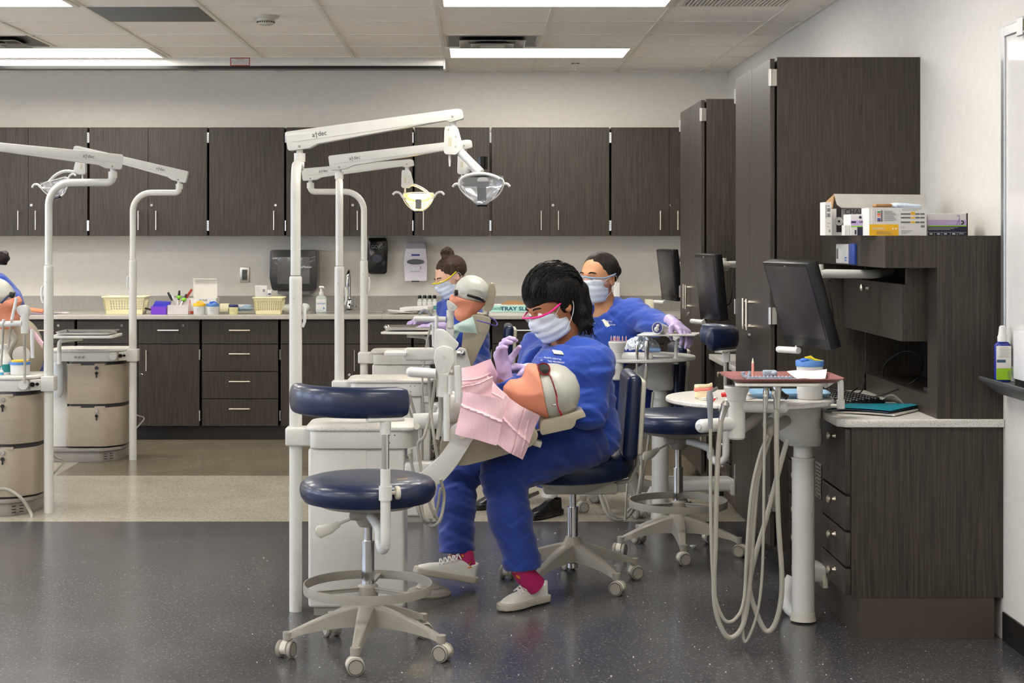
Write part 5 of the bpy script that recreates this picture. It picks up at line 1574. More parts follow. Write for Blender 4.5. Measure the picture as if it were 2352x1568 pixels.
m = MB(); m.prism([(X_(1458, 7.9), 7.80), (X_(1590, 7.9), 7.80), (X_(1617, 8.0), 8.0), (X_(1480, 8.0), 8.02)], Matrix.Translation((0, 0, Z_(769, 7.9))), .007, .002); obj('tray_holder', m, WHITE, du2)
t = thing('paper_cup', 'white cup lying on its side on the farther tray holder, dark inside', 'cup', tuple(at(1525, 758, 7.85)))
a, b = at(1510, 753, 7.80), at(1548, 760, 7.95)
d = (b-a).normalized(); MM = d.to_track_quat('Z', 'Y').to_matrix().to_4x4()
m = MB(); m.lathe([(.026, .0), (.0285, -.002), (.0285, .003), (.027, .004), (.022, .075), (0, .076), (0, .07), (.02, .07), (.0255, .0), (.026, .0)], a, 32, MM); obj('cup_wall', m, PLW, t)
m = MB(); m.lathe([(0, .002), (.0252, .002), (.0252, .004), (0, .004)], a, 28, MM); obj('dark_lining', m, mat('cup_inside', (52, 48, 120), .5), t)
m = MB(); m.ball(a+d*.0+Vector((-.004, -.004, -.006)), (.012, .006, .012)); m.ball(a+Vector((.002, -.004, .010)), (.008, .006, .008)); obj('cotton_filling', m, PAPER, t)
m = MB()
def crump(u, v):
    th = 2*PI*u; r = .002+.075*math.sin(PI*.5*v)
    return at(1474, 802, 7.95)+Vector((r*math.cos(th)*1.15, r*math.sin(th)*.8, .05*math.cos(PI*.5*v)*(1+.25*math.sin(5*th))+.006*math.sin(17*u*6+9*v)))
m.sheet(crump, 40, 14); tag(obj('plastic_pouch', m, mat('foil_pouch', (196, 204, 216), .15, .5, bump=.9, bscale=70)), 'crumpled clear plastic pouch on the farther round table', 'plastic bag')
m = MB(); m.cbox(at(1500, 803, 7.9), (.07, .06, .02), .008, seg=3); tag(obj('blue_dish', m, mat('blue_dish', (130, 164, 214), .4)), 'small light blue dish on the farther round table', 'dish')

# assistant holders standing between carts and backrests
def assistant_holder(label, Y, pts):
    """pts: dict of px positions"""
    t = thing('instrument_holder', label, 'dental instrument holder', tuple(at(*pts['post'][1], Y)), 0, 'white instrument holders on jointed arms')
    a, b = pts['post']
    m = MB(); m.cyl(at(*a, Y), at(*b, Y), pts['r'], n=28); obj('holder_post', m, WHITE, t)
    a, b = pts['bar']
    m = MB(); m.cyl(at(*a, Y-.01), at(*b, Y-.01), pts['r']*.72, n=22); m.ball(at(*a, Y-.01), pts['r']*.72); obj('holder_bar', m, PLW, t)
    for qi, q in enumerate(pts.get('links', [])):
        m = MB(); slab(m, round_poly([(X_(x, Y), Z_(y, Y)) for x, y in q], .012, 4), Y+.01+.007*qi, .05-.004*qi, .003); l = obj('joint_cover', m, WHITE2, t)
        cx = sum(x for x, y in q)/len(q); cy = max(y for x, y in q)-10
        m = MB(); m.cyl(at(cx, cy, Y-.018), at(cx, cy, Y-.012), .006, n=14); obj('joint_screw', m, STEEL, l)
    for (a, b, r) in pts.get('tubes', []):
        m = MB(); m.cyl(at(*a, Y-.02), at(*b, Y-.02), r, n=14); obj('suction_tip', m, PLW, t)
    for (ps, r) in pts.get('hoses', []):
        hose('hose', [at(x, y, Y-.02+.02*(i % 2)) for i, (x, y) in enumerate(ps)], r, t)
    return t
h1 = assistant_holder('white jointed instrument holder beside the pink bibs, nearest the front stool', 5.98, dict(
    post=((1018, 858), (1018, 910)), r=.0255, bar=((944, 854), (1000, 858)),
    links=[[(996, 826), (1000, 800), (1020, 792), (1042, 800), (1044, 826), (1030, 862), (1006, 862)], [(996, 795), (1000, 755), (1020, 757), (1055, 790), (1048, 800), (1020, 830), (1000, 822)], [(1016, 800), (1050, 805), (1046, 860), (1034, 862)]],
    tubes=[((1034, 862), (1034, 905), .008), ((1026, 905), (1026, 1012), .012), ((1050, 840), (1052, 925), .011)],
    hoses=[([(985, 862), (988, 920), (996, 1000), (1006, 1060)], .006), ([(1012, 910), (1012, 960), (1004, 1010)], .009), ([(1000, 870), (990, 940), (975, 1000), (960, 1030), (985, 1150), (1010, 1200)], .006),
           ([(940, 1040), (955, 1110), (960, 1170), (985, 1205), (1010, 1195), (1020, 1140), (1012, 1100)], .006), ([(945, 1030), (950, 1090), (975, 1190), (1000, 1180), (1012, 1120)], .005), ([(960, 1170), (978, 1195), (995, 1190)], .006)]))
m = MB(); m.ball(at(1035, 935, 6.05), (.045, .05, .06)); m.tube([at(950, 968, 6.1), at(1000, 966, 6.1), at(1010, 965, 6.1)], .03, 16, flat=.5); obj('arm_joint', m, WHITE2, h1)
m = MB(); m.cyl(at(957, 979, 6.04), at(957, 979, 6.06), .011, n=18); obj('joint_bolt', m, STEEL, h1)
h2 = assistant_holder('white jointed instrument holder before the upright manikin', 7.95, dict(
    post=((1034, 712), (1034, 752)), r=.018, bar=((955, 732), (1024, 733)),
    links=[[(1026, 700), (1026, 690), (1032, 690), (1052, 706), (1044, 714), (1030, 716)], [(1024, 750), (1044, 750), (1040, 790), (1026, 790)]],
    tubes=[((1003, 724), (1000, 800), .009), ((994, 740), (995, 796), .006)],
    hoses=[([(1000, 800), (1003, 840), (996, 900)], .006), ([(990, 745), (978, 800), (970, 880), (975, 960)], .005), ([(940, 905), (955, 960), (965, 1010)], .007), ([(930, 910), (950, 975), (960, 1040)], .006)]))
h3 = assistant_holder('white instrument holder beside the manikin at the left edge', 8.25, dict(
    post=((57, 718), (57, 765)), r=.020, bar=((-30, 746), (50, 742)),
    links=[[(40, 715), (38, 706), (46, 701), (58, 700), (66, 708), (66, 726), (52, 730)]],
    tubes=[((73, 756), (75, 822), .009), ((38, 684), (27, 735), .0075), ((9, 733), (8, 740), .008)],
    hoses=[([(56, 768), (57, 830), (56, 880)], .007), ([(27, 738), (22, 770), (18, 800)], .006), ([(8, 742), (5, 800), (2, 840)], .006),
           ([(-30, 1135), (10, 1122), (45, 1140), (68, 1172), (72, 1192), (55, 1210), (20, 1220), (-30, 1214)], .008)]))
m = MB(); m.box(X_(930, 8.0), X_(1036, 8.0), 7.93, 7.99, Z_(826, 8.0), Z_(797, 8.0), .012, 3); obj('control_arm', m, WHITE, h2)
m = MB(); m.box(X_(885, 8.0), X_(935, 8.0), 7.9, 8.1, Z_(814, 8.0), Z_(806, 8.0), .003); obj('arm_rail', m, PLW, h2)

# monitors on swing arms
SCREEN = mat('dark_screen', (52, 48, 50), .28, spec=.45)
def monitor(label, TL, u, v, armto, handle):
    TL, u, v = Vector(TL), Vector(u), Vector(v)
    w, h = u.length, v.length; ux, uy = u.normalized(), -v.normalized(); n = ux.cross(uy)       # n points to the viewer side
    c = TL+u/2+v/2
    M = Matrix(((ux.x, uy.x, n.x, c.x), (ux.y, uy.y, n.y, c.y), (ux.z, uy.z, n.z, c.z), (0, 0, 0, 1)))
    t = thing('monitor', label, 'monitor', tuple(c), 0, 'black monitors on white swing arms')
    m = MB(); m.cbox((0, 0, -.022), (w, h, .044), .004)
    m.xf(M); obj('housing', m, BLACK, t)
    m = MB(); m.cbox((0, .012, .0005), (w-.03, h-.055, .002), .0005); m.xf(M); obj('screen', m, SCREEN, t)
    m = MB()
    for i in range(16): m.cbox((w/2-.075-.0, h/2-.06-.013*i, -.045), (.09, .006, .008), .001)
    m.cbox((-.02, 0, -.055), (.14, .16, .02), .006); m.xf(M); obj('rear_vents', m, BLACK, t)
    m = MB(); m.text('Inno', M @ Matrix.Translation((0, h/2-.012, .0012)), .009, .0001); obj('maker_mark', m, GREYD, t)
    m = MB()
    for i in range(5): m.cbox((w/2-.03-.017*i, -h/2+.012, .0005), (.008, .004, .002), .0005)
    m.xf(M); obj('buttons', m, DGREY, t)
    m = MB(); B0 = M @ Vector((-.0, .05, -.055)); J = M @ Vector((.0, .095, -.1))
    m.tube([B0, J], .012, 12); ax = (Vector(armto[0])-J).cross(Vector((0, 0, 1))).normalized()
    m.cyl(J-ax*.02, J+ax*.02, .024, n=28); m.cyl(J+ax*.02, J+ax*.026, .016, n=20)
    obj('tilt_joint', m, GREYP, t)
    m = MB(); A = [J]+[Vector(p) for p in armto]
    e = A[1]; m.cyl(e-Vector((0, 0, .016)), e+Vector((0, 0, .034)), .0105, n=18)
    m.tube([J+(e-J)*.3, e], .008, 10); m.tube(smooth_path(A[1:], 6), .0165, 18); obj('swing_arm', m, WHITE2, t)
    a, b = M @ Vector(handle[0]), M @ Vector(handle[1])
    m = MB(); m.cyl(a, b, .0125, n=20); m.ball(a, .0125); hb = M @ Vector((handle[1][0]*.5+handle[0][0]*.5+.02, -h/2+.01, -.02)); m.tube([(a+b)/2+(b-a)*.3, hb], .004, 8); obj('grab_handle', m, PLW, t)
    m = MB(); m.tube(smooth_path([M @ Vector((.03, -.1, -.05)), M @ Vector((.08, -.08, -.09)), M @ Vector((.06, .05, -.12)), A[1]+Vector((.04, 0, -.03))], 8), .0028, 8); obj('cable', m, BLACK, t)
    return t
monitor('black monitor on a white arm at the right foreground desk', (1.093, 6.30, 1.299), (.103, -.345, 0), (.092, .0275, -.315),
        [at(1885, 628, 6.12), at(1960, 629, 6.14), at(2010, 629, 6.18), at(2045, 622, 6.30)], ((-.18, -.175, .03), (-.07, -.18, .005)))
monitor('black monitor between the two tall cabinets, seen nearly edge-on', (1.104, 8.36, Z_(583, 8.36)), (.05, -.35, 0), (.033, .0047, -.325),
        [at(1664, 608, 8.3), at(1678, 607, 8.32), at(1700, 607, 8.36)], ((-.19, -.175, .04), (-.1, -.18, .005)))
monitor('black monitor farthest back against the pale wall', (1.142, 10.45, Z_(573, 10.45)), (.055, -.35, 0), (.036, .0057, -.315),
        [at(1566, 592, 10.4), at(1580, 591, 10.45), at(1600, 591, 10.5)], ((-.19, -.17, .04), (-.1, -.175, .005)))
# ------------------------------------------------------------------ people
def cloth(name, c0, c1):
    m = mat(name, c0, .72, sheen=.25, bump=.25, bscale=900, var=.10, vscale=5)
    return m
SCRUB = cloth('royal_blue_scrub', (27, 68, 166), None)
SCRUBP = cloth('royal_blue_trousers', (21, 52, 132), None)
SKIN1 = mat('skin_brown', (168, 112, 78), .5, var=.05, vscale=12)
SKIN2 = mat('skin_light', (222, 176, 150), .5, var=.04, vscale=12)
SKIN3 = mat('skin_tan', (198, 142, 104), .5, var=.04, vscale=12)
def hairm(name, c, st=(60, 60, 8)):
    m = mat(name, c, .38, var=.7, vscale=3, bump=1.0, bscale=5, stretch=st, spec=.3)
    return m
HAIRB = hairm('black_hair', (9, 7, 7)); HAIRN = hairm('brown_hair', (70, 50, 38)); HAIRD = hairm('dark_hair', (36, 26, 22))
MASKM = mat('mask_pale_blue', (206, 216, 230), .85, bump=.2, bscale=500)
GLOVE = mat('lavender_glove', (186, 168, 210), .38, bump=.25, bscale=45, var=.06, vscale=30)
SHOEW = mat('white_leather', (214, 212, 204), .45, bump=.15, bscale=120)
SOLE = mat('sole_grey', (176, 170, 156), .6)
SHOEB = mat('black_leather', (22, 20, 20), .3)
SOCK = None
def sock_mat():
    m = bpy.data.materials.new('patterned_sock'); m.use_nodes = True
    nt, N, L = nodes_of(m); b = N['Principled BSDF']; b.inputs['Roughness'].default_value = .8
    ge = N.new('ShaderNodeNewGeometry'); mp = N.new('ShaderNodeMapping'); mp.inputs['Rotation'].default_value = (0, .785, 0); mp.inputs['Scale'].default_value = (22, 22, 22)
    L.new(ge.outputs['Position'], mp.inputs[0])
    ck = N.new('ShaderNodeTexVoronoi'); ck.distance = 'MANHATTAN'; ck.inputs['Scale'].default_value = 1.0; L.new(mp.outputs[0], ck.inputs['Vector'])
    rp = N.new('ShaderNodeValToRGB'); rp.color_ramp.interpolation = 'CONSTANT'; e = rp.color_ramp.elements
    e[0].position = 0; e[0].color = lin((222, 120, 40)); e[1].position = .3; e[1].color = lin((52, 20, 40)); q = e.new(.36); q.color = lin((170, 24, 92))
    L.new(ck.outputs['Distance'], rp.inputs[0]); L.new(rp.outputs[0], b.inputs['Base Color'])
    return m
SOCK = sock_mat()

def head_frame(c, f, roll=0.0, s=1.0):
    f = Vector(f).normalized(); l = Vector((0, 0, 1)).cross(f).normalized(); u = f.cross(l)
    R = Matrix.Rotation(roll, 3, f); l = R @ l; u = R @ u
    M = Matrix(((f.x, l.x, u.x, c[0]), (f.y, l.y, u.y, c[1]), (f.z, l.z, u.z, c[2]), (0, 0, 0, 1)))
    return M @ Matrix.Diagonal((s, s, s, 1))
def inv_fn(M):
    Mi = np.array(M.inverted()); R = Mi[:3, :3]; T = Mi[:3, 3]; s = 1/np.cbrt(np.linalg.det(R))
    return (lambda P: P @ R.T+T), s
def head_sdf(Q):
    """x forward, y left, z up; metres"""
    d = ell(Q, (-.012, 0, .032), (.096, .077, .088))
    d = smin(d, ell(Q, (.022, 0, -.02), (.066, .062, .078)), .03)          # face
    d = smin(d, ell(Q, (.036, 0, -.075), (.044, .046, .036)), .03)          # jaw
    d = smin(d, ell(Q, (.070, 0, -.093), (.018, .020, .018)), .02)          # chin
    d = smin(d, cone(Q, (.082, 0, .018), (.107, 0, -.022), .008, .013), .016)   # nose
    d = smin(d, cone(Q, (.098, .010, -.026), (.098, -.010, -.026), .008, .008), .01)
    d = smin(d, cone(Q, (.080, .026, .030), (.080, -.026, .030), .012, .012), .018)  # brow
    d = smin(d, cone(Q, (.084, .018, -.052), (.084, -.018, -.052), .008, .008), .01)  # lips
    for s in (-1, 1):
        d = smax(d, -ell(Q, (.094, s*.031, .010), (.014, .018, .012)), .012)  # sockets
        d = smin(d, ell(Q, (.074, s*.031, .008), (.015, .016, .013)), .004)   # lids over eyeballs
        ear = ell(Q, (-.008, s*.080, -.004), (.019, .008, .031)); ear = smax(ear, -ell(Q, (-.004, s*.088, 0), (.011, .006, .02)), .005)
        d = smin(d, ear, .008)
    return d
def hand_bones(W, d, n, side, curl, spread=.0, thumb=.6, s=1.0):
    """finger chains; W wrist, d towards knuckles, n palm normal, side +1 puts the thumb on +a"""
    d = Vector(d).normalized(); n = Vector(n); n = (n-d*n.dot(d)).normalized(); a = d.cross(n)*side
    W = Vector(W); out = []
    for i, (lat, L) in enumerate(((.030, .95), (.010, 1.06), (-.011, 1.0), (-.031, .8))):
        base = W+(d*(.088-.006*abs(i-1)))*s+a*lat*s
        c = curl[i] if isinstance(curl, (list, tuple)) else curl
        dirv = (d+a*spread*(1.5-i)*.3).normalized()
        ax = dirv.cross(n).normalized()
        pts = [W+d*.045*s+a*lat*.7*s, base]; p = base; dv = dirv
        for j, seg in enumerate((.042, .026, .021)):
            ang = c*(.75, 1.0, .8)[j]
            dv = Matrix.Rotation(ang, 3, ax) @ dv
            p = p+dv*seg*L*s; pts.append(p)
        out.append((pts, [.013*s, .0115*s, .0098*s, .0088*s, .0078*s]))
    tb = W+d*.028*s+a*.022*s
    t1 = tb+(d*.45+a*.75+n*.25*thumb).normalized()*.042*s
    t2 = t1+(d*.8+a*.25+n*thumb).normalized()*.032*s
    t3 = t2+(d*.8-a*.2+n*thumb*1.2).normalized()*.026*s
    out.append(([tb, t1, t2, t3], [.015*s, .0135*s, .011*s, .0092*s]))
    palm = [(W, W+d*.04*s, .026*s, .03*s)]
    return out, (W, d, n, a, s)
def hand_sdf(P, H):
    out, (W, d, n, a, s) = H
    R = np.array([[d.x, a.x, n.x], [d.y, a.y, n.y], [d.z, a.z, n.z]])
    c = W+d*.05*s
    dd = rbox(P, tuple(c), (.095*s, .078*s, .028*s), .0135*s, R)
    dd = smin(dd, cone(P, tuple(W-d*.05*s), tuple(W+d*.02*s), .029*s, .026*s), .02)
    for pts, rs in out:
        f = bone(P, [tuple(p) for p in pts], rs, .004)
        dd = smin(dd, f, .006)
    return dd
def glove(par, H, lab=None, m_=None):
    out, (W, d, n, a, s) = H
    pts = [tuple(p) for o, _ in out for p in o]+[tuple(W-d*.06*s)]
    lo, hi = bbox(pts, .035)
    return sdf_obj('glove', lambda P: hand_sdf(P, H)+wob(P, .0005, 160), lo, hi, .0032, m_ or GLOVE, par, lab)
def shoe(par, heel, toe, zh, zt, m_up, m_sole, laces=True, s=1.0, roll=0.0):
    heel = Vector((heel[0], heel[1], zh)); toe = Vector((toe[0], toe[1], zt))
    x = (toe-heel); L = x.length; x.normalize(); y = Vector((0, 0, 1)).cross(x).normalized(); z = x.cross(y)
    M = Matrix(((x.x, y.x, z.x, heel.x), (x.y, y.y, z.y, heel.y), (x.z, y.z, z.z, heel.z), (0, 0, 0, 1)))
    f, _ = inv_fn(M); k = L/.28
    foot = [(.0, -.02), (.02, -.036), (.07, -.036), (.13, -.035), (.19, -.046), (.235, -.044), (.268, -.026), (.28, -.002), (.27, .026), (.235, .042), (.19, .047), (.13, .038), (.07, .036), (.02, .035), (0, .02)]
    foot = [(a*k, b*k) for a, b in foot]
    prof = [(.005, .01), (.0, .05), (-.004, .085), (.012, .098), (.045, .085), (.085, .088), (.115, .082), (.165, .062), (.215, .05), (.262, .038), (.28, .018), (.278, .008)]
    prof = [(a*k, b*k) for a, b in prof]
    def fu(P):
        Q = f(P); a = poly2(Q[:, 0], Q[:, 2], prof); b = poly2(Q[:, 0], Q[:, 1]*(1+1.2*np.clip(Q[:, 2], 0, .1)/.1*.45), foot)
        d = smax(a, b+.002, .022)
        d = smax(d, -ell(Q, (.045*k, 0, .105*k), (.036*k, .026*k, .04*k)), .006)
        return d+wob(Q, .0007, 90, 2)
    def fs(P):
        Q = f(P); b = poly2(Q[:, 0], Q[:, 1], foot)
        arch = .004*np.sin(np.clip(Q[:, 0]/L, 0, 1)*PI)
        return smax(b-.004, np.abs(Q[:, 2]-.0145)-.0135+arch*.4, .004)
    cs = [M @ Vector((a, b, c)) for a in (-.02, L+.03) for b in (-.065, .065) for c in (-.01, .12)]
    lo, hi = bbox(cs, .005)
    sh = sdf_obj('shoe', fu, lo, hi, .0042, m_up, par)
    sdf_obj('shoe_sole', fs, lo, hi, .004, m_sole, sh)
    if laces:
        m = MB()
        for i in range(5):
            xx = (.095+.018*i)*k; zz = (.102-.0078*i)*k
            m.tube(smooth_path([(xx, -.026, zz-.008), (xx+.008, 0, zz+.005), (xx, .026, zz-.008)], 4), .003, 6)
            m.tube(smooth_path([(xx, -.026, zz-.008), (xx+.012, 0, zz+.004), (xx+.017, .026, zz-.013)], 4), .0026, 6)
        for sg in (-1, 1): m.tube(smooth_path([(.098*k, 0, .1*k), (.11*k, sg*.02, .112*k), (.13*k, sg*.03, .098*k), (.125*k, sg*.034, .082*k)], 5), .002, 6)
        m.xf(M); obj('laces', m, PAPER, sh)
    return sh
def mask(par, M, s=1.0):
    f, sc = inv_fn(M)
    def fn(P):
        Q = f(P); d = head_sdf(Q)-.010
        d = smin(d, ell(Q, (.062, 0, -.05), (.052, .056, .060)), .02)
        pl = .0016*np.sin(Q[:, 2]*210)
        box = rbox(Q, (.075, 0, -.052), (.15, .135, .112), .012)
        inner = head_sdf(Q)-.003
        return smax(smax(d+pl, box, .006), -inner, .002)*sc
    cs = [M @ Vector((a, b, c)) for a in (0, .15) for b in (-.08, .08) for c in (-.13, .01)]
    lo, hi = bbox(cs, .005)
    o = sdf_obj('face_mask', fn, lo, hi, .0034, MASKM, par)
    m = MB()
    for sg in (-1, 1):
        m.tube(smooth_path([M @ Vector((.045, sg*.067, -.012)), M @ Vector((.01, sg*.082, .012)), M @ Vector((-.024, sg*.088, .016)), M @ Vector((-.034, sg*.086, -.01)), M @ Vector((-.01, sg*.084, -.045)), M @ Vector((.03, sg*.066, -.085))], 5), .0012, 6)
    obj('ear_loops', m, PAPER, o)
    return o
def glasses(par, M, fm, lm, sg0=1.0, drop=.0, wide=1.0, clear_frame=False):
    t = obj('glasses', MB().tube([M @ p for p in smooth_path([Vector((-.015, .088*wide, .026)), Vector((.03, .086*wide, .016)), Vector((.075, .078*wide, .012)), Vector((.112, .045*wide, .016)), Vector((.124, 0, .022)), Vector((.112, -.045*wide, .016)), Vector((.075, -.078*wide, .012)), Vector((.03, -.086*wide, .016)), Vector((-.015, -.088*wide, .026))], 6)], .0038, 10, flat=1.0), fm, par)
    def fn(u, v):
        a = -1+2*u; th = a*1.25
        return M @ Vector((.022+.102*math.cos(th)-.010*v, .083*wide*math.sin(th)*1.02, .016-.038*v*(1-.25*a*a)+drop+.006*math.cos(a*3)))
    m = MB(); m.sheet(fn, 24, 6, .0012); obj('lens', m, lm, t)
    return t

def folds(P, amp, f, seed=0):
    """soft cloth folds running slantwise, stronger in some places than others"""
    x, y, z = P[:, 0]*f, P[:, 1]*f, P[:, 2]*f
    o = 0
    for i, (a, b, c) in enumerate(((.75, .35, 1.0), (-.45, .3, 1.1))):
        s = seed*2.3+i*1.9
        w = a*x+b*y+c*z+1.9*np.sin(.21*x+s)+1.6*np.sin(.17*z-s)+1.1*np.sin(.25*y+2*s)
        m = np.clip(.5+.9*np.sin(.16*x*(i+1)+s*3+.1*z)*np.sin(.19*z+s+.12*y), 0, 1)
        o = o+m*np.sin(w+.8*np.sin(w))
    return amp*o
def face_marks(par, M, col, down):
    for sg in (-1, 1):
        m = MB(); m.tube([M @ Vector(p) for p in smooth_path([(.092, sg*.014, .034), (.091, sg*.030, .040), (.076, sg*.050, .034)], 4)], [.002]+[.0034]*7+[.0015], 8)
        obj('eyebrow', m, col, par)
        m = MB(); c = M @ Vector((.0795, sg*.031, .008)); m.ball(c, .0125); e = obj('eye', m, EYEW, par)
        g = (M.to_3x3() @ Vector((1, 0, -.6 if down else 0))).normalized()
        m = MB(); m.cyl(c+g*.0115, c+g*.0130, .0052, n=16); obj('iris', m, BROWN, e)
        m = MB(); m.tube([M @ Vector(p) for p in smooth_path([(.0905, sg*.019, .008), (.0935, sg*.031, .008 if down else .014), (.0875, sg*.043, .008)], 4)], .0014, 6); obj('lashes', m, BLACK, e)
EYEW = mat('eye_white', (225, 220, 214), .25); BROWN = mat('iris_brown', (58, 36, 24), .2)
def person(label, J, h=.007):
    """J: dict with joint chains in world coordinates"""
    base = J['base']
    t = thing('person', label, 'person', base)
    M = J['head']; fH, sc = inv_fn(M)
    nk0 = M @ Vector((-.025, 0, -.07)); nk1 = Vector(J['neck'])
    skin = J['skin']
    chains = J['chains']            # (points, radii, where) where in 'torso','arm','leg'
    def fb(P):
        d = head_sdf(fH(P))*sc
        d = smin(d, cone(P, tuple(nk0), tuple(nk1), .052, .058), .02)
        for pts, rs, w in chains:
            if w == 'bulge': continue
            k = .02
            d = smin(d, bone(P, [tuple(p) for p in pts], [max(.022, (r-.020) if w != 'leg' else r*.62-.012*(i > 1)) for i, r in enumerate(rs)], .03), k)
        return d
    allp = [tuple(p) for pts, rs, w in chains for p in pts]+[tuple(M @ Vector((a, 0, b))) for a in (-.11, .12) for b in (-.12, .13)]
    lo, hi = bbox(allp, .17)
    lo[2] = max(lo[2], .0)
    sdf_obj('body', fb, lo, hi, J.get('hb', h), skin, t)
    # scrub top
    def ft(P):
        d = None
        for pts, rs, w in chains:
            if w == 'leg': continue
            e = bone(P, [tuple(p) for p in pts], rs, .05)
            d = e if d is None else smin(d, e, .045)
        wr = wob(P, .005, 21, J['seed'], (1, 1, .6))+folds(P, .0048, 85, J['seed'])+folds(P, .0018, 190, J['seed']+2)
        d = d+wr
        if 'hem' in J:
            q, nn = J['hem']; d = smax(d, ((P-np.array(q)) @ np.array(nn)), .008)
        n0 = np.array(tuple(nk0*.0+Vector(J['neck']))); 
        nh = J.get('neckhole', (.0, 0, .03, .066))
        d = smax(d, -(np.linalg.norm(P-(n0+np.array(nh[:3])), axis=1)-nh[3]), .01)
        for (q, nn) in J.get('cuffs', []):
            q = np.array(tuple(q)); nn = np.array(tuple(nn)); r = np.linalg.norm(P-q, axis=1)
            d = np.where(r < .12, smax(d, (P-q) @ nn, .004), d)
        return d
    tp = [tuple(p) for pts, rs, w in chains if w != 'leg' for p in pts]
    lo2, hi2 = bbox(tp, .19)
    top = sdf_obj('scrub_top', ft, lo2, hi2, h, SCRUB, t)
    legs = [(pts, rs) for pts, rs, w in chains if w == 'leg']
    if legs:
        def fp(P):
            d = None
            for pts, rs in legs:
                e = bone(P, [tuple(p) for p in pts], rs, .04)
                d = e if d is None else smin(d, e, .03)
            d = d+wob(P, .004, 22, J['seed']+3, (1, 1, .5))+folds(P, .0036, 80, J['seed']+1)+folds(P, .0013, 170, J['seed'])
            for q, nn in J.get('hems', []):
                q = np.array(tuple(q)); r = np.linalg.norm(P-q, axis=1)
                d = np.where(r < .2, smax(d, (P-q) @ np.array(tuple(nn)), .004), d)
            return d
        lp = [tuple(p) for pts, rs in legs for p in pts]
        lo3, hi3 = bbox(lp, .15); lo3[2] = max(lo3[2], .01)
        sdf_obj('scrub_trousers', fp, lo3, hi3, h, SCRUBP, t)
    return t, top

# ---- front student
A_ = at
f1 = Vector((-.74, -.46, -.50))
H1M = head_frame(tuple(A_(1270, 702, 6.40)), f1, roll=.06, s=1.04)
J1 = dict(base=(.42, 6.45, 0), head=H1M, neck=tuple(A_(1308, 780, 6.45)), skin=SKIN1, seed=1, chains=[
    ([A_(1336, 1000, 6.52), A_(1328, 915, 6.48), A_(1308, 845, 6.46), A_(1308, 805, 6.46)], [.138, .130, .124, .09], 'torso'),
    ([A_(1308, 815, 6.46), A_(1362, 835, 6.34), A_(1352, 945, 6.31), A_(1188, 902, 6.27), A_(1160, 876, 6.25)], [.085, .078, .062, .052, .046], 'arm'),
    ([A_(1290, 805, 6.5), A_(1240, 802, 6.60), A_(1212, 880, 6.64), A_(1226, 866, 6.42)], [.08, .070, .058, .042], 'arm'),
    ([A_(1270, 855, 6.36), A_(1240, 850, 6.48)], [.10, .085], 'bulge'),
    ([A_(1355, 990, 6.5), A_(1300, 1005, 6.45)], [.115, .10], 'bulge'),
    ([A_(1345, 1000, 6.5), A_(1315, 1012, 6.42), A_(1158, 1092, 6.28), A_(1172, 1180, 6.26), A_(1205, 1322, 6.235)], [.130, .112, .080, .076, .070], 'leg'),
    ([A_(1335, 1000, 6.6), A_(1052, 1072, 6.68), A_(1046, 1150, 6.66), A_(1047, 1290, 6.62)], [.12, .078, .075, .073], 'leg')],
    cuffs=[(A_(1161, 872, 6.25), (-.4, 0, .9)), (A_(1226, 866, 6.44), (.1, -1, 0))],
    hem=(tuple(A_(1330, 1034, 6.5)), (-.12, 0, -1)), hems=[(A_(1198, 1306, 6.23), (.1, 0, -1)), (A_(1047, 1266, 6.62), (0, 0, -1))],
    neckhole=(-.045, -.03, .045, .078))
p1, top1 = person('person in blue scrubs, pink glasses and mask leaning over the lying manikin head', J1, .0065)
mask(p1, H1M); face_marks(p1, H1M, HAIRB, True)
LENS_P = mat('glasses_lens', (235, 238, 240), .04, alpha=.2, spec=.8)
glasses(p1, H1M, mat('hot_pink_frame', (226, 30, 128), .3), LENS_P)
glove(p1, hand_bones(A_(1160, 858, 6.25), (-.22, -.05, .95), (.75, -.5, .3), 1, .75, .2, .9, .98))
glove(p1, hand_bones(A_(1226, 850, 6.34), (-.95, -.25, .12), (-.1, -.3, -1), 1, .6, .2, .8, .98))
# hair
fH1, sH1 = inv_fn(H1M)
def hair1(P):
    Q = fH1(P)
    d = ell(Q, (-.028, 0, .046), (.118, .100, .112))
    fl = wob(Q, .0028, 70, 3, (.5, 1.2, .4))
    d = d+fl
    cut = rbox(Q, (.10, 0, -.06), (.17, .30, .20), .03)                # keeps the face clear
    d = smax(d, -cut, .012)
    low = rbox(Q, (-.0, 0, -.15), (.4, .4, .20), .03)
    d = smax(d, -low, .02)
    # gathered tail curling down the nape
    for (pts, rs) in TAIL:
        d = smin(d, bone(P, pts, rs, .02)/sH1, .02)
    return (d+wob(P, .003, 60, 5, (1, 1, .3)))*sH1
TAIL = [([tuple(A_(1325, 672, 6.44)), tuple(A_(1340, 705, 6.44)), tuple(A_(1348, 735, 6.42)), tuple(A_(1353, 765, 6.40))], [.050, .034, .020, .007]),
        ([tuple(A_(1318, 690, 6.40)), tuple(A_(1334, 718, 6.38)), tuple(A_(1338, 748, 6.37)), tuple(A_(1332, 768, 6.36))], [.040, .024, .012, .005]),
        ([tuple(A_(1310, 705, 6.42)), tuple(A_(1322, 728, 6.40)), tuple(A_(1345, 745, 6.38)), tuple(A_(1362, 750, 6.38))], [.03, .020, .012, .004])]
sdf_obj('hair', hair1, A_(1185, 800, 6.40)-Vector((0, .25, 0)), A_(1395, 585, 6.40)+Vector((0, .3, 0)), .0045, HAIRB, p1)
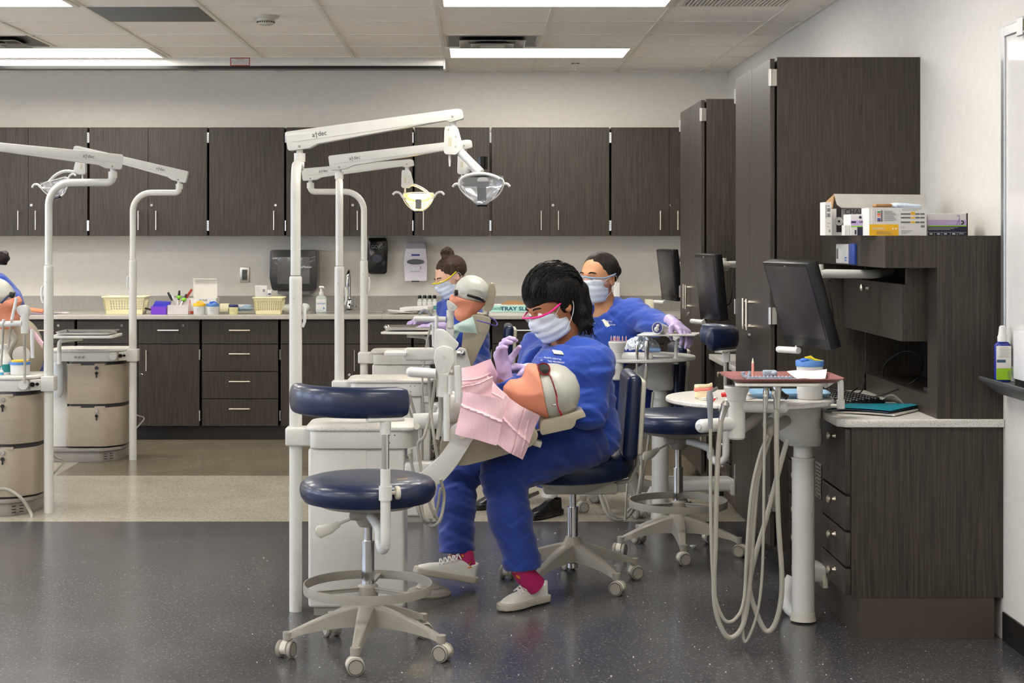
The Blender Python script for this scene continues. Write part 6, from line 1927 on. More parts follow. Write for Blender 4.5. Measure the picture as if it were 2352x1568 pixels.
# loose strands over the hair
rs_ = random.Random(3); m = MB()
for k in range(120):
    ph = rs_.uniform(-1.25, 1.25); el = rs_.uniform(.0, .75)
    d0 = Vector((math.cos(ph)*math.cos(el), math.sin(ph)*math.cos(el), math.sin(el)+.15)).normalized()
    d1 = Vector((-.8, rs_.uniform(-.1, .5), rs_.uniform(-.55, -.1))).normalized()
    up = Vector((rs_.uniform(-.3, .1), math.sin(ph)*.7, .9)).normalized(); e = rs_.uniform(1.005, 1.035)
    P_ = []
    for i in range(13):
        t_ = i/12; dd = (d0*(1-t_)**2+up*1.2*t_*(1-t_)+d1*t_*t_)
        if dd.length < 1e-3: continue
        dd.normalize(); dd = Vector((dd.x+.012*math.sin(9*t_+k), dd.y+.014*math.sin(7*t_+2*k), dd.z))
        P_.append(H1M @ Vector((-.028+.118*e*dd.x, .100*e*dd.y, .046+.112*e*dd.z)))
    if k % 3 == 0:
        q = A_(1346, 735, 6.40)+Vector((rs_.uniform(-.03, .03), rs_.uniform(-.03, .03), rs_.uniform(-.05, .01)))
        P_ += [P_[-1].lerp(q, .5)+Vector((.012*math.sin(k), 0, 0)), q, q+Vector((rs_.uniform(-.01, .03), 0, -.03))]
    m.tube(P_, [.0009]+[.0016]*(len(P_)-2)+[.0006], 5)
obj('hair_strands', m, HAIRB, p1)
# badge, snap and printed lines on the chest
def on_surface(top, origin, direction):
    dg = bpy.context.evaluated_depsgraph_get()
    Mi = top.matrix_world.inverted() if False else (Mworld(top)).inverted()
    o2 = Mi @ Vector(origin); d2 = (Mi.to_3x3() @ Vector(direction)).normalized()
    ok, loc, nrm, _ = top.ray_cast(o2, d2)
    if not ok: return None, None
    MW = Mworld(top)
    return MW @ loc, (MW.to_3x3() @ nrm).normalized()
BADGE = mat('badge_cream', (232, 228, 208), .35)
def badge(top, px, py, w, h, rot, par, name='name_badge', m_=None, pull=.004, th=.003, text=None):
    bpy.context.view_layer.update()
    C0 = Vector((0, 0, CH)); d = at(px, py, 6.0)-C0
    loc, n = on_surface(top, C0, d)
    if loc is None: return
    z = n; xx = Vector((0, 0, 1)).cross(z).normalized(); yy = z.cross(xx)
    M = Matrix(((xx.x, yy.x, z.x, loc.x), (xx.y, yy.y, z.y, loc.y), (xx.z, yy.z, z.z, loc.z), (0, 0, 0, 1))) @ Matrix.Rotation(rot, 4, 'Z') @ Matrix.Translation((0, 0, pull))
    m = MB()
    if text: 
        for i, s in enumerate(text): m.text(s, M @ Matrix.Translation((0, -i*h*1.3, 0)), h, .0003, sx=w)
    else: m.cbox((0, 0, 0), (w, h, th), th*.4); m.xf(M)
    obj(name, m, m_ or BADGE, par)
WPRINT = mat('white_print', (226, 228, 234), .6)
badge(top1, 1281, 811, .040, .030, -.30, p1)
badge(top1, 1270, 824, 1.0, .0095, -.12, p1, 'chest_lettering', WPRINT, .003, text=['PHIPPS DENTAL', 'ASSISTING PROGRAM'])
badge(top1, 1262, 780, .006, .006, .2, p1, 'snap_button', CHROME, .003)
# socks and shoes
m = MB(); m.tube([A_(1196, 1296, 6.22), A_(1208, 1322, 6.23), A_(1232, 1345, 6.25)], [.046, .041, .040], 20); obj('sock', m, SOCK, p1)
m = MB(); m.tube([A_(1060, 1258, 6.62), A_(1066, 1280, 6.60), A_(1072, 1310, 6.58)], [.047, .041, .040], 20); obj('sock', m, SOCK, p1)
shoe(p1, (.272, 6.335), (.092, 6.150), .002, .002, SHOEW, SOLE)
shoe(p1, (X_(1092, 6.58), 6.58), (X_(950, 6.50), 6.50), .016, .075, SHOEW, SOLE)
t = thing('foot_pedal', 'grey disc foot pedal under the front student\'s left-hand shoe', 'foot pedal', (X_(985, 6.47), 6.47, 0))
m = MB().lathe([(0, 0), (.085, 0), (.088, .006), (.08, .018), (.055, .026), (0, .03)], (X_(985, 6.46), 6.46, 0), 40); obj('pedal_disc', m, GREYP, t)
m = MB().lathe([(0, .026), (.05, .026), (.052, .03), (.04, .04), (0, .044)], (X_(985, 6.46), 6.46, 0), 36); obj('pedal_base', m, GREYP, t)

# ---- student facing left behind, arm stretched over the tray
Yc = 8.42
H3M = head_frame(tuple(A_(1374, 641, Yc)), (-.66, -.74, -.06), s=1.06)
J3 = dict(base=(.78, 8.42, 0), head=H3M, neck=tuple(A_(1392, 704, Yc+.03)), skin=SKIN3, seed=6, chains=[
    ([A_(1450, 890, Yc+.05), A_(1428, 810, Yc+.05), A_(1405, 755, Yc+.03), A_(1400, 728, Yc+.03)], [.15, .145, .14, .09], 'torso'),
    ([A_(1405, 728, Yc), A_(1452, 722, Yc-.08), A_(1502, 742, Yc-.22), A_(1548, 744, 7.98)], [.085, .072, .056, .040], 'arm'),
    ([A_(1390, 728, Yc+.1), A_(1356, 735, Yc+.2), A_(1330, 800, Yc+.22), A_(1290, 800, Yc)], [.08, .07, .055, .042], 'arm'),
    ([A_(1455, 900, Yc+.0), A_(1290, 940, Yc-.1), A_(1268, 1010, Yc-.08), A_(1262, 1130, Yc-.1)], [.145, .085, .075, .068], 'leg'),
    ([A_(1455, 900, Yc+.1), A_(1200, 950, Yc+.25), A_(1170, 1020, Yc+.25), A_(1135, 1130, Yc+.22)], [.13, .085, .075, .066], 'leg')],
    cuffs=[(A_(1546, 744, 7.99), (.5, -.85, 0)), (A_(1292, 800, Yc), (-1, 0, 0))],
    hem=(tuple(A_(1440, 905, Yc)), (-.1, 0, -1)), hems=[(A_(1262, 1118, Yc-.1), (0, 0, -1)), (A_(1135, 1115, Yc+.22), (0, 0, -1))],
    neckhole=(-.05, -.05, .03, .085))
p3, top3 = person('person in blue scrubs with dark pulled-back hair reaching an arm over the farther tray', J3, .008)
mask(p3, H3M); face_marks(p3, H3M, HAIRD, False); glasses(p3, H3M, mat('pale_blue_frame', (120, 150, 180), .3), LENS_P, wide=1.08)
glove(p3, hand_bones(A_(1550, 744, 7.96), (.30, -.55, -.25), (-.1, -.2, -1), -1, .5, .3, .8, .98))
glove(p3, hand_bones(A_(1290, 800, Yc), (-1, -.1, 0), (0, 0, -1), 1, .5, .3, .8, .98))
f3, s3 = inv_fn(H3M)
def hair3(P):
    Q = f3(P); d = ell(Q, (-.026, 0, .042), (.098, .084, .090))
    d = smax(d, -ell(Q, (.13, 0, -.03), (.115, .12, .105)), .01)
    d = smax(d, -rbox(Q, (.0, 0, -.12), (.4, .4, .20), .02), .01)
    d = smin(d, ell(Q, (-.13, 0, .03), (.035, .035, .035)), .02)
    return (d+wob(Q, .0012, 120, 2))*s3
sdf_obj('hair', hair3, A_(1310, 740, Yc)-Vector((0, .2, 0)), A_(1450, 570, Yc)+Vector((0, .25, 0)), .005, HAIRD, p3)
badge(top3, 1392, 742, .022, .048, .45, p3)
badge(top3, 1390, 737, 1.0, .012, -.05, p3, 'chest_lettering', WPRINT, .004, text=['PHIPPS DENTAL', 'ASSISTING PROGRAM'])
m = MB(); m.tube([A_(1262, 1105, Yc-.1), A_(1262, 1140, Yc-.1)], [.045, .04], 16); obj('sock', m, PAPER, p3)
shoe(p3, (X_(1286, 8.33), 8.33), (X_(1216, 8.12), 8.12), .002, .002, SHOEB, SHOEB, laces=False)
shoe(p3, (X_(1148, 8.62), 8.62), (X_(1092, 8.42), 8.42), .002, .002, SHOEB, SHOEB, laces=False)
doctor_stool((.80, 8.46, 0), 'navy stool under the student who reaches over the farther tray', .47, R_(200), PI)

# ---- student behind the upright manikin
Yd = 10.25
H2M = head_frame(tuple(A_(1036, 637, Yd)), (-.80, -.36, -.46), roll=.1, s=1.0)
J2 = dict(base=(-.1, 10.25, 0), head=H2M, neck=tuple(A_(1056, 684, Yd+.02)), skin=SKIN2, seed=9, chains=[
    ([A_(1078, 850, Yd+.05), A_(1070, 770, Yd+.04), A_(1058, 725, Yd+.03), A_(1056, 703, Yd+.02)], [.15, .135, .13, .085], 'torso'),
    ([A_(1056, 703, Yd), A_(1062, 708, Yd-.12), A_(1058, 770, Yd-.16), A_(1000, 752, Yd-.2)], [.08, .066, .052, .038], 'arm'),
    ([A_(1048, 703, Yd+.08), A_(1030, 708, Yd+.18), A_(1020, 768, Yd+.2), A_(985, 740, Yd)], [.08, .066, .052, .038], 'arm'),
    ([A_(1078, 850, Yd), A_(1038, 862, Yd-.38), A_(1034, 980, Yd-.36)], [.14, .085, .07], 'leg'),
    ([A_(1078, 850, Yd+.1), A_(1036, 858, Yd-.1), A_(1034, 975, Yd-.1)], [.13, .085, .07], 'leg')],
    cuffs=[(A_(1004, 753, Yd-.19), (-1, -.1, 0)), (A_(988, 742, Yd), (-.9, -.4, 0))], hem=(tuple(A_(1078, 862, Yd)), (0, 0, -1)), hems=[],
    neckhole=(-.04, -.04, .04, .075))
p2, top2 = person('person in blue scrubs with a brown top bun and yellow glasses behind the upright manikin', J2, .009)
mask(p2, H2M); face_marks(p2, H2M, HAIRN, True); glasses(p2, H2M, mat('yellow_frame', (232, 216, 30), .3), LENS_P)
glove(p2, hand_bones(A_(1000, 750, Yd-.22), (-1, -.15, .0), (-.1, -.1, -1), 1, .45, .2, .8, .98))
glove(p2, hand_bones(A_(982, 738, Yd-.02), (-.75, -.5, .1), (0, -.2, -1), -1, .55, .2, .8, .98))
f2, s2 = inv_fn(H2M)
def hair2(P):
    Q = f2(P); d = ell(Q, (-.026, 0, .042), (.100, .086, .092))
    d = smax(d, -ell(Q, (.12, 0, -.045), (.100, .12, .105)), .01)
    d = smax(d, -rbox(Q, (.03, 0, -.12), (.4, .4, .20), .02), .01)
    b = np.linalg.norm(P-np.array(tuple(A_(1027, 580, Yd))), axis=1)-.038+wob(P, .006, 90, 2)
    d = smin(d, b/s2, .025)
    return (d+wob(Q, .0015, 120, 2))*s2
sdf_obj('hair', hair2, A_(980, 720, Yd)-Vector((0, .2, 0)), A_(1095, 555, Yd)+Vector((0, .2, 0)), .005, HAIRN, p2)
m = MB(); m.tube(smooth_path([A_(962, 722, Yd-.1), A_(975, 712, Yd-.1), A_(988, 722, Yd-.1), A_(998, 735, Yd-.1)], 5), .008, 10); obj('held_hose', m, GREYH, p2)
doctor_stool((X_(1082, 10.3), 10.3, 0), 'navy stool under the student with the yellow glasses', .47, R_(10), PI)

# ---- student at the left edge
Ye = 9.15
H4M = head_frame(tuple(A_(-50, 622, Ye)), (-.62, .3, -.66), s=1.0)
J4 = dict(base=(X_(-30, Ye), Ye, 0), head=H4M, neck=tuple(A_(-30, 650, Ye)), skin=SKIN2, seed=12, chains=[
    ([A_(-20, 850, Ye), A_(-10, 770, Ye), A_(-4, 702, Ye), A_(-12, 672, Ye)], [.15, .14, .128, .11], 'torso'),
    ([A_(-5, 690, Ye), A_(20, 700, Ye-.12), A_(30, 760, Ye-.18), A_(40, 790, Ye-.3)], [.08, .068, .05, .04], 'arm'),
    ([A_(-30, 690, Ye), A_(-40, 700, Ye+.1), A_(-40, 780, Ye+.1)], [.08, .068, .05], 'arm'),
    ([A_(-20, 850, Ye), A_(60, 850, Ye-.05), A_(60, 960, Ye-.05), A_(60, 1100, Ye-.05)], [.14, .085, .07, .06], 'leg')],
    cuffs=[], hem=(tuple(A_(-20, 870, Ye)), (0, 0, -1)), hems=[], neckhole=(0, 0, .07, .05))
p4, top4 = person('person in blue scrubs at the left edge, only back and hair bun in view', J4, .010)
f4, s4 = inv_fn(H4M)
def hair4(P):
    Q = f4(P); d = ell(Q, (-.026, 0, .042), (.100, .086, .092))
    d = smax(d, -ell(Q, (.12, 0, -.045), (.100, .12, .105)), .01)
    b = np.linalg.norm(P-np.array(tuple(A_(5, 592, Ye))), axis=1)-.04+wob(P, .005, 90, 2)
    return (smin(d, b/s4, .02)+wob(Q, .0015, 120, 2))*s4
sdf_obj('hair', hair4, A_(-80, 660, Ye)-Vector((0, .15, 0)), A_(35, 560, Ye)+Vector((0, .15, 0)), .006, HAIRD, p4)
doctor_stool((X_(-22, Ye), Ye+.03, 0), 'navy stool at the left edge under the student seen from behind', .47, R_(33), 0.0)
# ------------------------------------------------------------------ things on the worktop and the wall behind it
YW = 11.948
def W(px, py, Y=11.95): return at(px, py, Y)
# towel dispenser
t = thing('towel_dispenser', 'large smoky black paper towel dispenser on the back wall', 'paper towel dispenser', tuple(W(673, 665, 11.85)))
YD = 11.72
def R4(x0, y0, x1, y1, Y): return [(X_(x0, Y), Z_(y1, Y)), (X_(x1, Y), Z_(y1, Y)), (X_(x1, Y), Z_(y0, Y)), (X_(x0, Y), Z_(y0, Y))]
m = MB(); slab(m, round_poly([(X_(a, YD), Z_(b, YD)) for a, b in ((620, 574), (726, 574), (728, 640), (726, 667), (625, 667), (619, 640))], .02, 5), (YD+YW)/2, YW-YD-.004, .012)
obj('cover', m, mat('smoke_black', (44, 44, 44), .22, coat=.3), t)
m = MB(); slab(m, round_poly(R4(638, 590, 712, 652, YD), .006, 3), YD+.0, .012, .003); obj('window_panel', m, mat('smoke_window', (84, 84, 84), .15, coat=.4), t)
m = MB()
for i in range(4): m.cyl(W(633+5*i, 658.5, YD-.003), W(633+5*i, 658.5, YD+.01), .003, n=10)
obj('indicator_dots', m, BLACKG, t)
m = MB(); m.box(X_(636, YD), X_(712, YD), YD+.03, YW-.02, Z_(676, YD), Z_(667, YD), .004); obj('outlet_slot', m, mat('slot_grey', (132, 130, 124), .5), t)
m = MB(); m.text('enMotion', face_m(tuple(W(702, 613, YD-.0075))), .022, .0002); obj('lettering', m, WPRINT, t)
# soap dispensers
t = thing('soap_dispenser', 'black soap dispenser hanging behind the third lamp pole', 'soap dispenser', tuple(W(866, 590, 11.9)))
YS = 11.83
m = MB(); slab(m, round_poly([(X_(a, YS), Z_(b, YS)) for a, b in ((845, 546), (888, 546), (890, 570), (888, 629), (846, 629), (843, 600))], .022, 5), (YS+YW)/2, YW-YS-.004, .012); obj('housing', m, BLACKG, t)
m = MB(); m.lathe([(0, 0), (.034, 0), (.036, .002), (.034, .004), (0, .005)], tuple(W(866, 593, YS)), 30, Matrix.Rotation(PI/2, 4, 'X'), sx=1, sy=.85); obj('sight_window', m, mat('sight_window', (60, 62, 80), .08), t)
m = MB(); m.text('GOJO', face_m(tuple(W(866, 567, YS-.0065))), .034, .0002); obj('lettering', m, mat('grey_print', (130, 132, 134), .5), t)
t = thing('soap_dispenser', 'white soap dispenser with an oval window beside the black one', 'soap dispenser', tuple(W(954, 600, 11.9)))
m = MB(); slab(m, round_poly([(X_(a, YS), Z_(b, YS)) for a, b in ((934, 557), (976, 557), (981, 600), (980, 645), (930, 645), (927, 600))], .008, 4), (YS+YW)/2, YW-YS-.004, .012); obj('housing', m, mat('lilac_white', (208, 203, 210), .35), t)
m = MB(); slab(m, round_poly([(X_(a, YS), Z_(b, YS)) for a, b in ((934, 556.5), (976, 556.5), (978, 571), (932, 571))], .006, 3), (YS+YW)/2-.001, YW-YS-.001, .01); obj('cap_band', m, mat('mauve_grey', (150, 144, 152), .35), t)
m = MB(); m.lathe([(0, 0), (.061, 0), (.062, .002), (.06, .004), (0, .004)], tuple(W(954.5, 601, YS)), 36, Matrix.Rotation(PI/2, 4, 'X'), sy=.31); obj('sight_window', m, mat('oval_window', (84, 86, 96), .12), t)
m = MB(); m.box(X_(945, YS), X_(964, YS), YS-.003, YS+.002, Z_(587.5, YS), Z_(583.5, YS)); obj('blue_label', m, mat('blue_label', (60, 72, 150), .5), t)
m = MB(); m.cyl(W(966, 613, YS-.002), W(966, 613, YS+.01), .0035, n=10); m.cyl(W(966, 617, YS-.002), W(966, 617, YS+.01), .0035, n=10); m.text('Kimberly-Clark', face_m(tuple(W(954.5, 585.5, YS-.0035))), .008, .0001); obj('sensor_dots', m, BLACK, t)
m = MB(); m.text('AUTOMATIC', face_m(tuple(W(954, 623.5, YS-.006))), .012, .0001); m.box(X_(945, YS), X_(963, YS), YS-.001, YS+.03, Z_(647, YS), Z_(644.5, YS)); obj('lettering', m, INK, t)
# outlet
t = thing('wall_outlet', 'steel duplex wall outlet left of the towel dispenser', 'outlet', tuple(W(562, 631)))
m = MB(); slab(m, R4(551, 613, 573, 649, 11.94), 11.944, .008, .003); obj('cover_plate', m, STEEL, t)
m = MB(); slab(m, round_poly(R4(556, 619, 568, 643, 11.94), .003, 2), 11.938, .006, .001); p = obj('receptacle', m, mat('outlet_grey', (96, 96, 94), .4), t)
m = MB()
for z in (625, 637):
    for dx in (-2, 2): m.box(X_(562+dx-.4, 11.93), X_(562+dx+.4, 11.93), 11.934, 11.936, Z_(z+2, 11.93), Z_(z-2, 11.93))
    m.cyl(W(562, z+4, 11.934), W(562, z+4, 11.936), .0025, n=8)
obj('slots', m, BLACK, p)
# sink and tap
t = thing('sink', 'steel sink set in the back worktop', 'sink', ((SX0+SX1)/2, 11.58, CT-.02))
m = MB()
a, b, c, d = SX0, SX1, SY0, SY1
m.box(a, b, c, c+.025, CT, CT+.004, .001); m.box(a, b, d-.025, d, CT, CT+.004, .001); m.box(a, a+.03, c+.025, d-.025, CT, CT+.004); m.box(b-.03, b, c+.025, d-.025, CT, CT+.004)
obj('rim', m, STEEL, t)
m = MB(); a, b, c, d = SX0+.028, SX1-.028, SY0+.023, SY1-.023
m.box(a, b, c, c+.003, CT-.16, CT); m.box(a, b, d-.003, d, CT-.16, CT); m.box(a, a+.003, c, d, CT-.16, CT); m.box(b-.003, b, c, d, CT-.16, CT); m.box(a, b, c, d, CT-.163, CT-.16)
obj('basin', m, STEEL, t)
t = thing('faucet', 'chrome gooseneck tap behind the sink', 'tap', tuple(W(803, 716, 11.82)))
Yt = 11.84
m = MB(); m.lathe([(0, 0), (.032, 0), (.032, .012), (.026, .02), (.026, .075), (.02, .085), (.011, .092), (.0095, .10), (0, .10)], (X_(803, Yt), Yt, CT), 28)
m.tube(smooth_path([(X_(803, Yt), Yt, CT+.08), (X_(803, Yt), Yt, CT+.24), (X_(803, Yt), Yt-.01, CT+.275), (X_(803, Yt), Yt-.045, CT+.295), (X_(802, Yt), Yt-.085, CT+.28), (X_(801, Yt), Yt-.105, CT+.25), (X_(801, Yt), Yt-.11, CT+.20)], 6), .0095, 16)
m.cyl((X_(801, Yt), Yt-.11, CT+.205), (X_(801, Yt), Yt-.11, CT+.18), .0135, n=18); obj('spout', m, CHROME, t)
m = MB(); m.tube([(X_(806, Yt), Yt-.01, CT+.045), (X_(812, Yt), Yt-.03, CT+.035), (X_(819, Yt), Yt-.05, CT+.04)], [.008, .006, .007], 10); obj('lever', m, CHROME, t)
m = MB(); m.cyl((X_(803, Yt), Yt-.0262, CT+.05), (X_(803, Yt), Yt-.024, CT+.05), .007, n=14); obj('sensor', m, BLACK, t)
# pump bottle
def cyl_thing(name, label, cat, px, Y, parts, group=None, z=None):
    x = X_(px, Y); z = CT if z is None else z
    t = thing(name, label, cat, (x, Y, z), 0, group)
    for (nm, prof, mm, kw) in parts:
        obj(nm, MB().lathe(prof, (x, Y, z), 30, **kw), mm, t)
    return t
Yp = 11.45
CLEARB = mat('clear_bottle', (214, 224, 214), .1, alpha=.55, spec=.7)
t = cyl_thing('sanitizer_bottle', 'clear pump bottle of hand gel standing between sink and near pole', 'bottle', 738, Yp, [
    ('bottle_body', [(0, .004), (.036, .004), (.038, .012), (.038, .112), (.03, .124), (.016, .13), (.016, .134), (0, .134)], CLEARB, dict(sy=.7)),
    ('pump_collar', [(0, .13), (.017, .13), (.017, .15), (.01, .156), (.007, .176), (0, .176)], PLW, {})])
x = X_(738, Yp)
m = MB(); m.tube([(x-.014, Yp, CT+.186), (x+.012, Yp-.012, CT+.188), (x+.022, Yp-.02, CT+.182)], [.008, .007, .004], 12, flat=.7); m.cyl((x, Yp, CT+.17), (x, Yp, CT+.186), .004, n=10); obj('pump_head', m, PLW, t)
m = MB(); m.box(x-.034, x+.034, Yp-.0275, Yp-.0262, CT+.018, CT+.104, .0004, 1); l = obj('label', m, PAPER, t)
BLUEP = mat('blue_print', (60, 130, 190), .5)
m = MB(); m.text('SaniSept', face_m((x, Yp-.0279, CT+.075)), .018, .0001); m.lathe([(0, 0), (.006, 0), (.006, .001), (0, .001)], (x+.02, Yp-.0279, CT+.04), 14, Matrix.Rotation(PI/2, 4, 'X')); m.prism([(-.005, .002), (.005, .002), (0, .013)], face_m((x+.02, Yp-.0279, CT+.04)), .0005)
m.tube([(x-.03+.006*i, Yp-.0280, CT+.028+(.002 if i % 2 else -.001)) for i in range(9)], .0009, 6); obj('print', m, BLUEP, l)
# jars with coloured lids
YEL = mat('yellow_lid', (238, 190, 40), .4)
def jar(px, Y, r, h, lidm, label, bodym=None, spoon=None, lab=None, body_kind='jar'):
    t = cyl_thing('jar', label, 'jar', px, Y, [('jar_body', [(0, 0), (r*.93, 0), (r*.96, .003), (r, h*.78), (0, h*.78)], bodym or PLW, {}), ('lid', [(0, h*.76), (r*1.04, h*.76), (r*1.05, h*.78), (r*1.05, h*.97), (r*1.02, h), (0, h)], lidm, {})], 'jars on the back worktop')
    x = X_(px, Y)
    if lab:
        m = MB()
        for i, s in enumerate(lab): m.text(s, face_m((x, Y-r*1.003, CT+h*.55-i*.012)), .009, .0001)
        obj('lettering', m, mat('jar_print', (120, 130, 150), .6) if 'jar_print' not in MATS else MATS['jar_print'], t)
    if spoon:
        m = MB(); m.tube([(x-.02, Y-.01, CT+h+.004), (x+.01, Y, CT+h+.012), (x+.03, Y, CT+h+.002)], [.008, .006, .003], 10, flat=.5); obj('scoop', m, spoon, t)
    return t
jar(458, 11.36, .041, .078, YEL, 'white jar with a yellow lid and yellow scoop', spoon=YEL, lab=['PUTTY', 'base'])
jar(488.5, 11.36, .042, .076, LIDB, 'white jar with a blue lid and blue scoop', spoon=MATS['spoon_blue'], lab=['PUTTY', 'catalyst'])
jar(536.5, 11.42, .0315, .066, mat('navy_lid', (28, 34, 96), .35), 'small pale yellow jar with a navy lid', bodym=mat('pale_yellow', (222, 218, 156), .4), lab=['OOOO', 'OOOO'])
# baskets
CREAMB = mat('cream_basket', (232, 224, 180), .45)
def basket(px0, px1, pyt, Y, label, holes=14):
    x0, x1 = X_(px0, Y), X_(px1, Y); w = x1-x0; zt = Z_(pyt, Y); h = zt-CT; cx = (x0+x1)/2; dp = .17
    t = thing('basket', label, 'basket', (cx, Y+dp/2, CT), 0, 'cream plastic baskets')
    m = MB(); ins = w*.07
    def pt(s, zz, k):   # corner k at height fraction
        e = ins*(1-s)
        return [(x0+e, Y+e), (x1-e, Y+e), (x1-e, Y+dp-e), (x0+e, Y+dp-e)][k]
    # bars of the open lattice between solid bottom and top bands
    for k in range(4):
        a0, a1 = pt(0, 0, k), pt(0, 0, (k+1) % 4); b0, b1 = pt(1, 0, k), pt(1, 0, (k+1) % 4)
        def P(u, s): 
            p0 = Vector((a0[0]+(a1[0]-a0[0])*u, a0[1]+(a1[1]-a0[1])*u, CT+.002)); p1 = Vector((b0[0]+(b1[0]-b0[0])*u, b0[1]+(b1[1]-b0[1])*u, CT+h))
            return p0+(p1-p0)*s
        for (s0, s1) in ((0, .22), (.82, 1)):
            V = [P(0, s0), P(1, s0), P(1, s1), P(0, s1)]; nrm = (V[1]-V[0]).cross(V[3]-V[0]).normalized()*.0015
            m.raw([v-nrm for v in V]+[v+nrm for v in V], [[0, 1, 2, 3], [7, 6, 5, 4], [0, 4, 5, 1], [1, 5, 6, 2], [2, 6, 7, 3], [3, 7, 4, 0]])
        n = holes if k % 2 == 0 else 8
        for i in range(n+1):
            u = i/n
            m.tube([P(u, .2), P(u, .84)], .0022 if 0 < i < n else .005, 6)
        for s in (.36, .5, .64, .76): m.tube([P(0, s), P(1, s)], .0016, 6)
    m.box(x0+ins, x1-ins, Y+ins, Y+dp-ins, CT+.001, CT+.004)
    obj('lattice', m, CREAMB, t)
    r = MB(); q = round_poly([(x0-.006, Y-.006), (x1+.006, Y-.006), (x1+.006, Y+dp+.006), (x0-.006, Y+dp+.006)], .012, 4)
    r.tube([(a, b, zt) for a, b in q], .0055, 10, closed=True); obj('rim', r, CREAMB, t)
    return t
basket(236, 332, 682, 11.38, 'cream plastic basket standing alone, half behind the far left pole')
basket(583, 648, 684, 11.38, 'smaller cream plastic basket holding white cards near the towel dispenser', 12)
m = MB(); m.cbox(W(600, 672, 11.46), (.082, .003, .1), .0005, (.06, 0, 0)); c = tag(obj('card', m, PAPER), 'white printed card standing in the smaller cream basket', 'card')
m = MB()
for i in range(4): m.cbox(W(592+0*i, 659.5+3*i, 11.455), (.03-.004*i, .001, .0012))
m.cbox(W(606, 667, 11.455), (.016, .001, .018)); obj('print', m, mat('faint_print', (140, 140, 150), .6), c)
m = MB(); m.cbox(W(618, 676, 11.47), (.035, .02, .07), .002); c = tag(obj('small_box', m, PAPER), 'small white box behind the card in the cream basket', 'box')
m = MB(); m.cbox(W(619, 675, 11.455), (.02, .004, .008)); obj('print', m, mat('navy_print', (24, 26, 66), .6), c)
# purple box, organiser with scissors, tissue box
PURP = mat('purple_plastic', (112, 60, 190), .3)
t = thing('purple_box', 'open purple plastic box with a blue lid on the back worktop', 'box', tuple(W(364, 712, 11.45)))
def open_box(m, x0, x1, y0, y1, z0, z1, th=.003):
    m.box(x0, x1, y0, y0+th, z0, z1); m.box(x0, x1, y1-th, y1, z0, z1); m.box(x0, x0+th, y0+th, y1-th, z0, z1); m.box(x1-th, x1, y0+th, y1-th, z0, z1); m.box(x0+th, x1-th, y0+th, y1-th, z0, z0+th)
m = MB(); open_box(m, X_(348, 11.4), X_(383, 11.4), 11.38, 11.5, CT+.001, Z_(703, 11.4)); obj('tray_body', m, PURP, t)
m = MB(); m.cbox(W(372, 699, 11.5), (.11, .1, .012), .003, (.35, .05, 0)); obj('lid', m, mat('blue_lid2', (56, 56, 190), .35), t)
t = thing('desk_organiser', 'clear plastic organiser full of scissors and pens', 'organiser', tuple(W(412, 712, 11.45)))
CLR = mat('clear_acrylic', (232, 226, 224), .1, alpha=.45, spec=.7)
m = MB(); open_box(m, X_(386, 11.36), X_(433, 11.36), 11.34, 11.47, CT+.001, Z_(700, 11.36)); open_box(m, X_(386, 11.36), X_(433, 11.36), 11.47, 11.58, CT+.001, Z_(685, 11.47)); obj('tray_body', m, CLR, t)
GRN = mat('lime_green', (120, 190, 40), .4)
for i, (a, b, lab) in enumerate((((404, 706), (386, 672), 'black-handled scissors leaning left in the clear organiser'), ((408, 706), (412, 668), 'black and green scissors in the middle of the organiser'), ((412, 706), (428, 676), 'black and green scissors leaning right in the organiser'))):
    s = thing('scissors', lab, 'scissors', tuple(W(*a, 11.5)), 0, 'scissors in the organiser')
    A, B = W(*a, 11.44), W(*b, 11.5); D = (B-A)
    mm = MB(); mm.tube([A, A+D*.5], [.002, .005], 8); obj('blades', mm, STEEL, s)
    mm = MB(); mm.tube([A+D*.45, A+D*.7, B], [.006, .010, .007], 10); obj('handle', mm, BLACK, s)
    if i: mm = MB(); mm.ball(A+D*.62+Vector((.004, -.012, 0)), (.017, .008, .013)); obj('grip', mm, GRN, s)
for i, (a, b, mm, lab) in enumerate((((415, 702), (441, 664), 'red', 'long red folder or strip sticking up out of the organiser'), ((399, 704), (397, 680), 'white', 'white tube standing at the left of the organiser'))):
    m = MB(); A, B = W(*a, 11.5), W(*b, 11.54)
    if i == 0: m.tube([A, B], [.012, .008], 8, flat=.2)
    else: m.tube([A, B], [.006, .009], 12)
    tag(obj(['red_strip', 'white_tube'][i], m, mat('red_strip', (176, 62, 48), .5) if i == 0 else PLW), lab, ['strip', 'tube'][i])
t = thing('tissue_box', 'open white cardboard box with its lid standing up behind the jars', 'box', tuple(W(468, 700, 11.5)))
m = MB(); x0, x1 = X_(436, 11.46), X_(496, 11.46); zt = Z_(685, 11.46)
open_box(m, x0, x1, 11.46, 11.62, CT+.001, zt, .003); obj('box_body', m, PAPER, t)
m = MB(); m.box(X_(443, 11.6), X_(498, 11.6), 11.622, 11.625, zt, Z_(643, 11.62)); m.box(X_(443, 11.6), X_(498, 11.6), 11.6, 11.622, Z_(641, 11.62), Z_(639.5, 11.62)); obj('lid_flap', m, mat('flap_white', (222, 216, 204), .7), t)
m = MB(); m.text('W Wolf', face_m(tuple(W(466, 689, 11.4575))), .016, .0001); obj('lettering', m, INK, t)
m = MB(); m.box(x0-.001, x0+.004, 11.457, 11.6, CT+.001, zt-.01); m.box(x0, x0+.04, 11.4565, 11.459, CT+.001, CT+.02); obj('red_edge', m, mat('box_red', (196, 70, 48), .6), t)
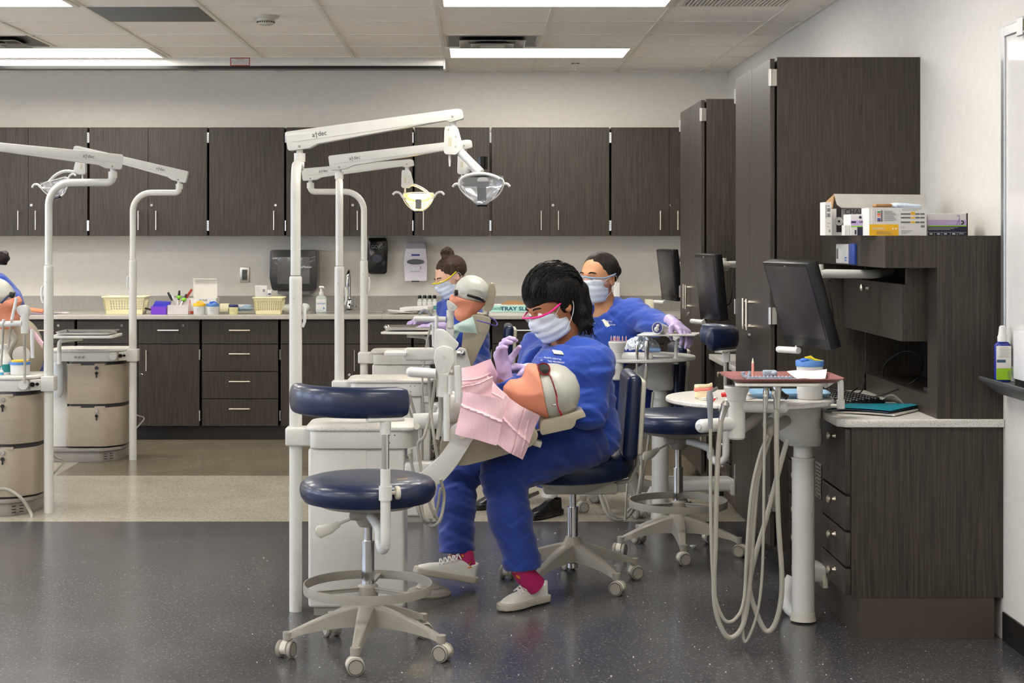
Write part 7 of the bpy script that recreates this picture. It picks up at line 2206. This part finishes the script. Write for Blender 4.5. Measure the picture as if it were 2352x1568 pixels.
m = MB(); m.cbox(W(516, 706, 11.5), (.06, .06, .055), .002); tag(obj('cream_box', m, mat('cream_card', (232, 226, 190), .7)), 'small cream box between the jars', 'box')
m = MB(); m.cbox(W(558, 707, 11.52), (.19, .13, .006), .002, (0, 0, 0)); m.cbox(W(560, 704, 11.52), (.12, .09, .035), .014, seg=3)
tag(obj('plastic_pouch', m, CLR), 'clear plastic pouch lying left of the smaller basket', 'plastic bag')
m = MB(); m.ball(W(568, 706, 11.5), (.045, .04, .022)); m.ball(W(552, 709, 11.48), (.03, .03, .015)); tag(obj('blue_cloth', m, mat('pale_blue_cloth', (142, 170, 190), .8, bump=.8, bscale=80)), 'pale blue wipes inside the clear pouch', 'cloth')
m = MB(); m.cbox(W(338, 709, 11.46), (.055, .012, .012), .004, (0, .2, 0)); tag(obj('black_pen', m, BLACK), 'black marker lying beside the larger basket', 'pen')
m = MB(); m.ball(W(663, 708, 11.5), (.05, .035, .03)); m.ball(W(700, 706, 11.5), (.04, .03, .03)); tag(obj('crumpled_bag', m, mat('bag_white', (220, 222, 212), .4, bump=.9, bscale=60)), 'crumpled white bag half behind the nearest pole', 'plastic bag')
# orange packets at the left
m = MB()
m.cbox(W(82, 712, 11.5), (.11, .08, .028), .01, (0, .15, .2), 3); m.cbox(W(66, 712, 11.5), (.08, .08, .022), .009, (0, -.1, .1), 3)
tag(obj('orange_packet', m, mat('orange_packet', (226, 150, 108), .5, bump=.8, bscale=60)), 'orange plastic packets on the worktop left of the near left pole', 'packet')
m = MB(); m.cbox(W(98, 720, 11.42), (.2, .1, .004), .001, (0, 0, .05)); tag(obj('booklet', m, mat('booklet_mauve', (150, 130, 160), .5)), 'thin booklet under the orange packets', 'booklet')
for i, px in enumerate((136, 150)):
    m = MB(); m.ball(W(px, 718, 11.45), (.03, .04, .006+.002*i)); tag(obj('clear_wrapper', m, CLR), ['clear wrapper on the worktop nearest the left pole', 'clear wrapper farther right on the worktop'][i], 'wrapper')
# wash bottles with chrome tops by the sink
for i, px in enumerate((964, 975.5, 987, 998)):
    cyl_thing('mouthwash_bottle', ['leftmost of the four labelled bottles in the row beyond the sink', 'second from the left of the four labelled bottles beyond the sink', 'third of the four labelled bottles beyond the sink, with a teal label', 'rightmost of the four labelled bottles, next to the student with yellow glasses'][i], 'bottle', px, 11.62, [
        ('bottle_body', [(0, 0), (.0155, 0), (.0165, .004), (.0165, .085), (.009, .098), (.009, .104), (0, .104)], CLEARB, {}),
        ('label', [(0, .02), (.0170, .02), (.0170, .078), (0, .078)], PAPER, {}),
        ('label_band', [(0, .024), (.0173, .024), (.0173, .052), (0, .052)], mat('band_teal', (80, 150, 150), .5) if i == 0 else MATS['band_teal'], {}),
        ('cap', [(0, .102), (.0125, .102), (.0135, .112), (.011, .124), (0, .126)], BLACKG, {})], 'row of four labelled bottles')
# paper sheets beyond the sink
m = MB(); m.cbox(W(920, 715, 11.5), (.15, .16, .012), .004, (.0, .1, .3)); tag(obj('paper_sheet', m, PAPER), 'white paper sheet lying at the right end of the sink', 'paper')
m = MB(); m.cbox(W(957, 708, 11.5), (.2, .18, .028), .006, (.0, -.05, -.2)); c = tag(obj('paper_packet', m, PAPER), 'white paper packet lying in front of the four bottles', 'paper')
# tray sleeve box
t = thing('sleeve_box', 'flat carton of tray sleeves on the worktop behind the front student', 'box', tuple(W(1175, 715, 11.5)))
x0, x1 = X_(1124, 11.36), X_(1240, 11.36); z1 = Z_(701, 11.36)
m = MB(); m.box(x0, x1, 11.36, 11.62, CT, z1, .001); obj('carton', m, PAPER, t)
m = MB(); m.box(x0-.0005, x1, 11.357, 11.36, Z_(716, 11.36), z1); b = obj('green_band', m, mat('mint', (176, 226, 208), .6), t)
m = MB(); m.text('CROSSTEX', face_m(tuple(W(1137, 709, 11.355))), .022, .0002); m.text('TRAY SLEEVES', face_m(tuple(W(1197, 709, 11.355)), ), .036, .0002, bold=.0008, sx=1.25); obj('lettering', m, mat('teal_print', (16, 70, 110), .5), b)
m = MB(); m.prism([(X_(1150, 11.45), z1), (X_(1164, 11.45), Z_(690, 11.45)), (X_(1190, 11.45), Z_(690, 11.45)), (X_(1215, 11.45), z1)], Matrix(((1, 0, 0, 0), (0, 0, -1, 11.45), (0, 1, 0, 0), (0, 0, 0, 1))), .004); obj('torn_flap', m, CARD, t)
m = MB(); m.box(X_(1408, 11.8), X_(1422, 11.8), 11.74, 11.9, CT, Z_(648, 11.8), .003); tag(obj('white_container', m, PLW), 'white container on the worktop behind the student with the outstretched arm', 'container')
m = MB(); m.box(X_(1484, 11.5), X_(1500, 11.5), 11.44, 11.6, CT, Z_(688, 11.5), .003); tag(obj('cream_container', m, mat('cream_container', (222, 214, 190), .6)), 'cream box near the farthest monitor', 'container')

# ------------------------------------------------------------------ on the near hutch and desk
ZH = 1.4005
GLB = mat('box_grey_white', (216, 214, 212), .5)
def carton(name, label, x0, x1, y0, y1, z0, z1, m_, rot=0.0):
    t = thing(name, label, 'box', ((x0+x1)/2, (y0+y1)/2, z0))
    obj('carton', MB().box(x0, x1, y0, y1, z0, z1, .001, 1), m_, t)
    return t
LAV = mat('lavender_print', (186, 164, 208), .5); NVY = mat('navy_box', (26, 28, 54), .45); LIM = mat('lime_print', (130, 200, 50), .5); YBX = mat('yellow_box', (240, 184, 30), .5); BLK = MATS['black_print']; GRT = mat('grey_text', (120, 120, 122), .6)
def pxr(m, x0, y0, x1, y1, Y, off=.0006):
    m.box(X_(x0, Y), X_(x1, Y), Y-off, Y+.0005, Z_(y1, Y), Z_(y0, Y))
# large open chair-cover carton
Yc1 = 6.30
t = thing('cover_carton', 'large white carton with an open lid lettered CHAIR, at the back of the shelf top', 'box', (X_(2010, Yc1), Yc1+.1, ZH))
x0, x1 = X_(1911, Yc1), X_(2124, Yc1); z1 = Z_(480, Yc1)
m = MB(); open_box(m, x0, x1, Yc1, Yc1+.2, ZH, ZH+.102, .003); obj('carton', m, PAPER, t)
m = MB(); q = [at(1915, 445, Yc1+.05), at(2127, 447, Yc1+.05), at(2129, 474, Yc1-.004), at(2124, 479, Yc1-.004), at(1932, 477, Yc1-.004), at(1922, 470, Yc1-.002)]
vv = [m.bm.verts.new(p) for p in q]; m.bm.faces.new(vv); bmesh.ops.solidify(m.bm, geom=m.bm.faces[:], thickness=.003); obj('lid_front', m, PAPER, t)
m = MB(); V = [at(1915, 445, Yc1+.05), at(2127, 447, Yc1+.05), at(2120, 460, Yc1+.2), at(1905, 460, Yc1+.2)]
m.raw([tuple(v) for v in V]+[tuple(v-Vector((0, 0, .003))) for v in V], [[0, 1, 2, 3], [7, 6, 5, 4], [0, 4, 5, 1], [1, 5, 6, 2], [2, 6, 7, 3], [3, 7, 4, 0]])
V = [at(1915, 446, Yc1+.05), at(1897, 463, Yc1+.1), at(1911, 478, Yc1+.01)]; m.raw([tuple(v) for v in V]+[tuple(v+Vector((.003, 0, 0))) for v in V], [[0, 1, 2], [5, 4, 3], [0, 3, 4, 1], [1, 4, 5, 2], [2, 5, 3, 0]])
obj('lid_inside', m, CARD, t)
m = MB(); pxr(m, 1921, 479, 1933, 533, Yc1); m.bm.verts.ensure_lookup_table()
m.text('CHAIR COVER', face_m((X_(1940, Yc1), Yc1-.0012, Z_(487, Yc1))), .030, .0002, align='LEFT', sx=.9); obj('lettering', m, BLK, t)
m = MB(); pxr(m, 1934, 478, 2000, 534, Yc1, .0003)
m.text('Fundas para sillon', face_m((X_(1940, Yc1), Yc1-.0012, Z_(498, Yc1))), .015, .0002, align='LEFT'); m.text('Protege-fauteuil', face_m((X_(1940, Yc1), Yc1-.0012, Z_(505.5, Yc1))), .015, .0002, align='LEFT'); m.text('Stuhlbezug', face_m((X_(1940, Yc1), Yc1-.0012, Z_(513, Yc1))), .015, .0002, align='LEFT')
obj('small_print', m, GRT, t)
m = MB(); c0 = at(1927, 508, Yc1-.0015)
m.lathe([(0, 0), (.0165, 0), (.0165, .0006), (0, .0006)], c0, 28, Matrix.Rotation(PI/2, 4, 'X')); s_ = obj('seal', m, PAPER, t)
m = MB(); m.tube([c0+Vector((.015*math.cos(a), -.0008, .015*math.sin(a))) for a in [2*PI*i/28 for i in range(28)]], .0006, 5, closed=True); m.tube([c0+Vector((.009*math.cos(a), -.0008, .009*math.sin(a))) for a in [2*PI*i/24 for i in range(24)]], .0006, 5, closed=True)
m.lathe([(0, .0006), (.005, .0006), (.005, .001), (0, .001)], c0, 18, Matrix.Rotation(PI/2, 4, 'X')); obj('seal_ring', m, BLK, s_)
# slim white carton
t = carton('slim_carton', 'slim white upright carton at the left end of the shelf top', X_(1895, 6.2), X_(1910, 6.2), 6.2, 6.29, ZH, Z_(464, 6.2), PAPER)
m = MB(); 
for (a, b, c, d) in ((1900, 472, 1906, 474), (1900, 478, 1907, 486), (1900, 490, 1907, 498), (1900, 512, 1907, 513), (1900, 520, 1904, 521), (1904, 527, 1907, 533), (1896.5, 471, 1898, 500)): pxr(m, a, b, c, d, 6.2)
obj('print', m, GRT, t)
# glove boxes
Yg = 5.96
t = carton('glove_box', 'purple and navy box of gloves lettered LAVENDER, half behind the yellow box', X_(1954, Yg), X_(2030, Yg), Yg, Yg+.12, ZH, Z_(492, Yg), GLB)
m = MB(); pxr(m, 1954, 506, 2000, 519, Yg); obj('lavender_band', m, LAV, t)
m = MB(); pxr(m, 1969, 521, 2000, 541, Yg); obj('navy_band', m, NVY, t)
m = MB(); pxr(m, 1954, 518.5, 2000, 521, Yg, .0009); obj('lime_line', m, LIM, t)
m = MB(); m.text('HALYARD', face_m((X_(1982, Yg), Yg-.0012, Z_(499, Yg))), .0095, .0002, align='LEFT', bold=.0002); m.cyl(at(1976, 499, Yg-.0015), at(1976, 499, Yg), .0052, n=18)
m.text('LAVENDER', face_m((X_(1974, Yg), Yg-.0014, Z_(509.5, Yg))), .0105, .0002, align='LEFT', bold=.0003)
pxr(m, 1955, 508, 1966, 512, Yg, .001); pxr(m, 1963, 528, 1967, 538, Yg, .001); obj('lettering', m, NVY, t)
m = MB(); m.text('POWDER-FREE', face_m((X_(1974, Yg), Yg-.0014, Z_(515, Yg))), .006, .0002, align='LEFT'); m.box(X_(1942, Yg), X_(1953, Yg), Yg+.01, Yg+.06, ZH, Z_(517, Yg)); obj('side_card', m, PLW, t)
Yg2 = 5.86
t = thing('glove_box', 'grey and yellow glove box torn open at the front of the shelf top', 'box', (X_(2065, Yg2), Yg2+.06, ZH))
m = MB(); x0, x1 = X_(2003, Yg2), X_(2128, Yg2); z1 = Z_(477, Yg2)
open_box(m, x0, x1, Yg2, Yg2+.13, ZH, z1, .002); m.box(X_(1997, Yg2), x0, Yg2+.004, Yg2+.12, ZH, z1); obj('carton', m, GLB, t)
m = MB(); pxr(m, 1997, 515, 2063.5, 541, Yg2); obj('yellow_panel', m, YBX, t)
m = MB(); m.cbox(at(2026, 472, Yg2+.05), (.06, .06, .012), .005); obj('brown_lining', m, CARD, t)
m = MB(); m.cbox(at(2080, 474, Yg2+.06), (.1, .08, .02), .009, (0, .08, 0), 3); obj('gloves_inside', m, mat('pale_glove', (196, 212, 228), .5, bump=.7, bscale=60), t)
m = MB()
for i, (c, y) in enumerate((('', 0),)): pass
pxr(m, 2023.5, 483, 2027, 509, Yg2, .0008); pxr(m, 2010, 483, 2010.6, 509, Yg2, .0008)
for y in (489.5, 498, 508.5):
    pxr(m, 2069, y, 2091, y+3.6, Yg2, .0008); pxr(m, 2102.5, y, 2112, y+3.6, Yg2, .0008); pxr(m, 2113.5, y, 2123.5, y+3.6, Yg2, .0008)
obj('table_cells', m, mat('cell_grey', (104, 102, 104), .6), t)
m = MB()
for y in (486.5, 489.5, 498, 508.5): pxr(m, 2092, y, 2102, y+3.8, Yg2, .0008)
obj('table_yellow', m, YBX, t)
for nm, cc, y in (('swatch_green', (60, 150, 80), 485), ('swatch_red', (226, 92, 66), 490), ('swatch_orange', (236, 160, 110), 494), ('swatch_blue', (64, 54, 140), 501), ('swatch_purple', (50, 34, 92), 505)):
    m = MB(); pxr(m, 2015, y, 2022.5, y+3.4, Yg2, .0009); obj(nm, m, mat(nm, cc, .5), t)
m = MB()
for i in range(11): pxr(m, 2030, 484+2.25*i, 2030+(20 if i < 2 else 30-(i*7) % 9), 484.9+2.25*i, Yg2, .0007)
for i in range(2): pxr(m, 2072, 479.5+3*i, 2118-12*i, 480.2+3*i, Yg2, .0007)
for i in range(4): pxr(m, 2070, 529+2.4*i, 2096-5*i, 529.8+2.4*i, Yg2, .0007)
pxr(m, 2115, 517, 2124, 522.5, Yg2, .0006)
m.text('C E', face_m((X_(2073, Yg2), Yg2-.0012, Z_(522, Yg2))), .0085, .0001)
for i in range(3): pxr(m, 2013, 531.5+2.6*i, 2050-6*(i % 2), 532.3+2.6*i, Yg2, .0012)
obj('small_print', m, GRT, t)
m = MB(); m.text('CROSSTEX', face_m((X_(2018, Yg2), Yg2-.0014, Z_(525, Yg2))), .0095, .0002, bold=.0002); m.cyl(at(2051, 525, Yg2-.0014), at(2051, 525, Yg2), .003, n=14); m.cyl(at(2058, 525, Yg2-.0014), at(2058, 525, Yg2), .003, n=14); obj('lettering', m, PAPER, t)
Yg3 = 5.93
t = carton('glove_box', 'long lavender glove box marked XS at the right end of the shelf top', X_(2131, Yg3), X_(2222, Yg3), Yg3, Yg3+.12, ZH, Z_(490, Yg3), GLB)
m = MB(); pxr(m, 2131, 505, 2220, 518, Yg3); obj('lavender_band', m, LAV, t)
m = MB(); pxr(m, 2131, 520, 2220, 541, Yg3); obj('navy_band', m, NVY, t)
m = MB(); pxr(m, 2131, 517.5, 2220, 520, Yg3, .0009); obj('lime_line', m, LIM, t)
m = MB(); m.cyl(at(2209.5, 511, Yg3-.0014), at(2209.5, 511, Yg3), .0078, n=24); pxr(m, 2219.5, 489.5, 2223, 541, Yg3, .0004); obj('size_disc', m, BLK, t)
m = MB(); m.text('XS', face_m((X_(2209.5, Yg3), Yg3-.0020, Z_(511, Yg3))), .009, .0002, bold=.0003); m.text('52816', face_m((X_(2208, Yg3), Yg3-.0014, Z_(536.5, Yg3))), .0075, .0002)
for i in range(3): pxr(m, 2132, 522+2.5*i, 2200-9*i, 522.6+2.5*i, Yg3, .0009)
pxr(m, 2131, 533, 2220, 533.5, Yg3, .0009)
for px in (2146, 2163, 2182, 2198): pxr(m, px, 533, px+.6, 541, Yg3, .0009)
for px in (2135, 2152, 2168, 2187): pxr(m, px, 535.5, px+7, 538.5, Yg3, .0009)
obj('white_print', m, PLW, t)
m = MB(); m.tube(smooth_path([at(2196, 517, Yg3-.001), at(2201, 508, Yg3-.001), at(2204, 500, Yg3-.001), at(2202, 494, Yg3-.001), at(2199, 497, Yg3-.001)], 4), .0008, 6); m.tube(smooth_path([at(2205, 517, Yg3-.001), at(2203, 509, Yg3-.001), at(2204, 502, Yg3-.001)], 4), .0007, 6); obj('hand_drawing', m, mat('drawing_violet', (110, 90, 160), .6), t)
# thermostat-like display on the hutch face
t = thing('wall_display', 'small white device with a grey screen and blue side strip on the hutch face', 'electronic display', (1.42, 6.35, 1.34))
xf = 1.4195
def ys(px): return xf*F/(px-CX)
y0, y1 = ys(1955), ys(1928)
m = MB(); m.box(xf-.014, xf, y0, y1, Z_(605, 6.37), Z_(560, 6.37), .004, 2); obj('case', m, PLW, t)
m = MB(); m.box(xf-.016, xf-.013, y1-.045, y1-.018, Z_(595, 6.37), Z_(571, 6.37), .001); obj('screen', m, mat('lcd_grey', (110, 110, 104), .2), t)
m = MB(); m.box(xf-.01, xf, ys(1968), y0, Z_(606, 6.34), Z_(559, 6.34), .001); obj('side_card', m, mat('card_blue', (40, 66, 140), .4), t)
m = MB()
for i in range(3):
    for j in range(2): m.box(xf-.0152, xf-.013, y0+.014+.011*i, y0+.02+.011*i, Z_(593+6*j, 6.33), Z_(589.5+6*j, 6.33))
obj('keys', m, LIDB, t)
# desk: keyboard, folders, cables, utility box
t = thing('keyboard', 'black keyboard on the near desk under the hutch niche', 'keyboard', (1.40, 6.2, .766))
KM = Matrix.Translation((1.395, 6.30, .766)) @ Matrix.Rotation(-1.35, 4, 'Z') @ Matrix.Rotation(.08, 4, 'X')
m = MB(); m.cbox((0, 0, .012), (.44, .15, .02), .006); m.xf(KM); obj('base', m, BLACK, t)
m = MB()
for i in range(18):
    for j in range(5): m.cbox((-.2+.0235*i, -.05+.025*j, .026), (.018, .018, .012), .003, seg=1)
m.xf(KM); obj('keys', m, mat('key_black', (30, 30, 32), .35), t)
def folder_sheet(name, label, cat, m_, dz, rot, dx=0.0, w=.30, d=.235, th=.002, wave=.004, cx=1.45, cy=5.98, grp=None):
    m = MB(); M = Matrix.Translation((cx+dx, cy, .766+dz)) @ Matrix.Rotation(rot, 4, 'Z')
    m.sheet(lambda u, v: M @ Vector(((u-.5)*d, (v-.5)*w, wave*math.sin(PI*u)*math.sin(2+3*v)+wave*u)), 12, 12, th)
    return tag(obj(name, m, m_), label, cat, grp)
TEAL = mat('teal_folder', (18, 128, 146), .45)
folder_sheet('paper_stack', 'white papers sticking out under the teal folder', 'paper', PAPER, .004, -.62, .01, th=.006)
folder_sheet('folder', 'dark blue-grey folder directly under the teal one', 'folder', mat('dark_folder', (44, 62, 84), .5), .012, -.66, -.005, th=.003)
folder_sheet('folder', 'teal folder lying on top of the papers on the near desk', 'folder', TEAL, .018, -.64, 0)
m = MB(); m.sheet(lambda u, v: Vector((1.60-.1*u, 6.28-.12*v, .769+.04*math.sin(PI*u)*v)), 10, 10, .001); tag(obj('curled_paper', m, PAPER), 'curled white sheet behind the teal folder', 'paper')
m = MB(); m.tube(smooth_path([(1.50, 6.36, .775), (1.56, 6.28, .80), (1.66, 6.22, .86), (1.70, 6.3, .93), (1.68, 6.45, .95), (1.63, 6.55, .90), (1.60, 6.5, .84)], 8), .003, 8)
tag(obj('cable', m, BLACK), 'black cable looping from the keyboard up to the hutch niche', 'cable')
m = MB(); m.tube(smooth_path([(1.46, 6.40, .775), (1.52, 6.5, .79), (1.55, 6.58, .83), (1.53, 6.62, .79), (1.48, 6.55, .775)], 8), .0028, 8)
tag(obj('cable', m, BLACK), 'short black cable loop lying behind the keyboard', 'cable')
t = thing('utility_box', 'small grey device on the niche floor', 'electronic device', (1.66, 5.95, .83))
m = MB(); m.box(1.63, 1.69, 5.90, 6.02, .829, .85, .004); obj('case', m, DGREY, t)
# whiteboard tray things
Yk = 5.60
t = thing('spray_bottle', 'blue spray bottle with a white top and green label on the whiteboard tray', 'spray bottle', (1.783, Yk, .918))
ZT2 = .9055
m = MB(); m.lathe([(0, .0), (.026, .0), (.028, .004), (.028, .125), (.02, .134), (.012, .138), (0, .138)], (1.785, Yk, ZT2), 30, sy=.62); obj('bottle_body', m, mat('cobalt_bottle', (34, 46, 132), .25), t)
m = MB(); m.lathe([(0, .136), (.016, .136), (.0165, .152), (.0135, .158), (.0105, .186), (.006, .19), (0, .19)], (1.785, Yk, ZT2), 24); obj('spray_cap', m, PLW, t)
m = MB(); m.box(1.759, 1.809, Yk-.0192, Yk-.0175, ZT2+.008, ZT2+.122, .0005); l = obj('label', m, PAPER, t)
m = MB(); m.box(1.759, 1.809, Yk-.0196, Yk-.0190, ZT2+.008, ZT2+.047); obj('green_label', m, mat('label_green', (150, 196, 34), .5), l)
m = MB(); m.box(1.760, 1.790, Yk-.0196, Yk-.0190, ZT2+.066, ZT2+.076); obj('blue_logo', m, mat('logo_blue', (58, 86, 110), .5), l)
m = MB()
for i in range(12): m.box(1.768+.002*(i % 3), 1.806-.003*((i*5) % 4), Yk-.0196, Yk-.0190, ZT2+.084+.003*i, ZT2+.0848+.003*i)
for i in range(7): m.box(1.797, 1.806, Yk-.0200, Yk-.0194, ZT2+.014+.0038*i, ZT2+.0158+.0038*i)
obj('small_print', m, GRT, l)
m = MB(); m.box(1.775, 1.815, 5.32, 5.44, .906, .93, .002); tag(obj('eraser', m, BLACK), 'black whiteboard eraser on the tray at the right edge', 'eraser')
m = MB(); m.box(XW-.06, XW-.002, 5.25, 5.44, .93, 1.09, .003); tag(obj('paper_holder', m, mat('frosted', (226, 226, 226), .3)), 'white box standing behind the eraser at the right edge', 'box')

# left cart clutter
Yl = 8.4
t = cyl_thing('disinfectant_bottle', 'white spray bottle with a teal label on the near left cart', 'bottle', 10, 8.42, [
    ('bottle_body', [(0, 0), (.036, 0), (.038, .004), (.037, .06), (.03, .085), (.016, .11), (.016, .125), (.022, .13), (.024, .15), (0, .152)], PLW, {}),
    ('label', [(0, .012), (.0385, .012), (.0385, .052), (0, .052)], mat('teal_label', (36, 128, 130), .5), {})], z=.695)
t = cyl_thing('dropper_bottle', 'tiny white dropper bottle with a blue label at the left edge', 'bottle', 3, 8.33, [
    ('bottle_body', [(0, 0), (.011, 0), (.0115, .003), (.0115, .022), (.004, .03), (.0025, .042), (0, .042)], PLW, {}),
    ('label', [(0, .004), (.0119, .004), (.0119, .016), (0, .016)], mat('sky_label', (70, 150, 190), .5), {})], z=.695)
t = cyl_thing('putty_tub', 'white tub with a blue and yellow lid on the near left cart', 'tub', 46, 8.40, [
    ('tub_body', [(0, 0), (.046, 0), (.0475, .003), (.049, .052), (0, .052)], PLW, {}),
    ('blue_lid', [(0, .051), (.051, .051), (.051, .065), (0, .065)], LIDB, {}),
    ('yellow_lid', [(0, .065), (.043, .065), (.043, .073), (0, .073)], YEL, {})], z=.695)
# metal trays
def metal_tray(px0, px1, py, Y, dep, label, z=None, holder=True, skew=0.0):
    x0, x1 = X_(px0, Y), X_(px1, Y); z = Z_(py, Y)
    o = loop_tray('steel_tray', label, 'tray', (x0+x1)/2, Y+dep/2, z, (x1-x0)-.03, dep-.02, .014, .010, CHROME, rot=skew, rad=.022)
    return o
tt = metal_tray(125, 252, 768, 10.0, .30, 'steel tray on a white arm above the far left cart')
t = thing('tray_arm', 'white bent tray arm rising from the far left cart', 'tray arm', tuple(at(140, 830, 10.1)))
m = MB(); m.tube(smooth_path([at(136, 836, 10.1), at(136, 800, 10.1), at(138, 785, 10.1), at(150, 781, 10.1), at(190, 777, 10.12)], 6), .013, 14); obj('arm', m, WHITE, t)
m = MB(); m.prism(round_poly([(X_(112, 10.0), 9.99), (X_(259, 10.0), 9.99), (X_(259, 10.0), 10.3), (X_(112, 10.0), 10.3)], .03, 4), Matrix.Translation((0, 0, Z_(777, 10.0))), .016, .004); obj('platform', m, WHITE, t)
tt = metal_tray(880, 990, 757, 9.75, .28, 'steel tray on a white arm before the student with yellow glasses')
m = MB(); m.ball(at(968, 756, 9.8), (.025, .02, .007)); tag(obj('wax_piece', m, mat('wax_pink', (226, 170, 150), .5)), 'pink wax piece at the right end of the farther steel tray', 'wax')
t = thing('tray_arm', 'white bent tray arm rising from the farthest right-row cart', 'tray arm', tuple(at(982, 800, 9.9)))
m = MB(); m.tube(smooth_path([at(982, 800, 9.9), at(982, 782, 9.9), at(978, 776, 9.9), at(968, 773, 9.9), at(935, 771, 9.88)], 6), .011, 14); obj('arm', m, WHITE, t)
m = MB(); m.prism(round_poly([(X_(874, 9.8), 9.74), (X_(1000, 9.8), 9.68), (X_(1000, 9.8), 9.98), (X_(890, 9.8), 10.03)], .03, 4), Matrix.Translation((0, 0, Z_(766, 9.8))), .014, .004); obj('platform', m, WHITE, t)
metal_tray(768, 900, 913, 5.98+.03, .2, 'steel tray with loose instruments behind the nearest stool armrest')
t = thing('steel_tray_stand', 'thin white tray rest under the steel tray behind the nearest stool', 'tray arm', tuple(at(830, 930, 6.1)))
m = MB(); m.cyl(at(835, 958, 6.12), at(835, 918, 6.12), .012, n=14); m.box(X_(790, 6.1), X_(880, 6.1), 6.05, 6.18, Z_(917, 6.1), Z_(915, 6.1)); obj('post', m, WHITE, t)
for i in range(3):
    m = MB(); m.tube([at(800+22*i, 911, 6.1), at(830+20*i, 909, 6.14)], .0025, 6); tag(obj('dental_probe', m, STEEL), ['leftmost steel probe in the tray behind the nearest stool', 'middle steel probe in the tray behind the nearest stool', 'rightmost steel probe in the tray behind the nearest stool'][i], 'dental tool', 'probes in the steel tray')
# farther stool backrest behind the yellow-glasses student's manikin
# white crumbs on the floor
rnd = random.Random(4)
m = MB()
for i in range(170):
    px = rnd.uniform(560, 2250) if i > 50 else rnd.uniform(1150, 1700); py = rnd.uniform(1215, 1560)
    Y = 5316.0/(py-541); x = X_(px, Y); s = rnd.uniform(.0007, .0022)*(1.8 if rnd.random() < .08 else 1)
    m.cbox((x, Y, s*.5), (s*rnd.uniform(.8, 2), s*rnd.uniform(.8, 2), s), 0, (0, 0, rnd.uniform(0, 3)))
tag(obj('plaster_crumbs', m, PAPER, smooth=0), 'white plaster crumbs scattered over the dark floor', 'crumbs', kind='stuff')
t = thing('floor_cap', 'small white plastic cap lying on the floor by the farther stool', 'cap', (X_(1592, 7.42), 7.42, 0))
m = MB().lathe([(0, 0), (.008, 0), (.008, .006), (.015, .007), (.015, .010), (0, .010)], (X_(1592, 7.42), 7.42, 0), 20); obj('cap', m, PLW, t)
